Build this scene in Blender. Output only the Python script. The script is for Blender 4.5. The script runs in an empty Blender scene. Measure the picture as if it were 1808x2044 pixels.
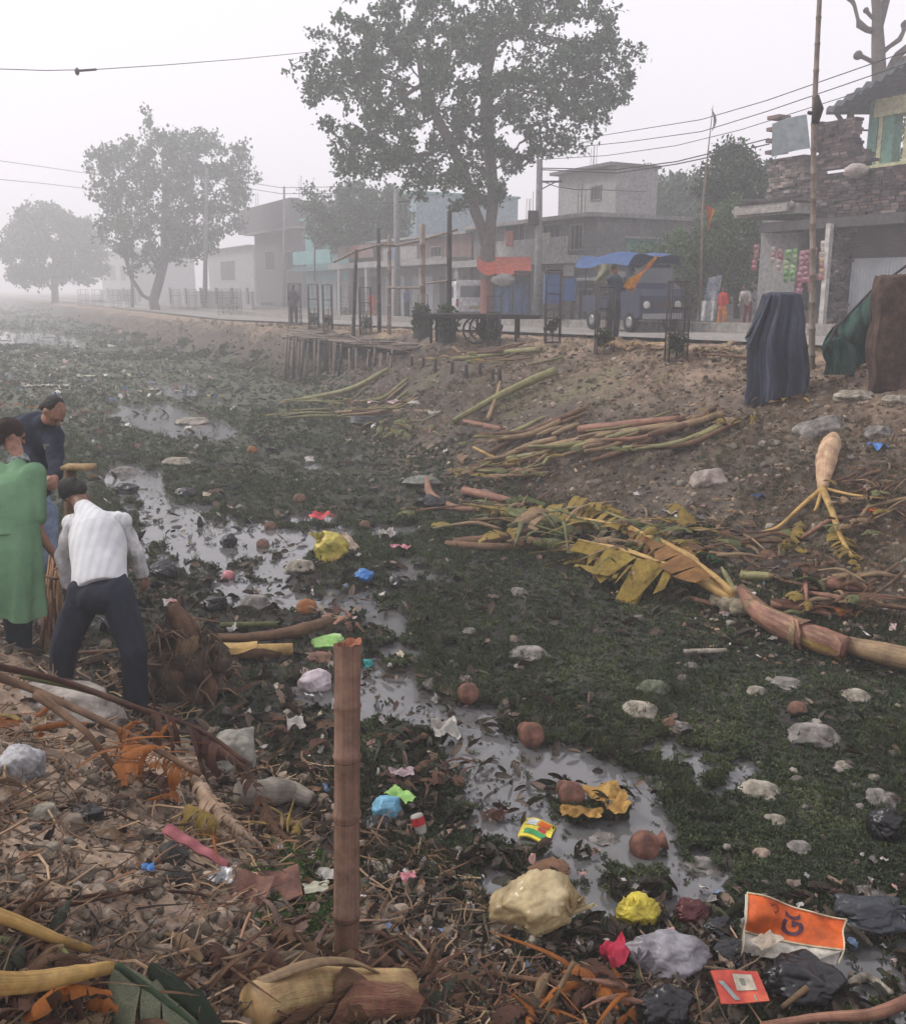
import bpy, bmesh, math, random
import numpy as np
from mathutils import Vector, Matrix, noise as mnoise
R = math.radians
SC = bpy.context.scene
COL = SC.collection
# ---------------------------------------------------------------- camera, sky, sun, exposure
PITCH = R(12.0)
F = 1800.0; CX = 904.0; CY = 958.0          # focal length and principal point in photo units (1808 x 2044)
cam = bpy.data.cameras.new('camera'); camo = bpy.data.objects.new('camera', cam); COL.objects.link(camo)
cam.sensor_fit = 'HORIZONTAL'; cam.sensor_width = 36; cam.lens = 36 * F / 1808
cam.shift_y = -(1022 - CY) / 1808; cam.clip_start = .05; cam.clip_end = 3000
camo.rotation_euler = (R(90) - PITCH, 0, 0); SC.camera = camo
SUN_EL = R(42); SUN_AZ = R(-75)              # sun in the hazy sky ahead to the left
w = bpy.data.worlds.new('World'); SC.world = w; w.use_nodes = True
nt = w.node_tree; nt.nodes.clear()
sky = nt.nodes.new('ShaderNodeTexSky'); sky.sky_type = 'NISHITA'; sky.sun_disc = False
sky.sun_elevation = SUN_EL; sky.sun_rotation = SUN_AZ; sky.dust_density = 6; sky.air_density = 1.2
hs = nt.nodes.new('ShaderNodeHueSaturation'); hs.inputs['Saturation'].default_value = .12; hs.inputs['Value'].default_value = .9
mx = nt.nodes.new('ShaderNodeMixRGB'); mx.inputs[0].default_value = .8
mx.inputs[2].default_value = (7.75, 7.4, 7.95, 1)   # the even white of an overcast, smoggy sky
bg = nt.nodes.new('ShaderNodeBackground'); bg.inputs[1].default_value = .1
out = nt.nodes.new('ShaderNodeOutputWorld')
nt.links.new(sky.outputs[0], hs.inputs['Color']); nt.links.new(hs.outputs[0], mx.inputs[1])
nt.links.new(mx.outputs[0], bg.inputs[0]); nt.links.new(bg.outputs[0], out.inputs[0])
sun = bpy.data.lights.new('sun', 'SUN'); sun.energy = 1.5; sun.angle = R(14); sun.color = (1, .95, .88)
suno = bpy.data.objects.new('sun', sun); COL.objects.link(suno)
_sd = Vector((math.sin(SUN_AZ) * math.cos(SUN_EL), math.cos(SUN_AZ) * math.cos(SUN_EL), math.sin(SUN_EL)))
suno.rotation_euler = _sd.to_track_quat('Z', 'Y').to_euler()
SC.view_settings.view_transform = 'Standard'; SC.view_settings.look = 'None'
SC.view_settings.exposure = 0.66; SC.view_settings.gamma = 1
SC.cycles.volume_bounces = 4; SC.cycles.max_bounces = 6; SC.cycles.diffuse_bounces = 3
SC.cycles.transparent_max_bounces = 8
HAZE_DENS = .0067
# ---------------------------------------------------------------- picture <-> place
sp_, cp_ = math.sin(PITCH), math.cos(PITCH)
def ray(x, y):
    u = (x - CX) / F; v = (y - CY) / F
    return Vector((u, cp_ - v * sp_, -(sp_ + v * cp_)))
def Q(x, y, d): return ray(x, y) * d
def proj(X, Y, Z):
    d = Y * cp_ - Z * sp_; v = -(Z * cp_ + Y * sp_)
    d = np.where(d < .05, .05, d)
    return CX + F * X / d, CY + F * v / d
AX, AY = -.485, .8745                         # canal direction (s); (AY, -AX) is the direction across it (t)
def st(X, Y): return X * AX + Y * AY, X * AY - Y * AX
def xy(s, t): return s * AX + t * AY, s * AY - t * AX
def hsh(ix, iy, seed):
    n = (ix * 374761393 + iy * 668265263 + seed * 974711) & 0xffffffff
    n = ((n ^ (n >> 13)) * 1274126177) & 0xffffffff
    return ((n ^ (n >> 16)) & 0xffff) / 65535.0
def vn(x, y, seed=0):
    x = np.asarray(x, float); y = np.asarray(y, float)
    ix = np.floor(x).astype(np.int64); iy = np.floor(y).astype(np.int64)
    fx = x - ix; fy = y - iy; fx = fx * fx * (3 - 2 * fx); fy = fy * fy * (3 - 2 * fy)
    a = hsh(ix, iy, seed); b = hsh(ix + 1, iy, seed); c = hsh(ix, iy + 1, seed); d = hsh(ix + 1, iy + 1, seed)
    return (a * (1 - fx) + b * fx) * (1 - fy) + (c * (1 - fx) + d * fx) * fy
def fbm(x, y, sc, octv=4, seed=0, g=.5):
    r = 0; a = 1; n = 0
    for i in range(octv):
        r = r + a * (vn(np.asarray(x) * sc, np.asarray(y) * sc, seed + i) - .5); n += a; a *= g; sc = sc * 2.03
    return r / n * 2
WATER = -2.90; FLOOR = -2.86
WP = [[(215,815),(330,806),(430,838),(500,870),(420,887),(330,872),(250,850)],
 [(210,930),(300,925),(360,965),(350,1010),(430,1060),(540,1048),(690,1056),(620,1110),(580,1200),(470,1195),(400,1130),(300,1120),(280,1050),(260,1000),(200,970)],
 [(525,1370),(640,1345),(700,1350),(820,1335),(910,1360),(990,1430),(1100,1475),(1190,1490),(1230,1570),(1330,1590),(1370,1700),(1400,1750),(1490,1790),(1490,1825),(1400,1835),(1200,1795),(960,1795),(850,1750),(880,1690),(980,1690),(960,1600),(950,1540),(820,1470),(730,1490),(690,1430),(560,1450)],
 [(1700,1915),(1808,1880),(2100,1880),(2100,2090),(1760,2060),(1690,1990)],
 [(-200,662),(60,660),(170,676),(200,700),(60,690),(-200,684)],
 [(560,1170),(700,1165),(770,1200),(850,1340),(700,1350),(700,1260),(600,1215)],
 [(300,770),(380,765),(420,790),(340,800)]]
def inpoly(x, y, poly):
    c = np.zeros(np.shape(x), bool); n = len(poly)
    for i in range(n):
        x0, y0 = poly[i]; x1, y1 = poly[(i + 1) % n]
        if y0 == y1: continue
        k = ((y0 > y) != (y1 > y)) & (x < (x1 - x0) * (y - y0) / (y1 - y0) + x0); c ^= k
    return c
def waterness(X, Y):
    X = np.asarray(X, float); Y = np.asarray(Y, float)
    wx = X + fbm(X, Y, 2.0, 4, 61) * .30; wy = Y + fbm(X, Y, 2.0, 4, 71) * .5
    px, py = proj(wx, wy, np.full(X.shape, WATER))
    m = np.zeros(X.shape, bool)
    for p in WP: m |= inpoly(px, py, p)
    m |= inpoly(px, py, [(150, 800), (620, 800), (760, 960), (900, 1200), (860, 1340), (620, 1300), (300, 1200), (200, 1000)]) & (fbm(X, Y, 1.7, 5, 163, .7) > .16)
    m |= inpoly(px, py, [(1150, 1480), (1500, 1500), (1560, 1800), (1380, 1840), (1200, 1600)]) & (fbm(X, Y, 3.2, 5, 173, .7) > .08)
    return m & (Y > 1) & (fbm(X, Y, 1.5, 5, 63, .65) > -.36)
def lift(a, b, x): 
    u = np.clip((x - a) / (b - a), 0, 1); return u * u * (3 - 2 * u)
def zroad(s): return -1.0 - .0175 * np.clip(np.asarray(s, float) - 10, 0, 42)
def toer(s): return np.interp(s, [0, 6, 12, 16, 20, 24, 34, 60], [6.2, 5.8, 6.1, 6.8, 8.2, 9.2, 9.4, 8.8])
def toel(s): return np.interp(s, [-5, 3, 4.5, 6, 7, 9, 12], [1.75, 1.65, 1.4, .85, .6, -.1, -.6])
def hz(X, Y, fine=True):
    X = np.asarray(X, float); Y = np.asarray(Y, float); s, t = st(X, Y)
    tr = toer(s) + fbm(X, Y, .5, 3, 5) * .5; tl = toel(s) + fbm(X, Y, .8, 3, 9) * .25
    zr = zroad(s)
    u = np.clip((t - tr) / (10.9 - tr), 0, 1); ub = u + .045 * np.sin(u * 3.14159)
    z = FLOOR + (zr - .02 - FLOOR) * ub
    left = np.minimum(-1.62 - FLOOR, np.maximum(0, tl - t) * .62) * lift(0, .25, tl - t)
    z = z + left
    onroad = lift(12.6, 13.7, t)
    if fine:
        rough = (.10 * fbm(X, Y, 1.2, 4, 21) + .05 * fbm(X, Y, 7, 4, 31, .6)) * (1 - onroad)
        bankk = np.clip(np.maximum(u * 4, left * 3), 0.15, 1)
        z = z + rough * (.25 + .75 * bankk)
    flat = (u < .02) & (left < .02)
    wn = waterness(X, Y) & (z < -2.7)
    z = np.where(wn, np.minimum(z, WATER - .05 + .09 * fbm(X, Y, 3.5, 4, 41)), np.where(flat, np.maximum(z, WATER + .004 + .05 * (fbm(X, Y, 4, 3, 51) + .25)), z))
    z = np.where(t > 12.6, z * (1 - onroad) + (zr - .07) * onroad, z)
    z = np.where(t < -6, z + 0, z)
    return z
def G(x, y, h=0.0):
    """the point of the ground seen at photo position x, y"""
    r = ray(x, y); ds = np.concatenate([np.arange(1.2, 30, .02), np.arange(30, 160, .25)])
    X = r.x * ds; Y = r.y * ds; Z = r.z * ds; below = Z < hz(X, Y, False) + h
    i = int(np.argmax(below)) if below.any() else len(ds) - 1
    d = ds[i]; p = r * d
    z = float(max(hz(p.x, p.y), WATER))
    return Vector((p.x, p.y, z + h))
def onZ(x, y, z): r = ray(x, y); return r * (z / r.z)
def dep(p): return p.y * cp_ - p.z * sp_
def onT(x, y, T):
    r = ray(x, y); k = T / (r.x * AY - r.y * AX); return r * k
# ---------------------------------------------------------------- mesh building
class MB:
    def __init__(s): s.v = []; s.f = []; s.uv = []; s.mi = []
    def add(s, vs, fs, uvs=None, mi=0):
        o = len(s.v); s.v += [tuple(v) for v in vs]
        for k, f in enumerate(fs):
            s.f.append(tuple(i + o for i in f)); s.uv.append(uvs[k] if uvs else None); s.mi.append(mi)
        return s
    def box(s, c, sz, rot=None, mi=0):
        c = Vector(c); m = rot if rot else Matrix.Identity(3)
        vs = [c + m @ Vector((a * sz[0] / 2, b * sz[1] / 2, d * sz[2] / 2)) for d in (-1, 1) for b in (-1, 1) for a in (-1, 1)]
        return s.add(vs, [(0, 2, 3, 1), (4, 5, 7, 6), (0, 1, 5, 4), (2, 6, 7, 3), (0, 4, 6, 2), (1, 3, 7, 5)], None, mi)
    def bx(s, x0, y0, z0, x1, y1, z1, mi=0): return s.box(((x0 + x1) / 2, (y0 + y1) / 2, (z0 + z1) / 2), (abs(x1 - x0), abs(y1 - y0), abs(z1 - z0)), None, mi)
    def tube(s, pts, rad, n=8, cap=True, wob=0, seed=0, mi=0, flat=1.0, ridge=0):
        pts = [Vector(p) for p in pts]
        if not hasattr(rad, '__len__'): rad = [rad] * len(pts)
        rnd = random.Random(seed); vs = []; L = 0; Ls = []
        t0 = (pts[1] - pts[0]).normalized(); a = t0.orthogonal().normalized()
        if abs(t0.z) < .9: a = t0.cross(Vector((0, 0, 1))).normalized()
        for i, p in enumerate(pts):
            if i: L += (p - pts[i - 1]).length
            Ls.append(L)
            t = (pts[min(i + 1, len(pts) - 1)] - pts[max(i - 1, 0)]).normalized()
            a = (a - t * a.dot(t)); a = a.normalized() if a.length > 1e-6 else t.orthogonal().normalized(); b = t.cross(a)
            for k in range(n):
                an = 2 * math.pi * k / n; r = rad[i] * (1 + wob * (rnd.random() - .5) * 2 + ridge * (math.sin(k * 2.4 + seed) + .8 * math.sin(k * 1.1 + seed * 2 + i * .25)))
                vs.append(p + (a * math.cos(an) + b * math.sin(an) * flat) * r)
        fs = []; uv = []
        for i in range(len(pts) - 1):
            for k in range(n):
                k2 = (k + 1) % n; fs.append((i * n + k, i * n + k2, (i + 1) * n + k2, (i + 1) * n + k))
                u0 = k / n; u1 = (k + 1) / n; uv.append([(u0, Ls[i]), (u1, Ls[i]), (u1, Ls[i + 1]), (u0, Ls[i + 1])])
        if cap:
            m = (len(pts) - 1) * n
            fs.append(tuple(range(n))[::-1]); uv.append([(.5, 0)] * n)
            fs.append(tuple(range(m, m + n))); uv.append([(.5, L)] * n)
        return s.add(vs, fs, uv, mi)
    def lathe(s, c, prof, n=20, axis=None, mi=0):
        c = Vector(c); ax = Vector(axis).normalized() if axis else Vector((0, 0, 1))
        a = ax.orthogonal().normalized(); b = ax.cross(a); vs = []
        for r, h in prof:
            for k in range(n):
                an = 2 * math.pi * k / n; vs.append(c + ax * h + (a * math.cos(an) + b * math.sin(an)) * r)
        fs = [(i * n + k, i * n + (k + 1) % n, (i + 1) * n + (k + 1) % n, (i + 1) * n + k) for i in range(len(prof) - 1) for k in range(n)]
        return s.add(vs, fs, None, mi)
    def grid(s, fn, nu, nv, mi=0, keep=None):
        vs = [fn(i / nu, j / nv) for i in range(nu + 1) for j in range(nv + 1)]; fs = []; uv = []
        for i in range(nu):
            for j in range(nv):
                if keep and not keep((i + .5) / nu, (j + .5) / nv): continue
                fs.append((i * (nv + 1) + j, (i + 1) * (nv + 1) + j, (i + 1) * (nv + 1) + j + 1, i * (nv + 1) + j + 1))
                uv.append([(i / nu, j / nv), ((i + 1) / nu, j / nv), ((i + 1) / nu, (j + 1) / nv), (i / nu, (j + 1) / nv)])
        return s.add(vs, fs, uv, mi)
    def ico(s, c, rad, sub=3, fn=None, rot=None, mi=0):
        vs, fs = ICO(sub); c = Vector(c); o = []
        if not hasattr(rad, '__len__'): rad = (rad,) * 3
        for v in vs:
            p = Vector((v.x * rad[0], v.y * rad[1], v.z * rad[2]))
            if fn: p = fn(v, p)
            if rot: p = rot @ p
            o.append(c + p)
        return s.add(o, fs, None, mi)
_ico = {}
def ICO(sub):
    if sub not in _ico:
        bm = bmesh.new(); bmesh.ops.create_icosphere(bm, subdivisions=sub, radius=1)
        bm.verts.ensure_lookup_table(); _ico[sub] = ([v.co.copy() for v in bm.verts], [tuple(v.index for v in f.verts) for f in bm.faces]); bm.free()
    return _ico[sub]
WORLDM = {}
def tag(o, label=None, cat=None, group=None, kind=None):
    if label: o['label'] = label
    if cat: o['category'] = cat
    if group: o['group'] = group
    if kind: o['kind'] = kind
    return o
def thing(name, label, cat, loc, rz=0, group=None):
    o = bpy.data.objects.new(name, None); o.empty_display_size = .2; COL.objects.link(o)
    o.location = Vector(loc); o.rotation_euler = (0, 0, rz); tag(o, label, cat, group)
    WORLDM[o.name] = Matrix.Translation(Vector(loc)) @ Matrix.Rotation(rz, 4, 'Z'); return o
def build(mb, name, mats, parent=None, loc=None, local=False, smooth=True, label=None):
    """ONE mesh object; mesh data given in world space unless local"""
    if parent is not None: m = WORLDM[parent.name].inverted()
    else: m = Matrix.Translation(-Vector(loc if loc is not None else (0, 0, 0)))
    me = bpy.data.meshes.new(name)
    vs = mb.v if local else [tuple(m @ Vector(v)) for v in mb.v]
    me.from_pydata(vs, [], mb.f)
    if any(u for u in mb.uv):
        ul = me.uv_layers.new(name='UVMap').data; k = 0
        for f, u in zip(mb.f, mb.uv):
            for j in range(len(f)):
                if u: ul[k].uv = u[j]
                k += 1
    if not isinstance(mats, (list, tuple)): mats = [mats]
    for q in mats: me.materials.append(q)
    if len(mats) > 1: me.polygons.foreach_set('material_index', mb.mi)
    me.polygons.foreach_set('use_smooth', [smooth] * len(me.polygons)); me.update()
    o = bpy.data.objects.new(name, me); COL.objects.link(o)
    if parent is not None:
        o.parent = parent; WORLDM[o.name] = WORLDM[parent.name]
    else:
        o.location = Vector(loc) if loc is not None else (0, 0, 0); WORLDM[o.name] = Matrix.Translation(o.location)
    if label: o['label'] = label
    return o
def solo(mb, name, mats, label, cat, loc, group=None, smooth=True):
    return tag(build(mb, name, mats, None, loc, False, smooth), label, cat, group)
def remesh(o, voxel, smooth=4, disp=0, dscale=.15, thick=0):
    m = o.modifiers.new('r', 'REMESH'); m.mode = 'VOXEL'; m.voxel_size = voxel
    if smooth: q = o.modifiers.new('s', 'SMOOTH'); q.iterations = smooth; q.factor = .5
    bpy.context.view_layer.update()
    dg = bpy.context.evaluated_depsgraph_get(); me = bpy.data.meshes.new_from_object(o.evaluated_get(dg))
    o.modifiers.clear(); old = o.data; o.data = me; bpy.data.meshes.remove(old)
    if disp:
        n = len(me.vertices); co = np.empty(n * 3); me.vertices.foreach_get('co', co); no = np.empty(n * 3)
        me.vertex_normals.foreach_get('vector', no); co = co.reshape(-1, 3); no = no.reshape(-1, 3)
        for i in range(n):
            p = Vector((co[i][0], co[i][1], co[i][2] * .4)) / dscale; q = mnoise.noise(p) + .5 * mnoise.noise(Vector((p.x * 2.2, p.y * 2.2, p.z * .9)))
            co[i] += no[i] * disp * q
        me.vertices.foreach_set('co', co.ravel())
    me.polygons.foreach_set('use_smooth', [True] * len(me.polygons)); me.update(); return o
def tri(t):
    vs, fs = t; o = []
    for f in fs:
        for k in range(1, len(f) - 1): o.append((f[0], f[k], f[k + 1]))
    return np.array([tuple(v) for v in vs], float), np.array(o, int)
def scatter(name, templates, pts, scales, mat, label, seed=0, tilt=.3, normal=None, kind='stuff', parent=None, zs=None):
    """one mesh of many small pieces nobody could count"""
    rg = np.random.default_rng(seed); T = [tri(t) for t in templates]; n = len(pts); k = rg.integers(0, len(T), n)
    V = []; Fc = []; off = 0
    for ti, (tv, tf) in enumerate(T):
        idx = np.where(k == ti)[0]; m = len(idx)
        if not m: continue
        a = rg.uniform(0, 6.283, m); ca, sa = np.cos(a), np.sin(a); rx = rg.normal(0, tilt, m); ry = rg.normal(0, tilt, m)
        s = scales[idx][:, None]
        x, y, z = tv[:, 0][None] * s, tv[:, 1][None] * s, tv[:, 2][None] * s
        if zs is not None: z = z * zs
        y, z = y * np.cos(rx)[:, None] - z * np.sin(rx)[:, None], y * np.sin(rx)[:, None] + z * np.cos(rx)[:, None]
        x, z = x * np.cos(ry)[:, None] + z * np.sin(ry)[:, None], -x * np.sin(ry)[:, None] + z * np.cos(ry)[:, None]
        x, y = x * ca[:, None] - y * sa[:, None], x * sa[:, None] + y * ca[:, None]
        P = np.stack([x, y, z], -1) + pts[idx][:, None, :]; V.append(P.reshape(-1, 3))
        Fc.append((tf[None] + (np.arange(m) * len(tv))[:, None, None] + off).reshape(-1, 3)); off += m * len(tv)
    V = np.concatenate(V); Fc = np.concatenate(Fc)
    me = fastmesh(name, V, Fc); me.materials.append(mat)
    o = bpy.data.objects.new(name, me); COL.objects.link(o)
    if parent is not None: o.parent = parent
    if kind: o['kind'] = kind
    if label: o['label'] = label
    return o
def fastmesh(name, V, Fc, smooth=False):
    me = bpy.data.meshes.new(name); me.vertices.add(len(V)); me.vertices.foreach_set('co', np.ascontiguousarray(V, dtype=np.float32).ravel())
    k = Fc.shape[1]; me.loops.add(Fc.size); me.loops.foreach_set('vertex_index', Fc.ravel().astype(np.int32))
    me.polygons.add(len(Fc)); me.polygons.foreach_set('loop_start', np.arange(0, Fc.size, k, dtype=np.int32))
    me.polygons.foreach_set('loop_total', np.full(len(Fc), k, np.int32))
    me.update(calc_edges=True); me.polygons.foreach_set('use_smooth', [smooth] * len(Fc)); return me
# ---------------------------------------------------------------- materials
_m = {}
def M(name, c1, c2=None, c3=None, rough=.8, sc=6, bump=.3, bsc=None, uv=None, isl=0, spec=.3, metal=0, trans=0, ramp=None, band=None, contrast=.5, alpha=1, coat=0, dirt=7):
    if name in _m: return _m[name]
    m = bpy.data.materials.new(name); m.use_nodes = True; _m[name] = m; n = m.node_tree.nodes; L = m.node_tree.links
    b = n['Principled BSDF']; b.inputs['Roughness'].default_value = rough; b.inputs['Metallic'].default_value = metal
    b.inputs['Specular IOR Level'].default_value = spec; b.inputs['Coat Weight'].default_value = coat
    tc = n.new('ShaderNodeTexCoord'); mp = n.new('ShaderNodeMapping')
    L.new(tc.outputs['UV' if uv else 'Object'], mp.inputs[0])
    if uv: mp.inputs['Scale'].default_value = (uv[0] * 2.4, uv[1], 1)
    nz = n.new('ShaderNodeTexNoise'); nz.inputs['Scale'].default_value = sc; nz.inputs['Detail'].default_value = 9; nz.inputs['Roughness'].default_value = .65
    L.new(mp.outputs[0], nz.inputs['Vector'])
    cr = n.new('ShaderNodeValToRGB'); e = cr.color_ramp.elements
    c2 = c2 or tuple(x * .7 for x in c1)
    cols = ramp if ramp else ([c2, c1] if c3 is None else [c2, c1, c3])
    lo, hi = .5 - contrast * .4, .5 + contrast * .4
    e[0].position = lo; e[0].color = (*cols[0], 1); e[1].position = hi; e[1].color = (*cols[-1], 1)
    for i, c in enumerate(cols[1:-1]):
        q = e.new(lo + (hi - lo) * (i + 1) / (len(cols) - 1)); q.color = (*c, 1)
    src = nz.outputs['Fac']
    ge = n.new('ShaderNodeNewGeometry')
    if isl == 2:      # colour picked per piece
        src = ge.outputs['Random Per Island']; e[0].position = 0; e[-1].position = 1 - 1 / len(cols); cr.color_ramp.interpolation = 'CONSTANT'
        for i in range(len(cols)): e[i].position = i / len(cols)
    L.new(src, cr.inputs[0]); col = cr.outputs[0]
    if isl:
        hv = n.new('ShaderNodeHueSaturation'); mr = n.new('ShaderNodeMapRange'); mr.inputs['To Min'].default_value = .3; mr.inputs['To Max'].default_value = 1.8 if isl == 1 else 1.55
        wn = n.new('ShaderNodeTexWhiteNoise'); wn.noise_dimensions = '1D'
        L.new(ge.outputs['Random Per Island'], wn.inputs['W']); L.new(wn.outputs[0], mr.inputs['Value'])
        L.new(col, hv.inputs['Color']); L.new(mr.outputs[0], hv.inputs['Value']); col = hv.outputs[0]
        if isl == 2:
            mu = n.new('ShaderNodeMixRGB'); mu.blend_type = 'MULTIPLY'; mu.inputs[0].default_value = .5; L.new(col, mu.inputs[1])
            g = n.new('ShaderNodeMapRange'); g.inputs['From Min'].default_value = .3; g.inputs['From Max'].default_value = .7; g.inputs['To Min'].default_value = .5; g.inputs['To Max'].default_value = 1.2
            L.new(nz.outputs['Fac'], g.inputs['Value']); L.new(g.outputs[0], mu.inputs[2]); col = mu.outputs[0]
    if not isl and not metal and dirt:
        n3 = n.new('ShaderNodeTexNoise'); n3.inputs['Scale'].default_value = dirt; n3.inputs['Detail'].default_value = 8; n3.inputs['Roughness'].default_value = .75; L.new(tc.outputs['Object'], n3.inputs['Vector'])
        g3 = n.new('ShaderNodeMapRange'); g3.inputs['From Min'].default_value = .35; g3.inputs['From Max'].default_value = .62; g3.inputs['To Min'].default_value = .32; g3.inputs['To Max'].default_value = 1.15; L.new(n3.outputs['Fac'], g3.inputs['Value'])
        m3 = n.new('ShaderNodeMixRGB'); m3.blend_type = 'MULTIPLY'; m3.inputs[0].default_value = .75; L.new(col, m3.inputs[1]); L.new(g3.outputs[0], m3.inputs[2]); col = m3.outputs[0]
    L.new(col, b.inputs['Base Color'])
    if bump:
        n2 = n.new('ShaderNodeTexNoise'); n2.inputs['Scale'].default_value = bsc or sc * 4; n2.inputs['Detail'].default_value = 5
        L.new(mp.outputs[0], n2.inputs['Vector']); bp = n.new('ShaderNodeBump'); bp.inputs['Strength'].default_value = bump; bp.inputs['Distance'].default_value = .02
        if name.split('_')[0] in ('plastic', 'sack', 'tarp', 'cloth', 'paper', 'rag', 'foam', 'leaf'): n2.noise_type = 'RIDGED_MULTIFRACTAL'; n2.inputs['Scale'].default_value = 5 if name[0] != 'l' else 7; n2.inputs['Detail'].default_value = 3; bp.inputs['Strength'].default_value = min(1, bump * 1.8)
        L.new(n2.outputs['Fac'], bp.inputs['Height']); L.new(bp.outputs[0], b.inputs['Normal'])
    if trans:
        tr = n.new('ShaderNodeBsdfTranslucent'); L.new(col, tr.inputs[0]); ms = n.new('ShaderNodeMixShader'); ms.inputs[0].default_value = trans
        L.new(b.outputs[0], ms.inputs[1]); L.new(tr.outputs[0], ms.inputs[2]); L.new(ms.outputs[0], n['Material Output'].inputs[0])
    return m
def brickmat(name, c1, c2, mortar, sc=1.0, rough=.9, stain=.5):
    m = bpy.data.materials.new(name); m.use_nodes = True; n = m.node_tree.nodes; L = m.node_tree.links; b = n['Principled BSDF']
    tc = n.new('ShaderNodeTexCoord'); sx = n.new('ShaderNodeSeparateXYZ'); L.new(tc.outputs['Object'], sx.inputs[0])
    ad = n.new('ShaderNodeMath'); L.new(sx.outputs[0], ad.inputs[0]); L.new(sx.outputs[1], ad.inputs[1])
    cb = n.new('ShaderNodeCombineXYZ'); L.new(ad.outputs[0], cb.inputs[0]); L.new(sx.outputs[2], cb.inputs[1])
    br = n.new('ShaderNodeTexBrick'); L.new(cb.outputs[0], br.inputs['Vector']); br.inputs['Scale'].default_value = sc
    br.inputs['Brick Width'].default_value = .24; br.inputs['Row Height'].default_value = .085; br.inputs['Mortar Size'].default_value = .009
    br.inputs['Color1'].default_value = (*c1, 1); br.inputs['Color2'].default_value = (*c2, 1); br.inputs['Mortar'].default_value = (*mortar, 1)
    nz = n.new('ShaderNodeTexNoise'); nz.inputs['Scale'].default_value = 1.3; nz.inputs['Detail'].default_value = 8; L.new(tc.outputs['Object'], nz.inputs['Vector'])
    mr = n.new('ShaderNodeMapRange'); mr.inputs['From Min'].default_value = .3; mr.inputs['From Max'].default_value = .7; mr.inputs['To Min'].default_value = 1 - stain; mr.inputs['To Max'].default_value = 1.15; L.new(nz.outputs[0], mr.inputs[0])
    mu = n.new('ShaderNodeMixRGB'); mu.blend_type = 'MULTIPLY'; mu.inputs[0].default_value = 1; L.new(br.outputs[0], mu.inputs[1]); L.new(mr.outputs[0], mu.inputs[2])
    L.new(mu.outputs[0], b.inputs['Base Color']); b.inputs['Roughness'].default_value = rough
    bp = n.new('ShaderNodeBump'); bp.inputs['Strength'].default_value = .6; bp.inputs['Distance'].default_value = .02; bp.invert = True
    L.new(br.outputs['Fac'], bp.inputs['Height']); L.new(bp.outputs[0], b.inputs['Normal']); return m
# ---------------------------------------------------------------- ground, water, road, haze
def axis_nodes(lo, hi, base, k, fine_lo, fine_hi):
    a = [fine_lo]
    while a[-1] < hi: a.append(a[-1] + max(base, k * max(0, a[-1] - fine_hi + base / k)))
    b = [fine_lo]
    while b[-1] > lo: b.append(b[-1] - max(base, .12 * (fine_lo - b[-1])))
    return np.array(b[::-1][:-1] + a)
sN = axis_nodes(-60, 600, .035, .007, 0.0, 5.0); tN = axis_nodes(-260, 300, .038, .02, -1.5, 9.5)
SS, TT = np.meshgrid(sN, tN, indexing='ij'); GX, GY = xy(SS, TT); GZ = hz(GX, GY)
far = lift(60, 200, np.hypot(GX, GY)); 
nS, nT = SS.shape; ii = (np.arange(nS - 1)[:, None] * nT + np.arange(nT - 1)[None]).ravel()
me = fastmesh('ground', np.stack([GX, GY, GZ], -1).reshape(-1, 3), np.stack([ii, ii + nT, ii + nT + 1, ii + 1], -1), True)
# soil zones (what the ground is made of), then broken up in the shader
def zonecol():
    s, t = SS, TT; tr = toer(s); tl = toel(s); n1 = fbm(GX, GY, .9, 5, 81); n2 = fbm(GX, GY, 3.0, 4, 91)
    mud = np.array([.032, .031, .025]); soil = np.array([.25, .19, .14]); bank = np.array([.165, .122, .088]); low = np.array([.072, .058, .045]); verge = np.array([.25, .185, .13]); farf = np.array([.075, .085, .052]); grass = np.array([.07, .075, .035])
    C = np.empty(s.shape + (3,)); C[:] = mud
    def mixin(col, k): 
        k = np.clip(k, 0, 1)[..., None]; C[:] = C * (1 - k) + col * k
    mixin(farf, lift(9, 24, s) * .9)
    mixin(low, lift(-.5, .4, t - tr + n1 * .9)); mixin(bank, lift(2.0, 4.0, t - tr + n1 * 1.6) * (1 - .25 * lift(8, 3, s)))
    mixin(grass, lift(.1, .5, n1 + n2 * .4) * lift(1, 2, t - tr) * .65); mixin(verge, lift(10.2, 11.6, t + n1 * .8) * (.55 + .4 * (n2 + .5)))
    mixin(low * 1.1, lift(-.25, .25, tl - t + n1 * .4)); mixin(soil, lift(.25, .75, tl - t + n1 * .7 + n2 * .25))
    return C * 1.05 * (1 + .45 * n2[..., None])
zc = zonecol(); ca = me.color_attributes.new('zone', 'FLOAT_COLOR', 'POINT')
ca.data.foreach_set('color', np.concatenate([np.clip(zc, .005, 1), np.ones(zc.shape[:2] + (1,))], -1).astype(np.float32).ravel())
gm = M('ground_soil', (.1, .1, .1), dirt=0, sc=9, bump=.7, bsc=45, rough=.85, spec=.25)
n = gm.node_tree.nodes; L = gm.node_tree.links
at = n.new('ShaderNodeAttribute'); at.attribute_name = 'zone'; mu = n.new('ShaderNodeMixRGB'); mu.blend_type = 'MULTIPLY'; mu.inputs[0].default_value = 1
crn = [q for q in n if q.type == 'VALTORGB'][0]; crn.color_ramp.elements[0].color = (.45, .45, .47, 1); crn.color_ramp.elements[1].color = (1.6, 1.55, 1.5, 1)
L.new(at.outputs['Color'], mu.inputs[1]); L.new(crn.outputs[0], mu.inputs[2]); L.new(mu.outputs[0], n['Principled BSDF'].inputs['Base Color'])
me.materials.append(gm); g = bpy.data.objects.new('ground', me); COL.objects.link(g); g['kind'] = 'structure'
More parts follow.
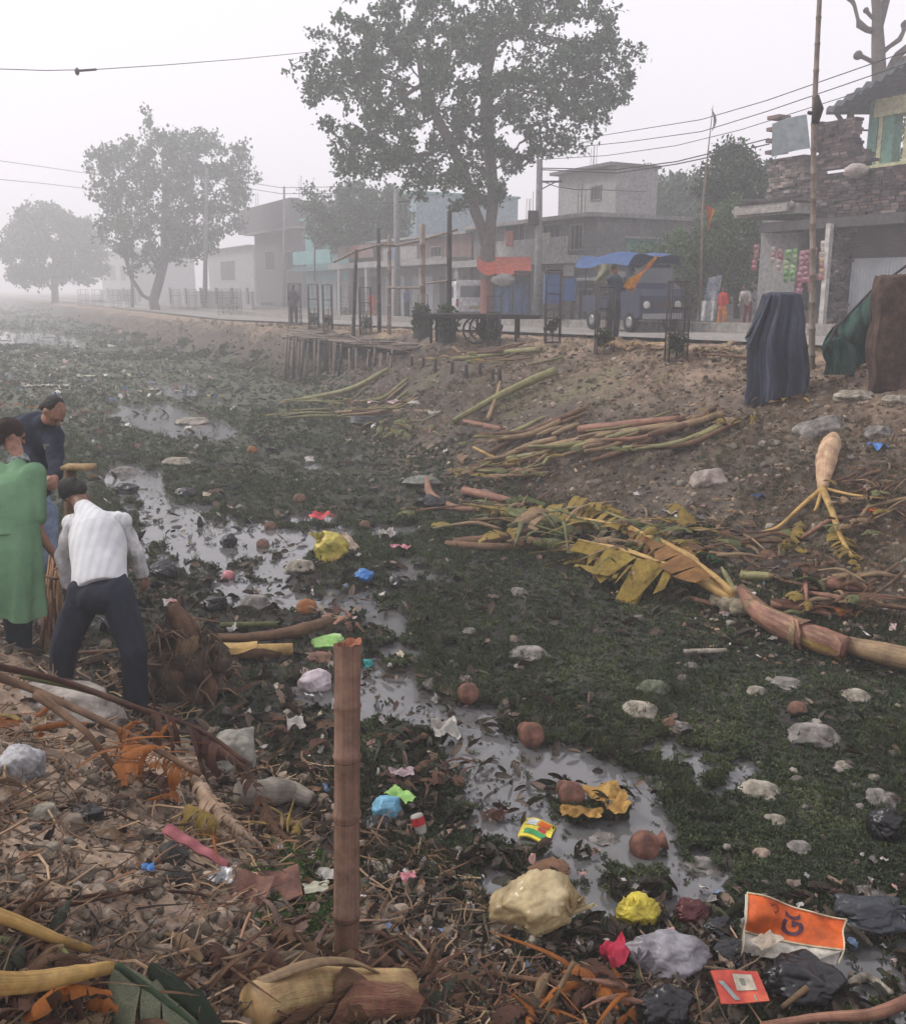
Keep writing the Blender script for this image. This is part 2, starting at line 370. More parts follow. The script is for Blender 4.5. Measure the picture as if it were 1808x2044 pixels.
# canal water
wm = M('canal_water', (.155, .155, .165), (.055, .052, .045), rough=.1, sc=1.6, bump=.045, bsc=9, spec=.9, contrast=.8, dirt=0)
mb = MB(); c = [xy(-6, 0.2), xy(-6, 9.5), xy(300, 10), xy(300, -40), xy(9, -12)]
mb.add([(a, b, WATER) for a, b in c], [(0, 1, 2, 3, 4)]); tag(build(mb, 'water', wm), kind='structure')
# road, kerb drain and pavement on the far bank
def strip(name, t0, t1, dz, mat, s0=-20, s1=260, thick=0):
    mb = MB(); ss = list(np.arange(s0, 60, 4.0)) + [90, 130, s1]; vs = []
    for s in ss:
        z = float(zroad(s)) + dz
        for t in (t0, t1):
            a, b = xy(s, t); vs.append((a, b, z))
        if thick:
            for t in (t1, t0): a, b = xy(s, t); vs.append((a, b, z - thick))
    k = 4 if thick else 2; fs = []
    for i in range(len(ss) - 1):
        if thick: fs += [(i * 4 + j, i * 4 + (j + 1) % 4, (i + 1) * 4 + (j + 1) % 4, (i + 1) * 4 + j) for j in range(4)]
        else: fs.append((i * 2, i * 2 + 1, i * 2 + 3, i * 2 + 2))
    mb.add(vs, fs); return tag(build(mb, name, mat, smooth=False), kind='structure')
concrete = M('concrete_worn', (.34, .32, .30), (.22, .205, .19), sc=1.6, bump=.2, bsc=30, rough=.9)
strip('road', 13.8, 17.3, .02, M('road_concrete', (.33, .31, .29), (.23, .21, .19), sc=.9, bump=.15, bsc=40, rough=.9))
strip('kerb', 17.3, 17.62, .26, concrete, thick=.5)
strip('pavement', 17.62, 60, .17, M('pavement_dirt', (.26, .225, .19), (.17, .14, .115), sc=1.2, bump=.3, bsc=25))
# ---------------------------------------------------------------- buildings on the far bank (facades face the canal)
BRZ = math.atan2(-AY, -AX)                    # local x runs along the street (to the right in view), local y away from the canal
plaster = M('plaster_grey', (.20, .19, .19), (.13, .125, .125), sc=1.4, bump=.15, bsc=20, rough=.9)
plasterw = M('plaster_pale', (.36, .35, .345), (.24, .235, .23), sc=1.1, bump=.15, bsc=20, rough=.9)
turq = M('plaster_turquoise', (.20, .40, .40), (.13, .29, .30), sc=1.5, bump=.1, bsc=20, rough=.85)
darkin = M('dark_interior', (.025, .024, .026), (.015, .015, .016), sc=3, bump=0, rough=.9)
shut = M('steel_shutter', (.25, .27, .30), (.18, .19, .21), sc=2, uv=None, bump=.3, rough=.5, metal=.3)
brick = brickmat('brick_old', (.085, .055, .052), (.055, .04, .040), (.085, .08, .08), stain=.45)
brickr = brickmat('brick_red', (.24, .13, .10), (.17, .10, .085), (.2, .18, .16))
blockm = brickmat('brick_hazy_wall', (.26, .19, .165), (.21, .16, .14), (.25, .23, .21))
steel = M('dark_iron', (.035, .036, .04), (.07, .045, .035), sc=20, bump=.2, rough=.6, metal=.4)
rebarm = M('rebar_rust', (.10, .06, .045), rough=.7, bump=0)
class Bld:
    def __init__(s, name, label, x0, x1, ytop, T, depth, mat, cat='building', group=None, zb=-.25, wall='wall', top=None):
        s.T = T; a = onT(x0, 575, T); b = onT(x1, 575, T); s.s0 = st(a.x, a.y)[0]; s.s1 = st(b.x, b.y)[0]   # s0 left (far), s1 right (near)
        s.zg = float(zroad((s.s0 + s.s1) / 2)) + zb; p = xy(s.s0, T); s.root = thing(name, label, cat, (p[0], p[1], s.zg), BRZ, group)
        s.w = s.s0 - s.s1; s.h = onT((x0 + x1) / 2, ytop, T).z - s.zg; s.dp = depth
        if mat:
            mb = MB(); mb.bx(0, 0, 0, s.w, depth, s.h); build(mb, wall, mat, s.root, local=True, smooth=False)
    def loc(s, x, y, xm=None):
        p = onT(x, y, s.T); q = onT(xm if xm is not None else x, y, s.T); return s.s0 - st(p.x, p.y)[0], q.z - s.zg
    def f(s, name, x0, y0, x1, y1, o0, o1, mat, parent=None, label=None):
        xm = (x0 + x1) / 2; a, zt = s.loc(x0, y0, xm); b, zb = s.loc(x1, y1, xm); mb = MB(); mb.bx(a, -o1, zb, b, -o0, zt)
        return build(mb, name, mat, parent or s.root, local=True, smooth=False, label=label)
    def window(s, x0, y0, x1, y1, fr, name='window', pane=None):
        xm = (x0 + x1) / 2; a, zt = s.loc(x0, y0, xm); b, zb = s.loc(x1, y1, xm); e = .07; mb = MB()
        mb.bx(a, -.06, zb, a + e, .0, zt); mb.bx(b - e, -.06, zb, b, .0, zt); mb.bx(a + e, -.06, zt - e, b - e, 0, zt); mb.bx(a + e, -.06, zb, b - e, 0, zb + e)
        for k in (1, 2): xx = a + (b - a) * k / 3; mb.bx(xx - .012, -.04, zb + e, xx + .012, -.015, zt - e)
        w = build(mb, name, fr, s.root, local=True, smooth=False); mb = MB(); mb.bx(a + e, -.012, zb + e, b - e, -.002, zt - e); build(mb, 'pane' if name == 'window' else 'panel', pane or darkin, w, local=True, smooth=False)
    def slab(s, name, o, th, mat, z=None, x0=0, x1=None, back=None):
        z = s.h if z is None else z; x1 = s.w if x1 is None else x1; mb = MB(); mb.bx(x0 - .15, -o, z, x1 + .15, back or s.dp + .1, z + th)
        return build(mb, name, mat, s.root, local=True, smooth=False)
    def rebars(s, xs, h=1.2, name='rebar'):
        for x in xs:
            mb = MB()
            for dx, dy in ((0, 0), (.2, 0), (0, .2), (.2, .2)): mb.tube([(x + dx, .15 + dy, s.h), (x + dx + .03, .15 + dy, s.h + h * random.uniform(.8, 1.1))], .012, 4)
            build(mb, name, rebarm, s.root, local=True)
random.seed(4)
b = Bld('unfinished_building', 'tall unplastered grey two storey block with an overhanging upper floor left of the turquoise house', 512, 606, 412, 26, 7, M('plaster_mauve', (.16, .14, .15), (.11, .1, .105), sc=1.3))
b.slab('roof', .1, .12, plaster); b.slab('floor_slab', .9, .16, plasterw, z=b.loc(560, 462)[1], x1=b.w)
b.f('upper_bay', 490, 408, 600, 460, .003, .85, M('plaster_mauve', (.16, .14, .15), (.11, .1, .105), sc=1.3))
for x0, x1 in ((520, 548), (562, 592)): b.window(x0, 600, x1, 640, plasterw, 'doorway')
for x0 in (530, 570): b.window(x0, 500, x0 + 18, 540, plasterw)
b.rebars([.4, b.w - .8], 2.0)
b = Bld('turquoise_house', 'turquoise painted two storey house half hidden by a dark tree', 612, 700, 432, 24.2, 8, turq)
b.slab('roof', .35, .14, turq); b.f('balcony_slab', 610, 528, 830, 538, .003, 1.1, M('turq_dark', (.08, .19, .2)))
b.f('balcony_parapet', 612, 500, 690, 527, 1.0, 1.1, turq)
b.window(626, 455, 650, 508, M('turq_frame', (.1, .25, .26))); b.window(660, 455, 686, 508, M('turq_frame', (.1, .25, .26)))
for x0 in (622, 652, 680): b.window(x0, 560, x0 + 22, 640, plasterw, 'shop_opening', shut)
b = Bld('pale_blue_house', 'pale blue house with a flat roof behind the leaning bamboo posts', 704, 832, 398, 28.0, 8, M('plaster_skyblue', (.32, .42, .47), (.24, .33, .38), sc=1.2))
b.slab('roof', .3, .15, turq)
b.window(760, 430, 800, 480, plasterw)
b = Bld('brick_house', 'low brick fronted house with a pale ledge behind the thick bamboo posts', 706, 940, 478, 22.5, 7, brickr)
b.slab('roof', .4, .12, plasterw); b.f('ledge', 690, 520, 940, 532, .003, 1.2, plasterw); b.f('lower_front', 706, 534, 940, 640, .003, .06, plaster); b.f('brick_parapet', 706, 490, 780, 516, 1.0, 1.1, brickr); b.f('pale_parapet', 800, 494, 870, 518, 1.0, 1.1, plasterw)
for x0, x1 in ((722, 750), (800, 826), (860, 884)): b.window(x0, 490, x1, 514, plasterw)
for x0, x1, m in ((720, 760, None), (772, 812, shut), (826, 868, shut), (880, 930, None)):
    a_, zt_ = b.loc(x0, 552); c_, zb_ = b.loc(x1, 634); mb = MB(); mb.bx(a_, -.1, zb_, c_, -.065, zt_); build(mb, 'shop_opening', m or darkin, b.root, local=True, smooth=False)
for k in range(5): b.f('column', 706 + k * 56, 533, 712 + k * 56, 640, .9, 1.1, plasterw)
for x, y, m in ((735, 470, 'rag_red'), (812, 474, 'rag_blue')): b.f('laundry', x, y + 22, x + 16, y + 44, 1.11, 1.14, M(m, (.35, .1, .08) if 'red' in m else (.12, .2, .35)))
b = Bld('long_house', 'long grey flat roofed house with a deep ledge right of the large tree', 945, 1188, 446, 22.5, 9, plaster)
b.slab('roof', .5, .16, plasterw); b.f('ledge', 945, 516, 1188, 530, .003, 1.3, plasterw)
b.f('balcony_parapet', 1040, 478, 1180, 514, 1.15, 1.25, plasterw); b.f('hanging_cloth', 1060, 462, 1074, 492, 1.26, 1.29, M('rag_red', (.35, .1, .08))); b.f('hanging_cloth', 1130, 466, 1150, 490, 1.26, 1.29, M('rag_pale', (.4, .4, .36)))
for x0, x1 in ((1010, 1050), (1085, 1120), (1140, 1165)): b.window(x0, 446, x1, 500, plasterw)
for x0, x1, m in ((1000, 1055, shut), (1120, 1180, None)): b.window(x0, 550, x1, 634, plasterw, 'shop_opening', m)
for k in range(5):
    x = 948 + k * 56; b.f('column', x, 530, x + 7, 640, .9, 1.15, plasterw)
b.rebars([1.0, b.w * .45, b.w - 1.5], 1.3)
b = Bld('roof_room', 'white box shaped stair room rising above the long grey house', 1110, 1222, 342, 29, 2.6, plasterw)
b.slab('roof', .5, .15, plaster); b.window(1180, 370, 1200, 400, plaster); b.rebars([2.5], 1.2)
b = Bld('low_house', 'low grey house with an awning ledge between the utility pole and the blue truck', 1125, 1255, 560, 21, 4, plaster)
b.slab('roof', 1.0, .1, M('tin_grey', (.36, .37, .39), (.25, .26, .27), sc=3)); b.window(1155, 575, 1185, 640, plasterw, 'doorway'); b.window(1205, 580, 1235, 612, plasterw)
b = Bld('water_tank_shed', 'small green panelled shed on a roof right of the long grey house', 1186, 1248, 478, 24, 3, M('green_panel', (.10, .30, .25), (.07, .22, .19), sc=2))
b.slab('roof', .2, .08, plasterw); b.window(1200, 492, 1232, 512, plasterw)
b = Bld('brick_hall', 'long blank brick hall with a flat top far behind the trees', 1150, 1470, 412, 44, 8, blockm)
b.slab('parapet', .05, .12, plaster)
for x0 in (1200, 1270): b.window(x0, 410, x0 + 26, 450, plaster)
# long grey boundary wall and distant sheds along the road to the left
b = Bld('boundary_wall', 'long low grey boundary wall beside the road in the haze', 200, 500, 580, 20, .25, plasterw, cat='wall')
for k in range(10): x = 214 + k * 31; b.f('pier', x, 574, x + 5, 606, .003, .12, plaster)
b = Bld('far_shed', 'faint low flat roofed shed in the haze beside the trunk of the middle tree', 418, 508, 496, 30, 10, plasterw)
b.slab('roof', .6, .12, plaster); b.window(440, 520, 470, 560, plasterw)
b = Bld('far_house', 'faint pale house nearly lost in the haze behind the farthest tree', 205, 262, 500, 26, 10, plasterw)
b.slab('roof', .4, .12, plaster); b.window(218, 530, 232, 560, plaster); b.window(240, 530, 252, 560, plaster)
# ---- corner shop in rough brick with an unfinished upper storey
T0 = 22.0
b = Bld('corner_shop', 'dark unplastered brick shop with an unfinished upper floor and packets hung at its front', 1512, 1850, 445, T0, 7, None)
SHOP0 = b; W = b.w; H = b.h; XO = lambda px: b.s0 - st(*onT(px, 575, T0 - 1).xy)[0]; X = lambda px: b.loc(px, 575)[0]; Z = lambda px, y: b.loc(px, y)[1]
mb = MB(); mb.bx(X(1512), 0, 0, X(1585), .35, H); mb.bx(X(1512), .35, 0, X(1512) + .3, 7, H); build(mb, 'side_pillar', plasterw, b.root, local=True, smooth=False)
mb = MB(); mb.bx(X(1660), .0, 0, W, .3, H); mb.bx(X(1585) + .003, 2.2, 0, X(1660) + .2, 2.4, H); build(mb, 'wall', brick, b.root, local=True, smooth=False)
mb = MB(); mb.bx(X(1512) - .02, .02, H, W, 7, H + .16); build(mb, 'floor_slab', plaster, b.root, local=True, smooth=False)
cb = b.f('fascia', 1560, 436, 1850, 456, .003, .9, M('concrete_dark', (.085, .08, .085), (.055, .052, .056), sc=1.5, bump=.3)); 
# side canopy slab reaching left, chipped at its edge
mb = MB(); za = Z(1500, 440); rr = random.Random(2)
def can(u, v):
    return (X(1448) + u * (X(1572) - X(1448)), -1.1 + v * 2.9, za + .28 - .05 * u)
top = [can(i / 8, j / 2) for i in range(9) for j in range(3)]
mb.bx(XO(1452), -.9, za + .02, XO(1575), 2.2, za + .30); mb.bx(XO(1462), -1.15, za + .08, XO(1565), -.905, za + .34)
for k in range(14): mb.ico((XO(1452) + rr.random() * (XO(1570) - XO(1452)), -1.0 + rr.random() * .1, za + .1 + rr.random() * .2), rr.uniform(.06, .16), 1)
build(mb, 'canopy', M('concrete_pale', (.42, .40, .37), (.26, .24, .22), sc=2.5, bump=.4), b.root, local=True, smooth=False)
mb = MB(); mb.tube([(XO(1480), -1.3, za + .47), (XO(1530), -1.1, za + .40), (XO(1580), -.9, za + .5)], .05, 6); mb.bx(XO(1470), -1.2, za + .345, XO(1565), .3, za + .40); build(mb, 'ledge_beam', M('timber_dark', (.06, .05, .045)), b.root, local=True)
# brick stack wall and ragged upper wall
def courses(name, x0, x1, yt, yb, o, dpth, mat, jag=.5, seed=1, prof=None):
    r_ = random.Random(seed); mb = MB(); a, bb = X(x0), X(x1); z = Z((x0 + x1) / 2, yb); zt = Z((x0 + x1) / 2, yt); n_ = int((zt - z) / .085)
    for i in range(n_):
        u = i / n_; l, r = (prof(u) if prof else (0, 1)); xa = a + (bb - a) * l - r_.random() * .12 * jag; xb = a + (bb - a) * r + r_.random() * .12 * jag
        xq = xa - r_.random() * .2
        while xq < xb:
            xe = min(xb, xq + .22); xs_ = max(xa, xq); oo_ = r_.random() * .03 + (.05 if r_.random() < .06 else 0)
            if xe - xs_ > .04 and r_.random() > .015: mb.bx(xs_, -o - oo_, z + i * .085, xe, -o + dpth * .9, z + (i + 1) * .085 - .010)
            xq += .235
    return build(mb, name, mat, b.root, local=True, smooth=False)
courses('stacked_brick_wall', 1522, 1585, 315, 434, .02, 1.0, M('brick_rubble', (.1, .1, .1), isl=2, ramp=[(.20, .16, .145), (.12, .10, .09), (.24, .20, .18), (.09, .07, .065)], sc=9, bump=.9, bsc=18), 1.2, 3)
brkm = M('brick_rough', (.1, .1, .1), isl=2, ramp=[(.085, .055, .05), (.055, .042, .042), (.11, .075, .068), (.07, .055, .055), (.045, .036, .038), (.13, .105, .10)], sc=12, bump=.6, rough=.95)
mb = MB(); mb.bx(X(1586), .02, Z(1700, 436), X(1850), .2, Z(1700, 340)); build(mb, 'inner_wall', M('mortar_grey', (.09, .085, .085)), b.root, local=True, smooth=False)
courses('upper_wall', 1585, 1850, 337, 436, .12, .12, brkm, .4, 4)
courses('broken_wall_top', 1600, 1692, 240, 340, .14, .35, brkm, .9, 5, prof=lambda u: (max(0, .28 - u * .1), 1.0 + (.3 * (1 - u) ** 3 if u < .5 else .0) - (.12 if u > .3 else 0)))
mb = MB(); xa, xb = X(1538), X(1612); z0, z1 = Z(1575, 312), Z(1575, 248)
mb.grid(lambda u, v: (xa + (xb - xa) * (u * (1 - .12 * v) + .12 * v * .7), -.35 + .007 * math.sin(v * 95) - .2 * v, z0 + (z1 - z0) * v + .08 * math.sin(u * 2)), 12, 40)
build(mb, 'tin_sheet', M('tin_pale', (.30, .35, .38), (.16, .19, .21), sc=4, metal=.3, rough=.45), b.root, local=True)
mb = MB()
for k in range(4): mb.bx(xa - .32, -.3, z0 + .12 + k * .32, xa + .12, .2, z0 + .22 + k * .32)
build(mb, 'brick_toothing', brickr, b.root, local=True, smooth=False)
mb = MB(); mb.bx(X(1612) - .1, -.1, z0, X(1612) + .1, .2, z1 - .1); build(mb, 'brick_pier', brkm, b.root, local=True, smooth=False)
mb = MB(); mb.ico((X(1702), -.3, Z(1702, 345)), (.32, .3, .2), 3, lambda v, p: p * (1 + .25 * mnoise.noise(v * 2.5))); build(mb, 'cement_bag', M('cement_bag', (.42, .36, .33), (.3, .26, .24)), b.root, local=True)
# shop front: posts, shelves, door, counter and corrugated sheet
q0, q1 = onT(1641, 640, T0 - 1), onT(1656, 455, T0 - 1); mb = MB(); mb.tube([(SHOP0.s0 - st(q0.x, q0.y)[0], -1.0, 0.1), (SHOP0.s0 - st(q1.x, q1.y)[0], -1.0, Z(1650, 452))], .10, 4); build(mb, 'pillar', M('post_whitewash', (.58, .56, .53), (.42, .40, .38), sc=3), b.root, local=True, smooth=False)
mb = MB(); mb.bx(X(1585) + .01, .6, .05, X(1655), .75, Z(1620, 600)); mb.bx(X(1590), .2, .0, X(1652), .9, .75)
for k in range(4): mb.bx(X(1588), 1.4, .9 + k * .5, X(1656), 2.1, .93 + k * .5)
build(mb, 'counter', M('shop_wood', (.12, .09, .075), (.06, .05, .045), sc=5), b.root, local=True, smooth=False)
mb = MB(); mb.bx(X(1592), .62, Z(1600, 640), X(1612), .70, Z(1600, 560)); mb.bx(X(1590), 1.5, .94, X(1655), 1.9, 1.2); build(mb, 'goods', M('shop_goods', (.1, .1, .12), isl=2, ramp=[(.06, .07, .1), (.12, .11, .12), (.2, .17, .16), (.08, .1, .14)], sc=12), b.root, local=True, smooth=False)
xa, xb = X(1700), X(1830); z0, z1 = .1, Z(1770, 514)
mb = MB(); mb.grid(lambda u, v: (xa + (xb - xa) * u, -.10 - .02 * math.sin(u * 110), z0 + (z1 - z0) * v), 120, 2)
build(mb, 'shutter', M('tin_shutter', (.36, .38, .41), (.27, .29, .31), sc=3, metal=.2, rough=.5), b.root, local=True)
for k, px in enumerate((1693, 1830)):
    mb = MB(); mb.bx(X(px) - .04, -.14, 0, X(px) + .04, -.003, z1 + .1); build(mb, 'shutter_frame', M('timber_dark', (.06, .05, .045)), b.root, local=True, smooth=False)
# tumbled bricks piled against the shop wall
mb = MB(); rr = random.Random(7)
for k in range(170):
    px = rr.uniform(1662, 1694); zz = rr.random() ** 1.0 * 2.9; mb.box((X(px) + rr.uniform(-.1, .1), -.08 - rr.random() * (.38 - .1 * zz), .05 + zz), (.23, .11, .075), Matrix.Rotation(rr.uniform(-.6, .6), 3, 'Z') @ Matrix.Rotation(rr.uniform(-.4, .4), 3, 'Y'))
build(mb, 'stacked_bricks', M('brick_pile', (.2, .16, .15), isl=2, ramp=[(.13, .09, .08), (.08, .065, .065), (.055, .045, .05), (.19, .16, .155)], sc=15), b.root, local=True, smooth=False)
SHOP = b
# packets hung in strings at the shop front
def packets(px, y0, y1, cols, label, wid=.22, o=1.05):
    q0, q1 = onT(px, y0, T0 - o), onT(px, y1, T0 - o); a = SHOP.s0 - st(q0.x, q0.y)[0]; zt = q0.z - SHOP.zg; zb = q1.z - SHOP.zg; p = SHOP.root.matrix_basis if False else WORLDM[SHOP.root.name] @ Vector((a, -o, zt))
    th = thing('packet_strip', label, 'packets', p, BRZ, 'strips of packets hung at the shop front'); n_ = int((zt - zb) / .145); rr = random.Random(int(px))
    mb = MB(); mb.tube([(0, 0, .7), (0, 0, -(zt - zb))], .006, 4); build(mb, 'string', M('timber_dark', (.06, .05, .045)), th, local=True)
    for k in range(n_):
        mb = MB(); z = -.145 * k - .085; q = rr.uniform(-.3, .3); rt = Matrix.Rotation(q, 3, 'Z')
        ox = rr.uniform(-.03, .03); hw = wid * rr.uniform(.42, .55); pf_ = lambda u, v, sg_: rt @ Vector((ox + (u - .5) * 2 * hw * (1 - .1 * math.sin(v * 3.14)), sg_ * .028 * math.sin(u * 3.14) * math.sin(v * 3.14) - .004 * k, z + (v - .5) * .175)); mb.grid(lambda u, v: pf_(u, v, -1), 5, 5); mb.grid(lambda u, v: pf_(1 - u, v, 1), 5, 5)
        c = cols[rr.randrange(len(cols))]; build(mb, 'packet', M('pk%d%d%d' % tuple(int(v * 100) for v in c), c, tuple(v * .6 for v in c), rough=.35, sc=14, spec=.6), th, local=True)
red = [(.24, .05, .07), (.30, .12, .13), (.36, .28, .28)]; grn = [(.13, .30, .07), (.25, .34, .16), (.08, .22, .05)]; tan = [(.4, .24, .12), (.45, .35, .3), (.3, .1, .1)]
packets(1509, 488, 545, red, 'short strip of red packets left of the grey pillar of the shop')
packets(1543, 492, 530, red, 'red and white packet strip farthest left on the shop pillar'); packets(1557, 496, 540, red, 'red packet strip between the first packet strip and the green ones')
packets(1573, 498, 566, grn, 'left strip of bright green packets in the shop front'); packets(1587, 496, 562, grn, 'right strip of bright green packets in the shop front')
packets(1601, 500, 590, [(.25, .06, .1), (.3, .12, .16)], 'long dark maroon packet strip beside the green packets'); packets(1613, 498, 572, [(.25, .06, .1), (.35, .1, .14)], 'dark maroon packet strip in the middle of the shop front')
packets(1625, 494, 590, red, 'long red and white packet strip behind the tall bamboo pole'); packets(1645, 480, 560, tan, 'tan packet strip beside the white shop post')
# ---- green and cream upper storey at the upper right
gp = M('paint_green', (.17, .36, .27), (.12, .27, .21), sc=1.5, rough=.7); cp2 = M('paint_cream', (.62, .60, .36), (.5, .48, .28), sc=1.5, rough=.7)
g2 = Bld('green_cream_house', 'green and cream painted upper storey with a sloping tiled roof at the upper right', 1742, 1860, 335, 25.5, 6, None)
def zz(px, y): return g2.loc(px, y)[1]
def xx(px): return g2.loc(px, 400)[0]
mb = MB(); mb.bx(xx(1742), 0, 0, xx(1860), 6, zz(1780, 335)); build(mb, 'lower_wall', brick, g2.root, local=True, smooth=False)
for px0, px1, m, nm in ((1728, 1746, gp, 'column'), (1748, 1756, cp2, 'column'), (1758, 1778, gp, 'column'), (1800, 1812, cp2, 'column')):
    mb = MB(); mb.bx(xx(px0), -.2, zz(px0, 335), xx(px1), .2, zz(px0, 205)); build(mb, nm, m, g2.root, local=True, smooth=False)
mb = MB(); mb.bx(xx(1740), -.28, zz(1780, 232), xx(1870), .3, zz(1780, 196)); build(mb, 'beam', cp2, g2.root, local=True, smooth=False)
mb = MB(); mb.bx(xx(1735), -.26, zz(1780, 338), xx(1870), .1, zz(1780, 326)); build(mb, 'sill', cp2, g2.root, local=True, smooth=False)
def roofp(u, v): return (xx(1690) + u * (xx(1900) - xx(1690)), -1.3 + 3.4 * v, zz(1690, 228) + u * 1.3 + v * .3 + .05 * math.sin(u * 70))
mb = MB(); mb.grid(lambda u, v: roofp(u, v), 70, 6); mb.grid(lambda u, v: tuple(np.array(roofp(u, 1 - v)) - np.array((0, 0, .16))), 70, 6); mb.grid(lambda u, v: tuple(np.array(roofp(u, 0)) - np.array((0, 0, .16 * (1 - v)))), 70, 1)
build(mb, 'roof', M('roof_tile_grey', (.13, .15, .16), (.08, .09, .10), sc=4), g2.root, local=True)
mb = MB(); mb.tube([(xx(1696), -1.0, zz(1696, 232)), (xx(1734), 0, zz(1734, 332))], .07, 6); mb.tube([(xx(1722), 0, zz(1722, 240)), (xx(1722), 0, zz(1722, 330))], .025, 5)
for yy in (262, 300): mb.tube([(xx(1712), -.1, zz(1712, yy)), (xx(1734), 0, zz(1734, yy))], .03, 5)
build(mb, 'strut', M('timber_dark', (.06, .05, .045)), g2.root, local=True)
p = onT(1700, 200, 25.0); mb = MB(); q = Vector((0, 0, 0))
mb.lathe(p + Vector((0, 0, -.55)), [(.12, 0), (.09, .25), (.07, .4), (.14, .5), (.17, .62), (.12, .74), (0, .78)], 12); mb.box(p + Vector((0, 0, -.6)), (.3, .3, .12))
build(mb, 'roof_finial', M('timber_dark', (.06, .05, .045)), g2.root)
# ---------------------------------------------------------------- trees
bark = M('bark_grey', (.17, .14, .12), (.09, .075, .065), sc=5, uv=(6, 1.2), bump=.8, bsc=14, rough=.9)
leafm = M('leaf_green', (.07, .125, .055), (.035, .07, .038), rough=.5, sc=1.2, bump=0, isl=1, trans=.35, spec=.35)
leafb = M('leaf_bright', (.09, .15, .05), (.05, .09, .035), rough=.5, sc=1.2, bump=0, isl=1, trans=.35)
LEAF = [([(0, 0, 0), (.5, .42, .1), (1.25, 0, -.06), (.5, -.42, .1)], [(0, 1, 2), (0, 2, 3)]), ([(0, 0, 0), (.4, .5, -.1), (1.1, 0, .1), (.4, -.5, -.1)], [(0, 1, 2), (0, 2, 3)])]
def tree(name, label, poly, D, trunk, r0, thick, nclump, nleaf, lsz, seed, group=None, leaf=None, step=.4, cl=.65, holes=()):
    rg = np.random.default_rng(seed); loc = trunk[0]; root = thing(name, label, 'tree', loc, 0, group)
    xs = [p[0] for p in poly]; ys = [p[1] for p in poly]; cen = []; cx_ = (min(xs) + max(xs)) / 2; cy_ = (min(ys) + max(ys)) / 2; wx = (max(xs) - min(xs)) / 2; wy = (max(ys) - min(ys)) / 2
    tries = 0
    while len(cen) < nclump and tries < 60000:
        tries += 1
        x = rg.uniform(min(xs), max(xs)); y = rg.uniform(min(ys), max(ys))
        if not inpoly(np.array([x]), np.array([y]), poly)[0]: continue
        if any((x - h[0]) ** 2 + (y - h[1]) ** 2 < h[2] ** 2 for h in holes): continue
        p = np.array(Q(x, y, D)); e = max(.05, 1 - ((x - cx_) / wx) ** 2 * .8 - ((y - cy_) / wy) ** 2 * .6); p[1] += thick * math.sqrt(e) * rg.uniform(-1, 1)
        if cen and np.min(np.linalg.norm(np.array(cen) - p, axis=1)) < cl * 1.15: continue
        cen.append(p)
    cen = np.array(cen); att = (cen[:, None] + rg.normal(0, cl * .45, (len(cen), 4, 3))).reshape(-1, 3)
    P = [np.array(p, float) for p in trunk]; par = [-1]
    # trunk points: resample; trunk may fork: trunk = list of points, entries may be ('fork', idx)
    for i in range(1, len(P)): par.append(i - 1)
    stemtop = len(P) - 1; alive = np.ones(len(att), bool)
    for f in FORKS.get(name + str(seed), []):
        k = f[0]; 
        for q in f[1]: P.append(np.array(q, float)); par.append(k); k = len(P) - 1
    start = max(1, len(trunk) // 2)
    for it in range(90):
        A = att[alive]
        if not len(A): break
        PP = np.array(P); d = np.linalg.norm(A[:, None] - PP[None, start:], axis=2); ni = d.argmin(1) + start; dm = d.min(1)
        new = {}
        for a, k_, q in zip(A, ni, dm): new.setdefault(k_, []).append((a - PP[k_]) / (q + 1e-6))
        added = 0
        for k_, vs in new.items():
            v = np.mean(vs, 0) + rg.normal(0, .12, 3); v /= np.linalg.norm(v) + 1e-6; npnt = PP[k_] + v * step
            if np.min(np.linalg.norm(PP - npnt, axis=1)) < step * .3: continue
            P.append(npnt); par.append(k_); added += 1
        PP = np.array(P); am = np.linalg.norm(att[:, None] - PP[None, -max(added, 1):], axis=2).min(1) < step * 1.1; alive &= ~am
        if not added: break
    n_ = len(P); ch = [[] for _ in range(n_)]
    for i in range(1, n_): ch[par[i]].append(i)
    rad = [0] * n_
    for i in range(n_ - 1, -1, -1): rad[i] = .012 if not ch[i] else sum(rad[c] ** 2.35 for c in ch[i]) ** (1 / 2.35)
    order = sorted(range(n_), key=lambda i: i)
    def depthfix():
        done = [0] * n_
        def rec(i):
            st_ = [(i, 0)]; post = []
            while st_:
                a, _ = st_.pop(); post.append(a); st_ += [(c, 0) for c in ch[a]]
            for a in post[::-1]: rad[a] = .012 if not ch[a] else sum(rad[c] ** 2.35 for c in ch[a]) ** (1 / 2.35)
        rec(0)
    depthfix(); sc = r0 / rad[0]; sc_ = [max(.01, r * (sc if r > .1 else 1 + (sc - 1) * (r / .1))) for r in rad]
    tb, bb = MB(), MB(); stack = [0]; starts = [(0, None)]
    while starts:
        i, pr = starts.pop(); chain = ([pr] if pr is not None else []) + [i]
        while ch[i]:
            c = max(ch[i], key=lambda q: rad[q])
            for q in ch[i]:
                if q != c: starts.append((q, i))
            chain.append(c); i = c
        if len(chain) > 1:
            rr = [min(sc_[k], sc_[chain[1]] * 1.1) if j == 0 and pr is not None else sc_[k] for j, k in enumerate(chain)]
            big = pr is None; nlow = 10 if big else (6 if rr[0] > .06 else 4)
            tgt = tb if (big or rr[0] > .09) else bb
            tgt.tube([P[k] for k in chain], rr, nlow, wob=.05 if nlow > 5 else 0, seed=i)
    build(tb, 'trunk', bark, root)
    if bb.v: build(bb, 'branches', bark, root)
    tips = [i for i in range(n_) if rad[i] < .03 and i > stemtop]
    tp = np.array([P[i] for i in tips]); cnt = rg.integers(0, len(tp), nleaf); 
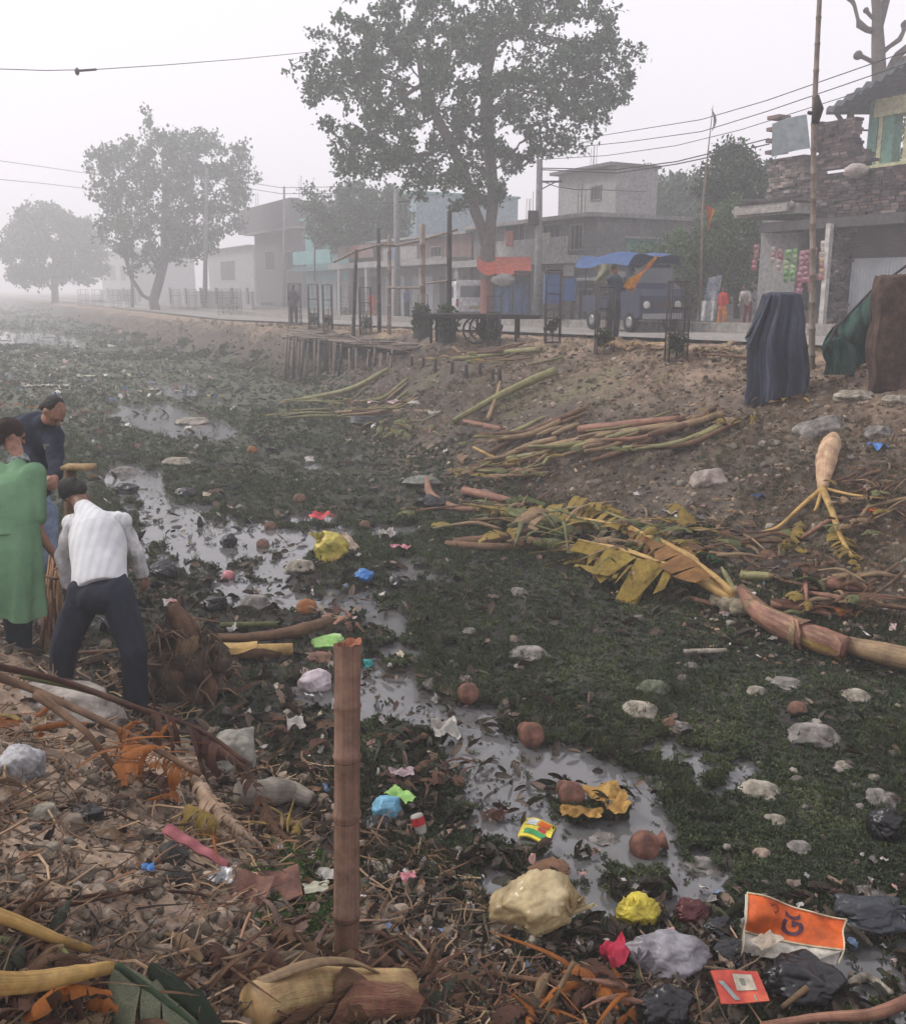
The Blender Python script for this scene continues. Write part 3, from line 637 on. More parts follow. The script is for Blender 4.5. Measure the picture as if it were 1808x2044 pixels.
    dens = .35 + .65 * (np.array([mnoise.noise(Vector(p) * .9) for p in tp]) > -.12); keep = rg.random(nleaf) < dens[cnt]; cnt = cnt[keep]
    lp = tp[cnt] + rg.normal(0, cl * .34, (len(cnt), 3)) - np.array([0, 0, .08])
    o = scatter('crown', LEAF, lp - np.array(loc), rg.uniform(.7, 1.25, len(cnt)) * lsz, leaf or leafm, None, seed, tilt=.95, kind=None, parent=root)
    return root
FORKS = {}
def Zs(x, y, d): return tuple(Q(x, y, d))
D1 = 35.0
FORKS['peepal_tree1'] = [(3, [Zs(962, 460, D1), Zs(948, 420, D1 - .3), Zs(940, 385, D1 - .4), Zs(925, 340, D1 - .6), Zs(900, 290, D1 - .8), Zs(870, 230, D1 - .6), Zs(845, 170, D1), Zs(835, 110, D1)])]
tree('peepal_tree', 'large leafy tree with a forked trunk and red painted base standing beside the road', [(590,148),(640,135),(636,95),(700,45),(770,15),(800,-60),(1000,-110),(1200,-60),(1236,20),(1215,90),(1245,120),(1290,175),(1235,190),(1212,230),(1212,290),(1180,298),(1150,262),(1105,300),(1065,330),(1060,358),(1020,335),(1002,350),(1000,388),(960,405),(885,408),(835,395),(780,350),(740,368),(700,380),(655,335),(632,292),(655,262),(640,205),(600,175)],
     D1, [Zs(974, 668, D1), Zs(974, 600, D1), Zs(974, 540, D1), Zs(973, 500, D1), Zs(980, 440, D1), Zs(985, 395, D1), Zs(980, 340, D1), Zs(975, 280, D1), Zs(968, 220, D1), Zs(970, 160, D1), Zs(985, 90, D1)], .29, 4.6, 560, 50000, .15, 1,
     holes=[(1130, 255, 26), (850, 280, 14), (900, 250, 12), (720, 210, 12), (1200, 235, 14), (1050, 215, 12), (760, 150, 12), (1010, 300, 12), (800, 210, 10)], cl=.33, step=.35)
mb = MB(); mb.tube([Zs(974, 655, D1), Zs(974, 560, D1)], [.315, .30], 14, cap=False); r_ = [o for o in COL.objects if o.name == 'peepal_tree'][0]
build(mb, 'painted_band', M('red_ochre_paint', (.30, .10, .08), (.22, .09, .07), sc=6), r_)
D2 = 74
FORKS['road_tree2'] = [(1, [Zs(285, 590, D2), Zs(262, 555, D2), Zs(250, 510, D2), Zs(255, 450, D2)])]
tree('road_tree', 'grey green tree standing in the haze at the middle left', [(190,310),(230,285),(260,280),(300,275),(312,245),(335,262),(400,262),(420,275),(460,285),(485,300),(500,345),(485,380),(495,410),(465,440),(440,470),(420,500),(385,510),(340,525),(290,525),(250,510),(210,485),(205,450),(215,400),(200,360)],
     D2, [Zs(310, 620, D2), Zs(306, 600, D2), Zs(318, 560, D2), Zs(330, 510, D2), Zs(330, 440, D2), Zs(330, 380, D2)], .42, 5, 260, 21000, .27, 2, cl=.74, step=.7, holes=[(300, 345, 9), (430, 325, 9), (455, 300, 8)])
D3 = 112
tree('haze_tree', 'palest farthest tree dissolving into the haze at the left edge', [(15,480),(30,440),(60,430),(85,405),(110,412),(135,430),(175,440),(200,480),(205,540),(180,560),(120,560),(60,560),(25,550)],
     D3, [Zs(110, 606, D3), Zs(110, 590, D3), Zs(108, 560, D3), Zs(110, 500, D3)], .5, 5, 150, 15000, .42, 3, cl=.95, step=1.0)
tree('dense_tree', 'dense dark tree standing in front of the turquoise house', [(605,440),(640,400),(690,378),(760,372),(800,385),(820,420),(810,470),(760,500),(700,500),(640,480)], 55,
     [Zs(705, 634, 55), Zs(700, 590, 55), Zs(702, 540, 55), Zs(705, 470, 55)], .25, 2.5, 130, 14000, .2, 4, cl=.5, step=.5)
tree('round_tree', 'round crowned bluish tree behind the brick hall', [(1270,430),(1290,385),(1330,360),(1380,368),(1400,395),(1410,450),(1400,510),(1300,510),(1270,480)], 52,
     [Zs(1340, 600, 52), Zs(1340, 540, 52), Zs(1340, 460, 52)], .3, 4, 130, 13000, .24, 5, cl=.6, step=.6)
tree('small_pine', 'thin feathery conifer tip beside the round crowned tree', [(1255,392),(1290,375),(1298,335),(1306,375),(1330,392),(1330,410),(1260,410)], 56,
     [Zs(1300, 600, 56), Zs(1300, 520, 56), Zs(1299, 420, 56)], .16, .7, 30, 2500, .16, 6, cl=.5, step=.5)
tree('bushy_tree', 'dark bushy tree growing behind the canopy of the brick shop', [(1420,330),(1440,300),(1470,302),(1500,318),(1512,350),(1520,400),(1425,400),(1412,370)], 33,
     [Zs(1470, 640, 33), Zs(1470, 540, 33), Zs(1468, 440, 33), Zs(1468, 370, 33)], .16, 1.5, 80, 9000, .13, 7, cl=.42, step=.35)
tree('creeper_tree', 'bright green creeper covered tree left of the brick shop', [(1255,520),(1300,490),(1370,470),(1420,440),(1450,400),(1500,440),(1506,520),(1500,580),(1440,590),(1350,600),(1270,600),(1240,560)], 30,
     [Zs(1400, 660, 30), Zs(1400, 600, 30), Zs(1405, 530, 30)], .14, 1.6, 190, 17000, .115, 8, cl=.42, step=.35, leaf=leafb)
tree('roof_sapling', 'thin sapling rising behind the pale blue house', [(600,420),(615,380),(640,385),(655,405),(640,440)], 54, [Zs(628, 560, 54), Zs(628, 500, 54), Zs(628, 430, 54)], .08, .8, 18, 1100, .16, 9, cl=.5, step=.5)
# pollarded bare tree at the top right
Db = 29.0; root = thing('pollarded_tree', 'bare pollarded tree with knobbly stub branches at the upper right corner', 'tree', Q(1757, 640, Db))
mb = MB(); mb.tube([Q(1757, 640, Db), Q(1757, 400, Db), Q(1756, 190, Db), Q(1752, 90, Db), Q(1750, 20, Db), Q(1742, -60, Db), Q(1735, -150, Db)], [.5, .42, .24, .2, .15, .12, .09], 10, wob=.06, seed=1); build(mb, 'trunk', bark, root)
for k, (pp, rr) in enumerate([([(1752, 60), (1768, 0), (1775, -60), (1780, -130)], [.14, .13, .11, .08]), ([(1748, 62), (1730, 58), (1715, 48), (1712, 38), (1705, 10), (1697, -5)], [.11, .1, .12, .06, .06, .09]), ([(1750, 40), (1738, 32), (1728, 20)], [.08, .06, .07]),
        ([(1755, 128), (1740, 122), (1722, 113), (1712, 110)], [.1, .07, .07, .11]), ([(1760, 105), (1775, 92), (1795, 78), (1803, 62), (1806, 48)], [.09, .07, .08, .07, .1]), ([(1760, 170), (1775, 145), (1785, 120), (1790, 112), (1810, 95), (1835, 80), (1860, 40)], [.2, .17, .14, .13, .12, .11, .09]), ([(1790, 130), (1800, 118), (1822, 112), (1850, 108)], [.1, .09, .09, .08])]):
    mb = MB(); mb.tube([Q(x, y, Db) for x, y in pp], rr, 8, wob=.1, seed=k); x, y = pp[-1]; mb.ico(Q(x, y, Db), rr[-1] * 1.25, 2, lambda v, p: p * (1 + .3 * mnoise.noise(v * 3))); build(mb, 'branch', bark, root)
# leaves of a tree seen through the green porch
tree('porch_tree', 'pale green foliage seen through the porch of the green and cream house', [(1775,330),(1785,270),(1800,230),(1850,200),(1870,330)], 33, [Zs(1815, 640, 33), Zs(1815, 450, 33), Zs(1812, 350, 33)], .1, .8, 24, 1500, .13, 10, cl=.45, step=.35, leaf=leafb)
# ---------------------------------------------------------------- poles, wires
bam = M('bamboo_grey', (.24, .19, .15), (.15, .115, .09), sc=3, uv=(3, 1.5), bump=.25, rough=.6)
bamd = M('bamboo_dark', (.045, .036, .032), (.025, .022, .02), sc=4, bump=.2)
polem = M('pole_concrete', (.22, .22, .225), (.15, .15, .155), sc=2, bump=.1)
def onroad(x, y): return G(x, y)
def bamboo(name, label, cat, pts, r0, r1, mat, group=None, node=.35, n=8):
    mb = MB(); P = []; rr = []; L = sum((Vector(pts[i + 1]) - Vector(pts[i])).length for i in range(len(pts) - 1)); acc = 0
    for i in range(len(pts) - 1):
        a, b_ = Vector(pts[i]), Vector(pts[i + 1]); l = (b_ - a).length; m = max(1, int(l / node))
        for k in range(m):
            u = k / m; r = r0 + (r1 - r0) * (acc + l * u) / L
            for du, f in ((0, 1.0), (.012, 1.13), (.03, 1.13), (.045, .97)): P.append(a.lerp(b_, u + du / l * 1.0 if l > .05 else u)); rr.append(r * f)
        acc += l
    P.append(Vector(pts[-1])); rr.append(r1); mb.tube(P, rr, n)
    if cat is None: return mb
    return solo(mb, name, mat, label, cat, pts[0], group)
# tall bamboo pole in front of the shop
pb = G(1622, 735); d_ = dep(pb)
th = thing('bamboo_pole', 'tall thin bamboo pole standing on the bank top in front of the brick shop', 'pole', pb)
build(bamboo('x', '', None, [pb - Vector((0, 0, .2)), Q(1622, 500, d_), Q(1624, 250, d_), Q(1631, 90, d_), Q(1641, -120, d_)], .05, .034, bam), 'pole', bam, th)
mb = MB(); mb.tube([Q(1626, 245, d_ - .05), Q(1633, 215, d_ - .06), Q(1632, 190, d_ - .05)], [.05, .07, .02], 7, wob=.2); mb.ico(Q(1617, 225, d_), (.05, .04, .03), 1); mb.tube([Q(1612, 222, d_), Q(1632, 232, d_)], .015, 5); build(mb, 'cloth_knot', bamd, th)
# utility poles
def upole(px, yb, yt, d, r, label, arms=True, lean=0):
    base = Q(px, yb, d); th = thing('utility_pole', label, 'utility pole', base, 0, 'utility poles along the road'); mb = MB(); mb.tube([base, Q(px + lean, yt, d)], [r, r * .65], 8); build(mb, 'pole', polem, th)
    if arms:
        top = Q(px + lean, yt + 12, d); mb = MB(); mb.tube([top + Vector((-.7, .4, -.3)), top + Vector((.7, -.4, -.3))], .05, 4); build(mb, 'crossarm', steel, th)
        for k in (-.6, 0, .6): mb = MB(); mb.lathe(top + Vector((k, -k * .57, -.27)), [(.03, 0), (.06, .06), (.04, .1), (.06, .14), (0, .2)], 8); build(mb, 'insulator', M('insulator', (.3, .3, .32), rough=.3), th)
    return th
D0 = 30.5
u1 = upole(1072, 662, 318, D0, .15, 'thick grey utility pole right of the large tree, carrying a meter box', False, 5)
mb = MB(); mb.box(Q(1064, 434, D0 - .15), (.35, .2, .45)); build(mb, 'meter_box', steel, u1, smooth=False)
mb = MB(); mb.box(Q(1098, 362, D0), (.8, .06, .06)); mb.tube([Q(1075, 380, D0), Q(1110, 362, D0)], .02, 5); build(mb, 'bracket', steel, u1, smooth=False)
upole(793, 650, 378, 44, .19, 'faint utility pole behind the leaning bamboo posts', True, -2); upole(409, 618, 335, 70, .2, 'pale utility pole in front of the grey green tree in the haze', True, 3)
upole(567, 612, 372, 68, .12, 'thin faint utility pole above the unfinished building', False); upole(264, 612, 470, 80, .16, 'short faint utility pole under the middle left tree', False)
wirem = M('wire_black', (.05, .05, .055), rough=.6, bump=0)
def wire(label, pts, r=.010, group='overhead wires', name='overhead_wire'):
    P = [Q(*p) for p in pts]; out_ = []
    for i in range(len(P) - 1):
        for k in range(6): out_.append(P[i].lerp(P[i + 1], k / 6))
    out_.append(P[-1]); mb = MB(); mb.tube(out_, r, 5, cap=True); return solo(mb, name, wirem, label, 'wire', P[0], group)
wa = thing('overhead_cable', 'lone cable sagging across the sky at the upper left with a dark spreader on it', 'wire', Q(-60, 134, 20), 0, 'overhead wires')
mb = MB(); mb.tube([Q(-60, 133, 20), Q(0, 137, 20), Q(90, 140, 21), Q(190, 138, 22), Q(330, 129, 24), Q(480, 117, 27), Q(640, 101, 33)], .010, 5); build(mb, 'cable', wirem, wa)
mb = MB(); mb.tube([Q(150, 141, 21.6), Q(192, 138, 22)], .03, 6); mb.ico(Q(154, 142, 21.6), (.06, .05, .1), 1); build(mb, 'spreader', steel, wa)
wire('faint upper wire at the left edge running into the middle left tree', [(-60, 312, 50), (90, 333, 58), (205, 350, 66)], .016)
wire('faint lower wire at the left edge running into the middle left tree', [(-60, 352, 50), (90, 366, 58), (205, 380, 66)], .016)
wire('upper faint wire between the middle left tree and the large tree', [(409, 350, 62), (560, 374, 60), (700, 372, 52), (793, 385, 44)], .02)
wire('lower faint wire between the middle left tree and the large tree', [(409, 362, 62), (560, 386, 60), (700, 385, 52), (793, 395, 44)], .02)
wire('topmost wire on the right between the large tree and the tall bamboo pole', [(1076, 290, D0), (1250, 262, 26), (1400, 238, 22), (1530, 200, 19), (1850, 88, 15)])
wire('second wire from the top on the right above the flag pole tip', [(1076, 300, D0), (1250, 283, 26), (1400, 262, 22), (1530, 222, 19), (1850, 112, 15)])
wire('third wire from the top on the right ending behind the brick shop', [(1076, 318, D0), (1210, 310, 28), (1350, 290, 25), (1480, 258, 23), (1850, 140, 18)])
wire('fourth wire from the top on the right leading to the stacked bricks', [(1078, 335, D0), (1230, 338, 29), (1350, 322, 27), (1440, 300, 26), (1535, 276, 26)], .018)
wire('lowest of the right hand wires leading to the tin sheet of the shop', [(1078, 338, D0), (1230, 345, 29), (1350, 327, 27), (1440, 308, 26), (1535, 287, 26)], .018)
wire('cable from the meter pole to the roof room', [(1078, 360, D0), (1110, 372, 31), (1150, 378, 33), (1190, 378, 35), (1290, 382, 38)], .016)
# flag pole and its flag
fb = Q(1396, 640, 24); th = thing('flag_pole', 'thin leaning bamboo flag pole with a feathered tip left of the bushy tree', 'flag pole', fb)
mb = MB(); mb.tube([fb, Q(1403, 400, 24), Q(1411, 320, 24), Q(1423, 210, 24)], [.035, .028, .02, .008], 6); build(mb, 'pole', bam, th)
mb = MB(); mb.grid(lambda u, v: tuple(Q(1419 + 5 * math.sin(u * 3) + v * 6 * math.sin(u * 3.1), 215 + u * 48, 24 - .05 * v)), 10, 3); build(mb, 'tip_ribbon', M('ribbon_grey', (.2, .2, .2)), th)
def tri_flag(name, label, A, B, C, base, mat, mat2, cat='flag', wave=.05, split=.75, par=None):
    A, B, C = Vector(A), Vector(B), Vector(C); th = thing(name, label, cat, base) if par is None else par; nrm = (B - A).cross(C - A).normalized()
    f = lambda u, v: tuple(A.lerp(B, u).lerp(C, v) + nrm * wave * math.sin(u * 5 + v * 7) * (1 - v * .3)); 
    mb = MB(); mb.grid(lambda u, v: f(u * split, v), 10, 12); build(mb, 'cloth' if par is None else 'flag_cloth', mat, th)
    mb = MB(); mb.grid(lambda u, v: f(split + u * (1 - split), v), 3, 12); build(mb, 'border' if par is None else 'flag_border', mat2, th); return th
redf = M('flag_red', (.42, .09, .05), (.3, .06, .04), sc=5, trans=.3, bump=.1); yelf = M('flag_yellow', (.70, .33, .035), (.52, .22, .02), sc=5, trans=.35, bump=.1); 
tri_flag('pennant', 'small red pennant with a yellow edge hanging in front of the creeper covered tree', Q(1410, 405, 24), Q(1426, 420, 24), Q(1411, 462, 24), Q(1411, 462, 24), redf, yelf, split=.7)
# ---------------------------------------------------------------- tree guards, posts, bamboo platform
ironm = M('iron_mesh', (.05, .052, .055), (.08, .06, .05), sc=20, bump=0, rough=.6)
plantm = M('plant_dark', (.05, .075, .03), (.03, .045, .02), sc=5, isl=1, trans=.2, bump=0)
def leafball(c, r, n, sz, seed, parent, name='foliage', mat=None, flat=1.0):
    rg = np.random.default_rng(seed); v = rg.normal(0, 1, (n, 3)); v /= np.linalg.norm(v, axis=1)[:, None]; q = v * (rg.random(n) ** .5)[:, None] * r * np.array([1, 1, flat]) + np.array(c) - np.array(WORLDM[parent.name].translation)
    return scatter(name, LEAF, q, rg.uniform(.6, 1.3, n) * sz, mat or plantm, None, seed, tilt=1.0, kind=None, parent=parent)
def guard(px, yb, yt, wpx, label, d=None, plant=True, vert=7, group='iron tree guards along the bank top'):
    p = G(px, yb) if d is None else Q(px, yb, d); d = dep(p); r = wpx / 2 * d / F; H_ = (yb - yt) * d / F; th = thing('tree_guard', label, 'tree guard', p, 0, group)
    mb = MB()
    for k in range(4): an = math.pi / 4 + k * math.pi / 2; mb.tube([p + Vector((math.cos(an) * r * 1.2, math.sin(an) * r * 1.2, 0)), p + Vector((math.cos(an) * r * 1.2, math.sin(an) * r * 1.2, H_))], .016, 4)
    for z in (.02, .35, .68, 1.0):
        pts = [p + Vector((math.cos(math.pi / 4 + k * math.pi / 2) * r * 1.2, math.sin(math.pi / 4 + k * math.pi / 2) * r * 1.2, H_ * z)) for k in range(5)]; mb.tube(pts, .012, 4, cap=False)
    build(mb, 'frame', ironm, th); mb = MB(); q = r * 1.2 * .7071
    for side in range(4):
        rt = Matrix.Rotation(side * math.pi / 2, 3, 'Z')
        for k in range(1, vert): x = -q + 2 * q * k / vert; mb.tube([p + rt @ Vector((x, q, 0)), p + rt @ Vector((x, q, H_ * .98))], .0028, 3, cap=False)
        for k in range(1, int(H_ / .17)): z = k * .17; mb.tube([p + rt @ Vector((-q, q, z)), p + rt @ Vector((q, q, z))], .0028, 3, cap=False)
    build(mb, 'mesh', ironm, th)
    if plant:
        mb = MB(); mb.tube([p, p + Vector((.03, 0, H_ * .5))], .015, 5); build(mb, 'sapling', bark, th); leafball(p + Vector((0, 0, H_ * .25)), r * .9, 90, .09, int(px), th)
    return th
guard(1205, 705, 574, 38, 'iron mesh tree guard in front of the man holding the yellow flag'); guard(1348, 722, 565, 42, 'tilted dark iron mesh tree guard at the front of the blue truck')
guard(1102, 688, 545, 34, 'iron mesh tree guard in front of the upright blue box'); guard(985, 688, 590, 30, 'iron mesh tree guard beside the bare handcart')
guard(590, 652, 570, 26, 'iron tree guard around the standing man in the haze', plant=False); guard(627, 660, 572, 22, 'iron tree guard second from the left edge of the bamboo platform'); guard(655, 662, 570, 20, 'iron tree guard third from the left edge of the bamboo platform')
guard(690, 640, 572, 22, 'iron tree guard left of the orange clothed person'); guard(730, 664, 572, 26, 'iron tree guard just below the orange clothed person')
guard(460, 632, 578, 44, 'wide faint tree guard with a dark plant under the middle left tree'); guard(845, 655, 590, 22, 'narrow iron tree guard left of the leafy post base', plant=True)
for k, px in enumerate((168, 196, 232, 262, 352, 384, 412)):
    guard(px, 612 + (px - 168) * .02, 578, 18, ['leftmost faint tree guard on the hazy bank', 'second faint tree guard on the hazy bank', 'third faint tree guard on the hazy bank', 'faint tree guard under the branch of the middle left tree', 'faint tree guard right of the twin trunk', 'faint tree guard left of the pale utility pole', 'faint tree guard at the foot of the pale utility pole'][k], d=[88, 84, 80, 77, 70, 67, 64][k], plant=False, vert=5)
def post(px, yb, xt, yt, r, label, mat=bamd, base=None):
    p = G(px, yb) if base is None else base; d = dep(p); return bamboo('bamboo_post', label, 'post', [p - Vector((0, 0, .3)), Q(xt, yt, d)], r * 1.2, r, mat, 'upright bamboo posts of the platform', .5)
DP = {}
for px, yb, xt, yt, r, lb, m in ((703, 682, 711, 498, .05, 'leftmost dark bamboo post rising from the platform', bamd), (757, 662, 755, 455, .055, 'tall dark bamboo post second from the left on the platform', bamd), (776, 664, 777, 468, .055, 'brown bamboo post right beside the tall dark one', bam),
        (843, 672, 843, 448, .07, 'thick bamboo post rising from the bushy leaf skirt', bam), (896, 680, 897, 422, .06, 'tallest dark bamboo post at the right of the platform', bamd)):
    post(px, yb, xt, yt, r, lb, m)
dd = dep(G(776, 664)) - .1
bamboo('bamboo_rail', 'long bent bamboo rail tied across the tops of the platform posts', 'bamboo rail', [Q(667, 522, dd + 3), Q(712, 500, dd + 1), Q(757, 488, dd), Q(790, 490, dd), Q(843, 478, dd - 1), Q(912, 458, dd - 2.5)], .045, .035, bam, 'bamboo rails tied to the posts')
bamboo('bamboo_rail', 'lower thin bamboo rail joining the posts at half height', 'bamboo rail', [Q(778, 574, dd), Q(840, 574, dd - 1), Q(846, 566, dd - 1), Q(910, 558, dd - 2.3)], .035, .028, bam, 'bamboo rails tied to the posts')
for px, y, r, lb in ((842, 656, .27, 'dark leafy skirt tied round the foot of the thick bamboo post'), (892, 666, .30, 'dark leafy skirt tied round the foot of the tallest bamboo post')):
    p = G(px, y + 18); th = thing('leaf_skirt', lb, 'foliage bundle', p, 0, 'leafy bundles at the post feet'); mb = MB(); mb.lathe(p, [(.24, 0), (.22, .3), (.16, .6), (.10, .8), (0, .84)], 12); build(mb, 'bundle', M('dark_bundle', (.03, .032, .03), (.05, .05, .04), sc=12, bump=1), th); leafball(p + Vector((0, 0, .5)), r, 700, .10, int(px), th, flat=1.5)
# ghat platform of bamboo poles on stakes
pc = G(640, 672); th = thing('bamboo_platform', 'rough bamboo platform on many thin stakes built over the canal slope', 'platform', pc)
rr = random.Random(5); zt = float(zroad(24)) - .3; corner = [G(575, 700), G(790, 705)]
def PL(s, t, z): a, b_ = xy(s, t); return Vector((a, b_, z))
_a = onZ(795, 702, zt); _b = onZ(578, 672, zt); sA, tA = st(_a.x, _a.y); sB, tB = st(_b.x, _b.y)
for k in range(40):
    u = k / 39; s = sA + (sB - sA) * u; t = tA - .2 + (tB - tA) * u + rr.uniform(-.15, .15); top = PL(s, t, zt + rr.uniform(-.05, .12)); bot = PL(s + rr.uniform(-.1, .1), t - rr.uniform(0, .2), FLOOR - .1)
    mb = MB(); mb.tube([bot, top], [.04, .032], 6); build(mb, 'stake', bamd if rr.random() < .5 else bam, th)
for k in range(12):
    t = k * .15; mb = MB(); mb.tube([PL(sA - rr.uniform(0, 1.0), tA + t, zt + .05 + .04 * (k % 2)), PL((sA + sB) / 2, (tA + tB) / 2 + t, zt + .02 + rr.uniform(0, .06)), PL(sB + rr.uniform(-.5, .8), tB + t, zt + .05)], [.045, .04, .03], 6); build(mb, 'deck_pole', bam, th)
for k in range(12):
    s = sA + (sB - sA) * k / 11; mb = MB(); tk = tA + (tB - tA) * k / 11; mb.tube([PL(s, tk - .25, zt - .04), PL(s + .3, tk + 1.9, zt - .02)], .035, 5); build(mb, 'cross_pole', bamd, th)
mb = MB()
for k in range(60): uu = rr.random(); s = sA + (sB - sA) * uu; t = tA + (tB - tA) * uu + rr.uniform(0, 1.7); a = rr.uniform(0, 3.14); q = PL(s, t, zt + .14); v = Vector((math.cos(a), math.sin(a), rr.uniform(-.05, .1))) * rr.uniform(.3, 1.1); mb.tube([q - v, q + v], .02, 4)
build(mb, 'loose_sticks', bam, th); mb = MB(); q0 = PL(sA + 3, tA + .15, zt); mb.grid(lambda u, v: tuple(PL(sA + 2 + (sB - sA - 3) * u, tA + (tB - tA) * (.2 + .7 * u) + .14 + .05 * math.sin(u * 9), zt - .02 - v * (.55 + .2 * math.sin(u * 13)))), 20, 5); build(mb, 'dark_cloth', M('dark_cloth', (.02, .02, .022), sc=4), th)
for k, (px, y0, y1) in enumerate(((822, 712, 735), (844, 714, 738), (868, 716, 742), (901, 722, 748), (931, 728, 758), (958, 726, 755), (982, 738, 768), (998, 735, 772))):
    p = G(px, y1); d = dep(p); mb = MB(); mb.tube([p - Vector((0, 0, .15)), Q(px + rr.uniform(-2, 2), y0, d)], [.045, .035], 6)
    solo(mb, 'wooden_stake', bamd, ['stub stake nearest to the platform in the row on the slope', 'second stake from the platform in the row on the slope', 'third stake from the platform in the row on the slope', 'fourth stake from the platform in the row on the slope', 'fourth stake from the right in the row on the slope', 'third stake from the right in the row on the slope', 'second stake from the right in the row on the slope', 'rightmost stake of the row on the slope'][k], 'stake', p, 'row of stub stakes on the far slope')
# ---------------------------------------------------------------- people
skin = M('skin_brown', (.22, .115, .075), (.17, .085, .055), sc=8, bump=.1, rough=.55)
hair = M('hair_black', (.012, .010, .009), (.02, .016, .014), sc=40, bump=.6, rough=.55)
def caps(mb, a, b_, ra, rb, n=24):
    a, b_ = Vector(a), Vector(b_); v = b_ - a; L = v.length
    if L < 1e-5: mb.ico(a, ra, 2); return
    ks = 6; P = []; rr = []
    for i in range(ks): an = math.pi / 2 * (1 - i / ks); P.append(a - v / L * ra * math.sin(an)); rr.append(max(ra * math.cos(an), .001))
    for i in range(ks + 1): u = i / ks; P.append(a + v * u); rr.append(ra + (rb - ra) * u)
    for i in range(1, ks + 1): an = math.pi / 2 * i / ks; P.append(b_ + v / L * rb * math.sin(an)); rr.append(max(rb * math.cos(an), .001))
    mb.tube(P, rr, n)
def chainc(mb, pts, rads):
    for i in range(len(pts) - 1): caps(mb, pts[i], pts[i + 1], rads[i], rads[i + 1])
def ell(mb, c, r, axis=(0, 0, 1), roll=0):
    z = Vector(axis).normalized(); x = Vector((1, 0, 0)); x = (x - z * x.dot(z)).normalized(); y = z.cross(x); m = Matrix((x, y, z)).transposed(); mb.ico(c, r, 5, None, m)
def headm(mb, c, fwd, up, s=1.0, face=True):
    """skull, jaw, nose, ears, brow, lips as one union"""
    fwd = Vector(fwd).normalized(); up = (Vector(up) - fwd * Vector(up).dot(fwd)).normalized(); rt = fwd.cross(up); c = Vector(c); m = Matrix((rt, fwd, up)).transposed()
    P = lambda x, y, z: c + m @ Vector((x, y, z)) * s
    mb.ico(P(0, -.01, .02), (.074 * s, .095 * s, .095 * s), 3, None, m); mb.ico(P(0, .025, -.06), (.052 * s, .06 * s, .06 * s), 3, None, m)
    if face:
        caps(mb, P(0, .085, .015), P(0, .108, -.022), .010 * s, .014 * s); mb.ico(P(0, .075, .035), (.05 * s, .02 * s, .012 * s), 2, None, m); mb.ico(P(0, .08, -.055), (.024 * s, .012 * s, .010 * s), 2, None, m)
    for sx in (-1, 1): mb.ico(P(sx * .078, -.01, -.005), (.012 * s, .022 * s, .034 * s), 2, None, m)
    return P, m
def hand(mb, wrist, direc, palmn, s=1.0, curl=.7):
    d = Vector(direc).normalized(); n_ = Vector(palmn); n_ = (n_ - d * n_.dot(d)).normalized(); sd = d.cross(n_); w_ = Vector(wrist)
    for k in range(4): off = (k - 1.5) * .021 * s; caps(mb, w_ + sd * off * .6, w_ + d * .085 * s + sd * off, .016 * s, .013 * s, 8)
    for k in range(4):
        off = (k - 1.5) * .021 * s; L = (.07, .08, .075, .058)[k] * s; p0 = w_ + d * .085 * s + sd * off; a = curl * .6; p1 = p0 + (d * math.cos(a) + n_ * math.sin(a)) * L * .45; a += curl * .8; p2 = p1 + (d * math.cos(a) + n_ * math.sin(a)) * L * .32; a += curl * .6; p3 = p2 + (d * math.cos(a) + n_ * math.sin(a)) * L * .26
        chainc(mb, [p0, p1, p2, p3], [.0105 * s, .010 * s, .009 * s, .008 * s])
    p0 = w_ + d * .03 * s - sd * .035 * s; p1 = p0 + (d * .7 - sd * .6 + n_ * .3).normalized() * .04 * s; p2 = p1 + (d * .9 + n_ * .5).normalized() * .035 * s; chainc(mb, [p0, p1, p2], [.014 * s, .012 * s, .010 * s])
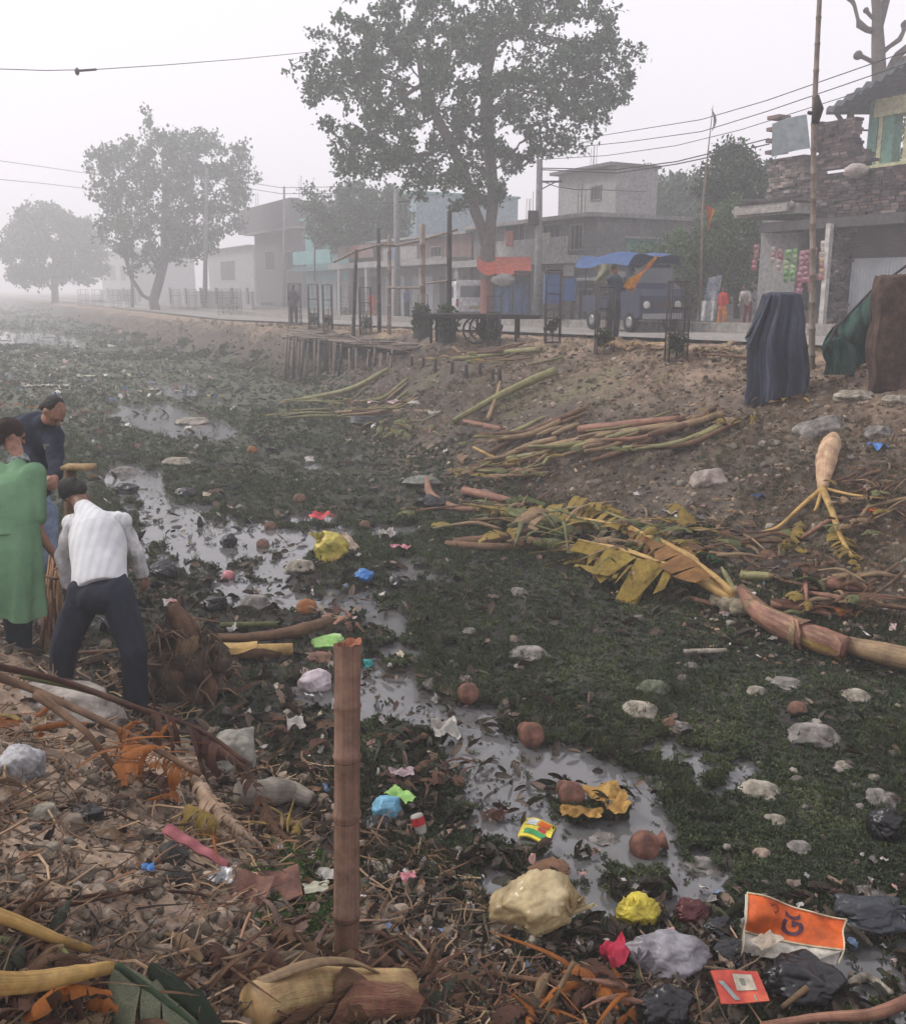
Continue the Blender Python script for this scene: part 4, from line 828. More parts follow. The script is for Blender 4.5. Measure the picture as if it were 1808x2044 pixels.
def far_person(label, px, yb, yt, d, top, bottom, hairc=True, face=(0, -1, 0), bend=0, arms=None, sit=False, group=None, base=None):
    p = base or Q(px, yb, d); d = dep(p); Hh = (yb - yt) * d / F; s = Hh / 1.7 if not sit else Hh / 1.25; fw = Vector(face).normalized(); rt = fw.cross(Vector((0, 0, 1))); U = Vector((0, 0, 1)); th = thing('person', label, 'person', p)
    hz_ = .88 * s if not sit else .45 * s; hip = p + U * hz_ + (-fw * .15 if sit else fw * 0); ch = hip + (U * .45 + fw * bend) * s; neck = ch + (U * .12 + fw * bend * .3) * s; hd = neck + U * .14 * s + fw * bend * .15
    body = MB(); caps(body, hip, ch, .12 * s, .14 * s); caps(body, ch, neck, .08 * s, .05 * s); caps(body, neck, hd, .05 * s, .05 * s); headm(body, hd, fw, U, s, True)
    legs = []
    for sx in (-1, 1):
        h = hip + rt * sx * .09 * s
        if sit: kn = h + fw * .42 * s + U * .02; ft = kn - U * .42 * s
        else: kn = h - U * .43 * s + rt * sx * .03; ft = Vector((kn.x, kn.y, p.z + .06 * s))
        legs.append((h, kn, ft)); chainc(body, [h, kn, ft, ft + fw * .16 * s - U * .02], [.08 * s, .055 * s, .04 * s, .035 * s])
    aa = []
    for k, sx in enumerate((-1, 1)):
        sh = ch + rt * sx * .17 * s + U * .04 * s
        el, hn = (arms[k] if arms and arms[k] else (sh + rt * sx * .06 * s - U * .27 * s, sh + rt * sx * .05 * s - U * .48 * s + fw * .1 * s)); el, hn = Vector(el), Vector(hn); aa.append((sh, el, hn)); chainc(body, [ch, sh, el, hn], [.07 * s, .055 * s, .04 * s, .03 * s]); hand(body, hn, hn - el, fw, s, .8)
    remesh(build(body, 'body', skin, th), .018 * s, 2)
    sh_ = MB(); caps(sh_, hip, ch, .145 * s, .165 * s); caps(sh_, ch, ch + (neck - ch) * .6, .12 * s, .07 * s)
    for a, b_, c_ in aa: chainc(sh_, [ch, a, b_, b_.lerp(c_, .35)], [.09 * s, .075 * s, .058 * s, .052 * s])
    remesh(build(sh_, 'shirt', top, th), .02 * s, 3, .012, .12)
    tr = MB(); caps(tr, hip - U * .02, hip + U * .1 * s, .15 * s, .14 * s)
    for h, kn, ft in legs: chainc(tr, [h, kn, kn.lerp(ft, .8)], [.105 * s, .08 * s, .07 * s])
    remesh(build(tr, 'trousers', bottom, th), .02 * s, 3, .012, .12)
    hm = MB(); hm.ico(hd + U * .045 * s - fw * .02 * s, (.086 * s, .10 * s, .085 * s), 3); remesh(build(hm, 'hair', hair, th), .015 * s, 2)
    return th
cl = lambda n_, c, c2=None: M(n_, c, c2, sc=6, bump=.15, bsc=30, rough=.9)
pf = Q(1222, 668, 20.3); pf.z = float(hz(pf.x, pf.y, False)); df = dep(pf)
rp = far_person('man in dark clothes behind a tree guard holding up a yellow flag', 1222, 668, 520, None, cl('shirt_teal', (.04, .06, .08)), cl('trouser_dark', (.03, .035, .05)), face=(.6, -.8, 0), base=pf, arms=[(Q(1240, 575, df - .1), Q(1256, 577, df - .25)), (Q(1246, 578, df + .15), Q(1250, 565, df))])
th = thing('hand_flag', 'large yellow flag on a stick held out by the man behind the tree guard', 'flag', Q(1250, 577, df - .2)); tri_flag('', '', Q(1240, 575, df - .2), Q(1262, 580, df - .3), Q(1310, 512, df - .3), None, yelf, M('flag_orange', (.62, .2, .03), (.5, .14, .02), sc=5, trans=.3, bump=.1), par=th, wave=.1, split=.7)
mb = MB(); mb.tube([Q(1236, 572, df - .2), Q(1311, 510, df - .3)], .012, 5); build(mb, 'stick', bam, th)
mb = MB(); mb.grid(lambda u, v: tuple(Q(1190 + 42 * u + 4 * math.sin(v * 5), 530 + 38 * v - 4 * math.sin(u * 4), df + .5 + .08 * math.sin(u * 9 + v * 5))), 10, 8); solo(mb, 'pale_cloth', cl('cloth_olive', (.26, .25, .17)), 'pale olive cloth hanging behind the man with the yellow flag', 'cloth', Q(1210, 565, df + .5))
far_person('man in grey clothes standing on the hazy bank inside a tree guard', 587, 648, 570, 40, cl('shirt_grey', (.10, .12, .16)), cl('trouser_dark', (.03, .035, .05)), face=(-.3, -.9, 0))
far_person('dark figure walking on the far side of the road left of the thick bamboo post', 812, 640, 573, 41, cl('shirt_blue', (.08, .10, .18)), cl('trouser_dark', (.03, .035, .05)), face=(.7, .5, 0))
far_person('person in bright orange clothes beside the tall dark bamboo post', 743, 640, 582, 43, cl('orange_cloth', (.65, .13, .04)), cl('orange_cloth', (.65, .13, .04)), face=(.3, -.8, 0))
pr = onT(1440, 650, 19.5); far_person('woman in a red top and orange skirt sitting left of the brick shop', 1440, 650, 566, None, cl('red_cloth', (.5, .05, .035)), cl('orange_skirt', (.72, .25, .05)), face=(-.8, -.5, 0), base=Vector((pr.x, pr.y, float(zroad(20)) + .02)))
pr = onT(1490, 648, 20.2); far_person('person in a white shirt and red trousers beside the shop pillar', 1490, 648, 572, None, cl('white_cloth', (.5, .46, .44)), cl('maroon_cloth', (.18, .035, .045)), face=(-.7, -.6, 0), bend=.25, base=Vector((pr.x, pr.y, float(zroad(20)) + .17)))
# ---------------------------------------------------------------- vehicles and stalls on the road
pb_ = M('paint_blue', (.012, .022, .065), (.008, .014, .045), sc=4, bump=.05, rough=.4, spec=.5); pw_ = M('paint_white', (.68, .70, .72), (.55, .56, .58), sc=4, bump=.03, rough=.35, spec=.5)
tyre = M('tyre_rubber', (.02, .02, .02), (.03, .028, .026), rough=.9, bump=.2); glass = M('glass_dark', (.03, .04, .05), (.05, .06, .07), rough=.08, bump=0, spec=.8); chrome = M('grey_metal', (.3, .3, .31), (.2, .2, .2), rough=.4, metal=.5, bump=0)
tblue = M('tarp_blue', (.03, .10, .27), (.02, .06, .18), sc=3, bump=.25, bsc=8, rough=.6); torange = M('tarp_orange', (.72, .12, .04), (.55, .08, .03), sc=3, bump=.2, rough=.6, trans=.2)
def prism(prof, W_, bev=.0):
    mb = MB(); n_ = len(prof); k = .06
    rows = [(-W_ / 2, .96), (-W_ / 2 + k, 1), (W_ / 2 - k, 1), (W_ / 2, .96)]; cx_ = sum(p[0] for p in prof) / n_; cz_ = sum(p[1] for p in prof) / n_
    vs = [(cx_ + (x - cx_) * f, y, cz_ + (z - cz_) * f) for y, f in rows for x, z in prof]; fs = [(r * n_ + i, r * n_ + (i + 1) % n_, (r + 1) * n_ + (i + 1) % n_, (r + 1) * n_ + i) for r in range(3) for i in range(n_)]
    fs += [tuple(range(n_))[::-1], tuple(range(3 * n_, 4 * n_))]; return mb.add(vs, fs)
def wheel(th, x, y, r, w_=.16):
    mb = MB(); mb.lathe((x, y - w_ / 2, r), [(r * .6, 0), (r * .95, 0), (r, w_ * .25), (r, w_ * .75), (r * .95, w_), (r * .6, w_)], 20, (0, 1, 0)); wh = build(mb, 'wheel', tyre, th, local=True)
    mb = MB(); mb.lathe((x, y - w_ / 2 - .005, r), [(0, .03), (r * .3, .01), (r * .6, .02), (r * .6, w_ - .01), (r * .3, w_), (0, w_ - .02)], 16, (0, 1, 0)); build(mb, 'rim', chrome, wh, local=True)
def lbox(name, mat, th, *bs, label=None):
    mb = MB(); [mb.bx(*b_) for b_ in bs]; return build(mb, name, mat, th, local=True, smooth=False, label=label)
# blue mini truck: local +x is its front
p = Q(1275, 655, 24.5); th = thing('mini_truck', 'dark blue mini truck with a bright blue tarp over its bed parked on the road', 'truck', (p.x, p.y, float(zroad(19)) + .02), BRZ - .12)
L_, W_ = 2.9, 1.35
build(prism([(-.35, .35), (-.35, 1.70), (-.1, 1.78), (.35, 1.76), (.62, 1.28), (.92, 1.12), (1.02, .95), (1.02, .38), (.78, .33)], W_), 'cab', pb_, th, local=True, smooth=False)
lbox('windscreen', glass, th, (.30, -.58, 1.2, .62, .58, 1.66))
_w = th.children if False else None
lbox('bed', pb_, th, (-1.9, -.68, .5, -.36, .68, .56), (-1.9, -.68, .56, -.36, -.64, .95), (-1.9, .64, .56, -.36, .68, .95), (-1.9, -.64, .56, -1.86, .64, .95)); lbox('bumper', chrome, th, (1.025, -.6, .36, 1.09, .6, .5)); lbox('grille', steel, th, (1.022, -.3, .62, 1.04, .3, .8))
for sy in (-1, 1):
    mb = MB(); mb.lathe((1.0, sy * .48, .72), [(.10, 0), (.10, .05), (.06, .07), (0, .075)], 14, (1, 0, 0)); build(mb, 'headlight', M('lamp_glass', (.6, .6, .55), rough=.15, bump=0), th, local=True)
    lbox('side_window', glass, th, (-.2, sy * .672 - .012, 1.18, .33, sy * .672 + .012, 1.58)); lbox('mirror', steel, th, (.45, sy * .82 - .05, 1.25, .5, sy * .82 + .05, 1.42), (.46, min(sy * .66, sy * .8), 1.3, .48, max(sy * .66, sy * .8), 1.32))
for x in (-1.35, .55):
    for y in (-.62, .62): wheel(th, x, y, .27)
mb = MB()
for x in (-1.85, -.42):
    for y in (-.62, .62): mb.tube([(x, y, .95), (x, y, 1.78)], .02, 5)
build(mb, 'tarp_frame', steel, th, local=True)
mb = MB(); mb.grid(lambda u, v: (-2.1 + u * 2.75, -.85 + 1.7 * v, 1.92 + .06 * math.sin(v * 9) + .12 * math.sin(v * 3.14) - .05 * math.sin(u * 7) - .25 * max(0, abs(v - .5) * 2 - .82) * 4), 16, 18); build(mb, 'tarp_roof', tblue, th, local=True)
# white van seen from behind
p = Q(942, 634, 36.5); p.z = float(zroad(34)); th = thing('van', 'white van seen from behind on the road left of the large tree trunk', 'van', p, math.atan2(-1, .12))
build(prism([(-2.6, .35), (-2.6, .9), (-2.1, 1.0), (-1.7, 1.65), (-1.5, 1.75), (.42, 1.75), (.52, 1.6), (.6, 1.0), (.6, .32)], 1.55), 'body', pw_, th, local=True, smooth=False)
lbox('rear_window', glass, th, (.50, -.55, 1.08, .60, .55, 1.52)); lbox('bumper', M('bumper_grey', (.2, .2, .21)), th, (.605, -.74, .34, .68, .74, .52)); lbox('number_plate', M('plate_yellow', (.5, .45, .2), bump=0), th, (.60, -.22, .62, .615, .22, .74))
for sy in (-1, 1): lbox('tail_lamp', M('lamp_red', (.35, .02, .02), rough=.2, bump=0), th, (.585, sy * .68 - .05, .72, .615, sy * .68 + .05, 1.02)); lbox('side_window', glass, th, (-1.4, sy * .772 - .01, 1.05, .2, sy * .772 + .01, 1.5))
for x in (-1.9, .05):
    for y in (-.68, .68): wheel(th, x, y, .28)
# stall of blue sheets under an orange tarp, beside the large tree
def sheet_thing(name, label, cat, fn, nu, nv, mat, base, group=None): mb = MB(); mb.grid(fn, nu, nv); return solo(mb, name, mat, label, cat, base, group)
ds_ = 33.5; th = thing('tarp_stall', 'roadside stall of blue sheets under a sagging orange tarp right of the large tree', 'stall', Q(1020, 640, ds_))
mb = MB()
for x in (988, 1022, 1056): mb.tube([Q(x, 640, ds_), Q(x, 545, ds_)], .03, 5); mb.tube([Q(x, 635, ds_ + 2), Q(x + 2, 540, ds_ + 2)], .03, 5)
build(mb, 'poles', bamd, th)
for x0, x1 in ((985, 1020), (1024, 1060)):
    mb = MB(); mb.grid(lambda u, v: tuple(Q(x0 + (x1 - x0) * u, 552 + 80 * v, ds_ - .1 + .08 * math.sin(u * 14) + .5 * (x0 > 1000) * u)), 14, 5); build(mb, 'blue_sheet', M('sheet_blue_dull', (.07, .14, .27), (.05, .10, .2), sc=3, bump=.2), th)
mb = MB(); mb.grid(lambda u, v: tuple(Q(952 + 108 * u, 512 + 24 * v + 10 * math.sin(u * 3.1) * v + 8 * abs(math.sin(u * 9)) * v, ds_ + 1.9 - 2.3 * v)), 24, 8); build(mb, 'canopy', torange, th)
mb = MB(); mb.grid(lambda u, v: tuple(Q(1026 + 34 * u, 540 + 22 * v, ds_ - .35)), 6, 4); build(mb, 'dark_flap', M('dark_cloth', (.035, .035, .04), sc=4), th)
mb = MB(); mb.ico(Q(1005, 558, ds_ - .3), (.45, .2, .22), 3, lambda v, p: p * (1 + .3 * mnoise.noise(v * 2))); build(mb, 'sack', cl('sack_pale', (.36, .34, .32)), th)
for x0, x1, y0, y1, lb in ((1088, 1121, 546, 606, 'taller upright blue cabinet on legs right of the thick utility pole'), (1123, 1150, 554, 600, 'shorter blue cabinet beside the taller upright blue one')):
    dq = 28.5; p = Q((x0 + x1) / 2, 640, dq); th = thing('blue_cabinet', lb, 'cabinet', p, 0, 'blue cabinets by the roadside'); a, b_ = Q(x0, y0, dq), Q(x1, y1, dq); mb = MB(); mb.bx(a.x, a.y, b_.z, b_.x, a.y + .5, a.z); build(mb, 'body', pb_ if False else M('cabinet_blue', (.05, .13, .33), (.04, .10, .26), sc=3, bump=.1), th, smooth=False)
    mb = MB(); mb.bx(a.x - .04, a.y - .04, a.z, b_.x + .04, a.y + .54, a.z + .05); mb.bx(a.x + .04, a.y - .012, b_.z + .05, a.x + .06, a.y - .003, a.z - .05); mb.bx(b_.x - .06, a.y - .012, b_.z + .05, b_.x - .04, a.y - .003, a.z - .05); build(mb, 'trim', steel, th, smooth=False)
    for xx_ in (a.x + .05, b_.x - .05):
        for yy_ in (a.y + .05, a.y + .45): mb = MB(); mb.tube([(xx_, yy_, b_.z), (xx_, yy_, p.z)], .02, 4); build(mb, 'leg', steel, th)
def bicycle(p, rz, label, r=.33, k=1.0):
    th = thing('bicycle', label, 'bicycle', p, rz, 'bicycles by the roadside')
    for x in (-.52, .52):
        mb = MB(); mb.tube([(x + r * math.cos(a), 0, r + r * math.sin(a)) for a in np.linspace(0, 6.283, 25)], .02, 6, cap=False); wh = build(mb, 'wheel', tyre, th, local=True); mb = MB()
        for a in np.linspace(0, 6.283, 15)[:-1]: mb.tube([(x, 0, r), (x + r * math.cos(a), 0, r + r * math.sin(a))], .003, 3)
        build(mb, 'spokes', chrome, wh, local=True)
    mb = MB(); F_ = lambda *q: mb.tube([(x, 0, z) for x, z in q], .017, 6); F_((-.52, r), (-.12, .28), (.38, .80), (-.2, .82), (-.12, .28)); F_((-.52, r), (-.2, .82), (-.23, .95)); F_((.52, r), (.36, .92)); build(mb, 'frame', steel, th, local=True)
    mb = MB(); mb.tube([(.22, -.26, 1.0), (.36, -.12, 1.0), (.36, .12, 1.0), (.22, .26, 1.0)], .014, 6); build(mb, 'handlebar', chrome, th, local=True); mb = MB(); mb.ico((-.25, 0, .97), (.14, .07, .035), 2); build(mb, 'saddle', tyre, th, local=True); return th
bicycle(G(1128, 650), -.5, 'black bicycle standing under the shorter blue cabinet'); bicycle(G(1035, 648), -.9, 'black bicycle leaning at the blue sheet stall')
# flat wooden handcart
p = G(948, 684); dh = dep(p); th = thing('handcart', 'flat wooden handcart standing on the bank top in front of the white van', 'handcart', p, -.15)
mb = MB()
for k in range(7): mb.bx(-1.1, -.45 + k * .13, .62, 1.1, -.34 + k * .13, .66)
build(mb, 'deck', bamd, th, local=True, smooth=False); lbox('side_rail', bamd, th, (-1.15, -.5, .56, 1.5, -.455, .62), (-1.15, .46, .56, 1.5, .5, .62))
for y in (-.56, .56):
    mb = MB(); mb.tube([(.3 * math.cos(a) + .1, y, .31 + .3 * math.sin(a)) for a in np.linspace(0, 6.283, 21)], .025, 6, cap=False)
    for a in np.linspace(0, 6.283, 9)[:-1]: mb.tube([(.1, y, .31), (.1 + .3 * math.cos(a), y, .31 + .3 * math.sin(a))], .01, 4)
    build(mb, 'wheel', tyre, th, local=True)
lbox('axle', steel, th, (.07, -.56, .29, .13, .56, .33), (.07, -.4, .33, .13, -.36, .56), (.07, .36, .33, .13, .4, .56))
for x in (-1.0, .95): lbox('leg', bamd, th, (x, -.42, .0, x + .06, -.36, .56)); lbox('leg', bamd, th, (x, .36, .0, x + .06, .42, .56))
mb = MB(); mb.ico((.35, 0, .30), (.28, .3, .3), 3, lambda v, p: p * (1 + .3 * mnoise.noise(v * 2))); solo_ = build(mb, 'hanging_sack', M('dark_cloth', (.035, .035, .04), sc=4), th, local=True)
# white board and placard by the seated woman
pr = onT(1417, 648, 19.8); db = dep(pr); sheet_thing('display_board', 'tilted white printed board standing behind the woman in red', 'board', lambda u, v: tuple(Q(1400 + 28 * u + 14 * (1 - v), 554 + 72 * v - 6 * u, db + .4 * u)), 6, 8, M('board_print', (.45, .48, .52), (.10, .18, .32), (.6, .6, .6), sc=3, contrast=.35), Q(1410, 630, db))
sheet_thing('white_cloth_heap', 'white cloth spread below the printed board left of the woman in red', 'cloth', lambda u, v: tuple(Q(1396 + 34 * u - 6 * v, 600 + 40 * v, db - .1 - .3 * v + .1 * math.sin(u * 12))), 10, 8, cl('cloth_white_dirty', (.42, .42, .42)), Q(1410, 640, db))
# ---------------------------------------------------------------- covered things on the near end of the far bank
pbt = G(1543, 796); dbt = dep(pbt); tarpn = M('tarp_navy', (.014, .021, .044), (.006, .009, .022), (.085, .10, .15), sc=1.3, uv=(9, .7), bump=.35, bsc=9, rough=.55, spec=.4)
mb = MB(); H_ = (796 - 578) * dbt / F
def tarpf(u, v):
    a = u * 6.2832; top = .20; e = v ** 1.15; r = top + (.33 - top) * (1 - e) ** 1.0 + .05 * math.sin(3.14 * (1 - e)); f = 1 + (1 - .45 * v) * (.17 * math.sin(a * 6 + 1.2 * v) + .10 * math.sin(a * 13 + 2 * math.sin(v * 3)) + .25 * mnoise.noise(Vector((math.cos(a) * 2, math.sin(a) * 2, v * 1.6))) + .05 * abs(math.sin(a * 17 + 5 * math.sin(v * 4 + a))))
    x = math.cos(a) * r * f * 1.05; y = math.sin(a) * r * f * .8; z = H_ * v + .05 * math.sin(a * 3) * (1 - v)
    if v > .965: x *= .55; y *= .55; z = H_ * .97
    return pbt + Vector((x - .12 * (v) * 0 + .02 * math.sin(v * 9), y, z - .03))
mb.grid(tarpf, 120, 60); th = thing('covered_post', 'tall bundle draped in a pleated navy tarp on the bank top before the shop', 'covered bundle', pbt)
build(mb, 'tarp', tarpn, th); mb = MB(); mb.grid(lambda u, v: tuple(pbt + Vector((-.15 - .26 * v * (1 - .2 * u) - .05 * u, -.05 + .12 * math.sin(u * 8), H_ * (.93 - .36 * v - .16 * u * v * 1.0 )))), 12, 14); build(mb, 'loose_flap', M('tarp_navy_dark', (.03, .04, .07), (.02, .025, .045), sc=3, bump=.3), th)
mb = MB(); mb.tube([pbt, pbt + Vector((0, 0, H_ * .95))], .05, 6); build(mb, 'inner_post', bamd, th)
pg = G(1690, 748); dg = dep(pg); net = M('net_green', (.02, .065, .048), (.01, .035, .028), (.04, .11, .08), sc=3, bump=.4, bsc=60, rough=.75)
th = thing('green_net_cover', 'dark green net draped over a slanting rope beside the brown jute slab', 'net', pg); kz = dg / F
def netf(u, v):
    x = 1662 + 84 * u; yt = 652 - 74 * u ** 1.1; yb = 742 - 22 * u; y = yt + (yb - yt) * v; x -= 22 * math.sin(v * 3.1) * (1 - u) ** 1.5
    return tuple(Q(x, y, dg + .1 + .10 * math.sin(v * 7 + u * 3) + .18 * (v - .5) ** 2 * 4 * (1 - u) + .05 * math.sin(u * 19)))
mb = MB(); mb.grid(netf, 40, 30); build(mb, 'net', net, th); mb = MB(); mb.grid(lambda u, v: tuple(Q(1642 + 62 * u + 6 * math.sin(v * 3), 690 + 58 * v - 14 * math.sin(u * 3.14) * (1 - v), dg - .15 - .15 * math.sin(u * 3.14) + .04 * math.sin(u * 15))), 30, 14); build(mb, 'net_fold', net, th)
mb = MB(); mb.tube([Q(1648, 700, dg - .2), Q(1668, 655, dg), Q(1745, 574, dg), Q(1775, 555, dg - .2), Q(1850, 500, dg - .5)], .018, 5); build(mb, 'rope', bamd, th)
for px in (1668, 1745): mb = MB(); mb.tube([Q(px, 735, dg + .15), Q(px, 578 + (1745 - px) * .95, dg + .05)], .03, 6); build(mb, 'stick', bamd, th)
pj = G(1785, 768); dj = dep(pj); jute = M('jute_brown', (.075, .045, .034), (.03, .018, .016), (.13, .08, .055), sc=5, bump=.8, bsc=40, rough=.95); mb = MB()
def juf(v, p): q = Vector((max(-.36, min(.36, p.x * 1.5)), max(-.14, min(.14, p.y * 1.3)), max(-.72, min(.70, p.z * 1.28)))); q.x *= 1 - .12 * max(0, q.z); return q * (1 + .04 * mnoise.noise(v * 5)) + Vector((.02 * math.sin(q.z * 9), 0, 0))
mb.ico(pj + Vector((.02, 0, .66)), (.36, .16, .78), 5, juf, Matrix.Rotation(-.05, 3, 'Y')); solo(mb, 'jute_slab', jute, 'upright brown jute covered slab at the right edge beside the green net', 'jute slab', pj)
# ---------------------------------------------------------------- builders for what lies on the ground
stem = M('stalk_tan', (.27, .18, .10), (.13, .08, .045), (.36, .28, .14), sc=2.2, uv=(5, 1.6), bump=.35, bsc=9, rough=.6)
stemp = M('stalk_pink', (.27, .125, .085), (.13, .06, .045), (.36, .24, .13), sc=2.2, uv=(5, 1.6), bump=.35, bsc=9, rough=.55)
stemg = M('stalk_green', (.22, .21, .085), (.12, .11, .05), (.33, .27, .13), sc=2.2, uv=(4, 1.2), bump=.25, bsc=9, rough=.5)
stemy = M('stalk_yellow', (.46, .29, .09), (.28, .15, .05), (.48, .36, .16), sc=2.2, uv=(5, 1.3), bump=.2, bsc=9, rough=.5)
stemb = M('stalk_brown', (.17, .095, .055), (.08, .045, .03), (.25, .15, .08), sc=2.2, uv=(5, 1.6), bump=.5, bsc=9, rough=.75)
lfy = M('leaf_yellow', (.33, .22, .04), (.19, .12, .03), (.27, .25, .06), sc=2, uv=(16, 1.3), bump=.3, bsc=20, rough=.55, trans=.25); lfo = M('leaf_orange', (.50, .18, .03), (.28, .085, .02), sc=2, uv=(16, 1.3), bump=.3, rough=.55, trans=.3)
lfb = M('leaf_brown', (.19, .10, .055), (.09, .05, .03), (.27, .16, .09), sc=2, uv=(16, 1.3), bump=.5, bsc=18, rough=.8, trans=.1); lfr = M('leaf_redbrown', (.15, .065, .04), (.08, .035, .025), sc=2, uv=(16, 1.3), bump=.4, bsc=18, rough=.7, trans=.1)
lfg = M('leaf_olive', (.15, .17, .06), (.09, .11, .045), (.25, .22, .10), sc=2, uv=(16, 1.3), bump=.3, rough=.6, trans=.2); lft = M('leaf_tan', (.40, .28, .16), (.26, .16, .09), sc=2, uv=(16, 1.3), bump=.4, bsc=18, rough=.8, trans=.15); lfd = M('leaf_dark', (.035, .042, .025), (.02, .025, .016), (.07, .07, .04), sc=2, uv=(16, 1.3), bump=.4, rough=.6)
def gp_(x, y, h=0.0): return G(x, y, h)
def pxm(p): return dep(p) / F
def line(pts, n_=5):
    """photo points (x, y, lift) to a smooth curve in the place"""
    P = [gp_(*q) for q in pts]; return smoothc(P, n_)
def smoothc(P, n_=5):
    if len(P) < 3: return [P[0].lerp(P[-1], k / (n_ * 2)) for k in range(n_ * 2 + 1)]
    o = []; E = [P[0] * 2 - P[1]] + P + [P[-1] * 2 - P[-2]]
    for i in range(1, len(E) - 2):
        a, b_, c, d = E[i - 1], E[i], E[i + 1], E[i + 2]
        for k in range(n_):
            t = k / n_; o.append(.5 * ((2 * b_) + (c - a) * t + (2 * a - 5 * b_ + 4 * c - d) * t * t + (3 * b_ - a - 3 * c + d) * t ** 3))
    o.append(P[-1]); return o
def lerpl(rs, n_): return [float(np.interp(i / (n_ - 1), np.linspace(0, 1, len(rs)), rs)) for i in range(n_)]
def stalk(label, pts, rpx, mat, name='banana_stalk', cat='stalk', group=None, wob=.05, seg=10, parent=None, part='stalk', flat=1.0, lines=None):
    """pts in photo pixels on the ground, rpx = half width in pixels"""
    P = lines or line([(q[0], q[1], (q[2] if len(q) > 2 else 0) + .7 * pxm(gp_(q[0], q[1])) * float(np.interp(i_ / max(1, len(pts) - 1), np.linspace(0, 1, len(rpx)), rpx))) for i_, q in enumerate(pts)]); k = pxm(P[len(P) // 2]); rr = [r * k for r in lerpl(rpx, len(P))]
    sd_ = int(abs(P[0].x) * 1000) % 99; rr = [r * (1 + .13 * mnoise.noise(Vector((i_ * .45, sd_, 0)))) for i_, r in enumerate(rr)]; mb = MB(); mb.tube(P, rr, max(seg, 12), wob=wob * .6, seed=sd_, flat=flat, ridge=.05)
    if parent is not None: return build(mb, part, mat, parent)
    return solo(mb, name, mat, label, cat, P[0], group)
def layered(label, pts, rpx, parent=None, name='banana_log', cat='banana log', seed=1, core=None, mats=None, nsh=5, part='trunk', group=None):
    P = line([(q[0], q[1], q[2] + .7 * pxm(gp_(q[0], q[1])) * rpx[min(i_, len(rpx) - 1)]) for i_, q in enumerate(pts)], 8); k = pxm(P[len(P) // 2]); rr = [r * k for r in lerpl(rpx, len(P))]; rg = random.Random(seed)
    th_ = parent or thing(name, label, cat, P[0], 0, group); mats = mats or [stemp, stemb, stem, stemy, lfb]
    mb = MB(); mb.tube(P, [r * .88 for r in rr], 24, wob=.015, seed=seed); build(mb, part, core or stemy, th_); N = len(P)
    for j in range(nsh):
        i0 = int(rg.uniform(-.2, .45) * N); i1 = int(rg.uniform(.55, 1.25) * N); i0, i1 = max(0, i0), min(N - 1, i1); a0 = rg.uniform(0, 6.28); aw = rg.uniform(1.3, 2.7); ly = .93 + .035 * j; mb = MB(); m_ = 16; vs = []; t0 = (P[1] - P[0]).normalized(); sd = t0.cross(Vector((0, 0, 1))).normalized(); L_ = 0; rows = []
        for i in range(i0, i1 + 1):
            t = (P[min(i + 1, N - 1)] - P[max(i - 1, 0)]).normalized(); s1 = t.cross(Vector((0, 0, 1))).normalized(); u1 = s1.cross(t); e = min(i - i0, i1 - i) / 3.0; w_ = aw * (min(1, .45 + .55 * e)) * (1 + .10 * mnoise.noise(Vector((i * .35, j * 7, 0)))); row = []
            for q in range(m_ + 1):
                v = q / m_ - .5; a = a0 + v * w_ + .03 * mnoise.noise(Vector((i * .4, q * .4, j))); lift2 = 1 + .10 * (abs(v) * 2) ** 6 + (.10 * (1 - min(1, e)) if e < 1 else 0); row.append(P[i] + (s1 * math.cos(a) + u1 * math.sin(a)) * rr[i] * ly * lift2)
            rows.append(row)
        n_r = len(rows); vs = [p for r_1 in rows for p in r_1]; fs = []; uv = []
        for a in range(n_r - 1):
            for q in range(m_): fs.append((a * (m_ + 1) + q, (a + 1) * (m_ + 1) + q, (a + 1) * (m_ + 1) + q + 1, a * (m_ + 1) + q + 1)); uv.append([(q / m_ * .4, a * .04), (q / m_ * .4, a * .04 + .04), ((q + 1) / m_ * .4, a * .04 + .04), ((q + 1) / m_ * .4, a * .04)])
        if fs: mb.add(vs, fs, uv); build(mb, 'sheath', mats[j % len(mats)], th_)
    return th_
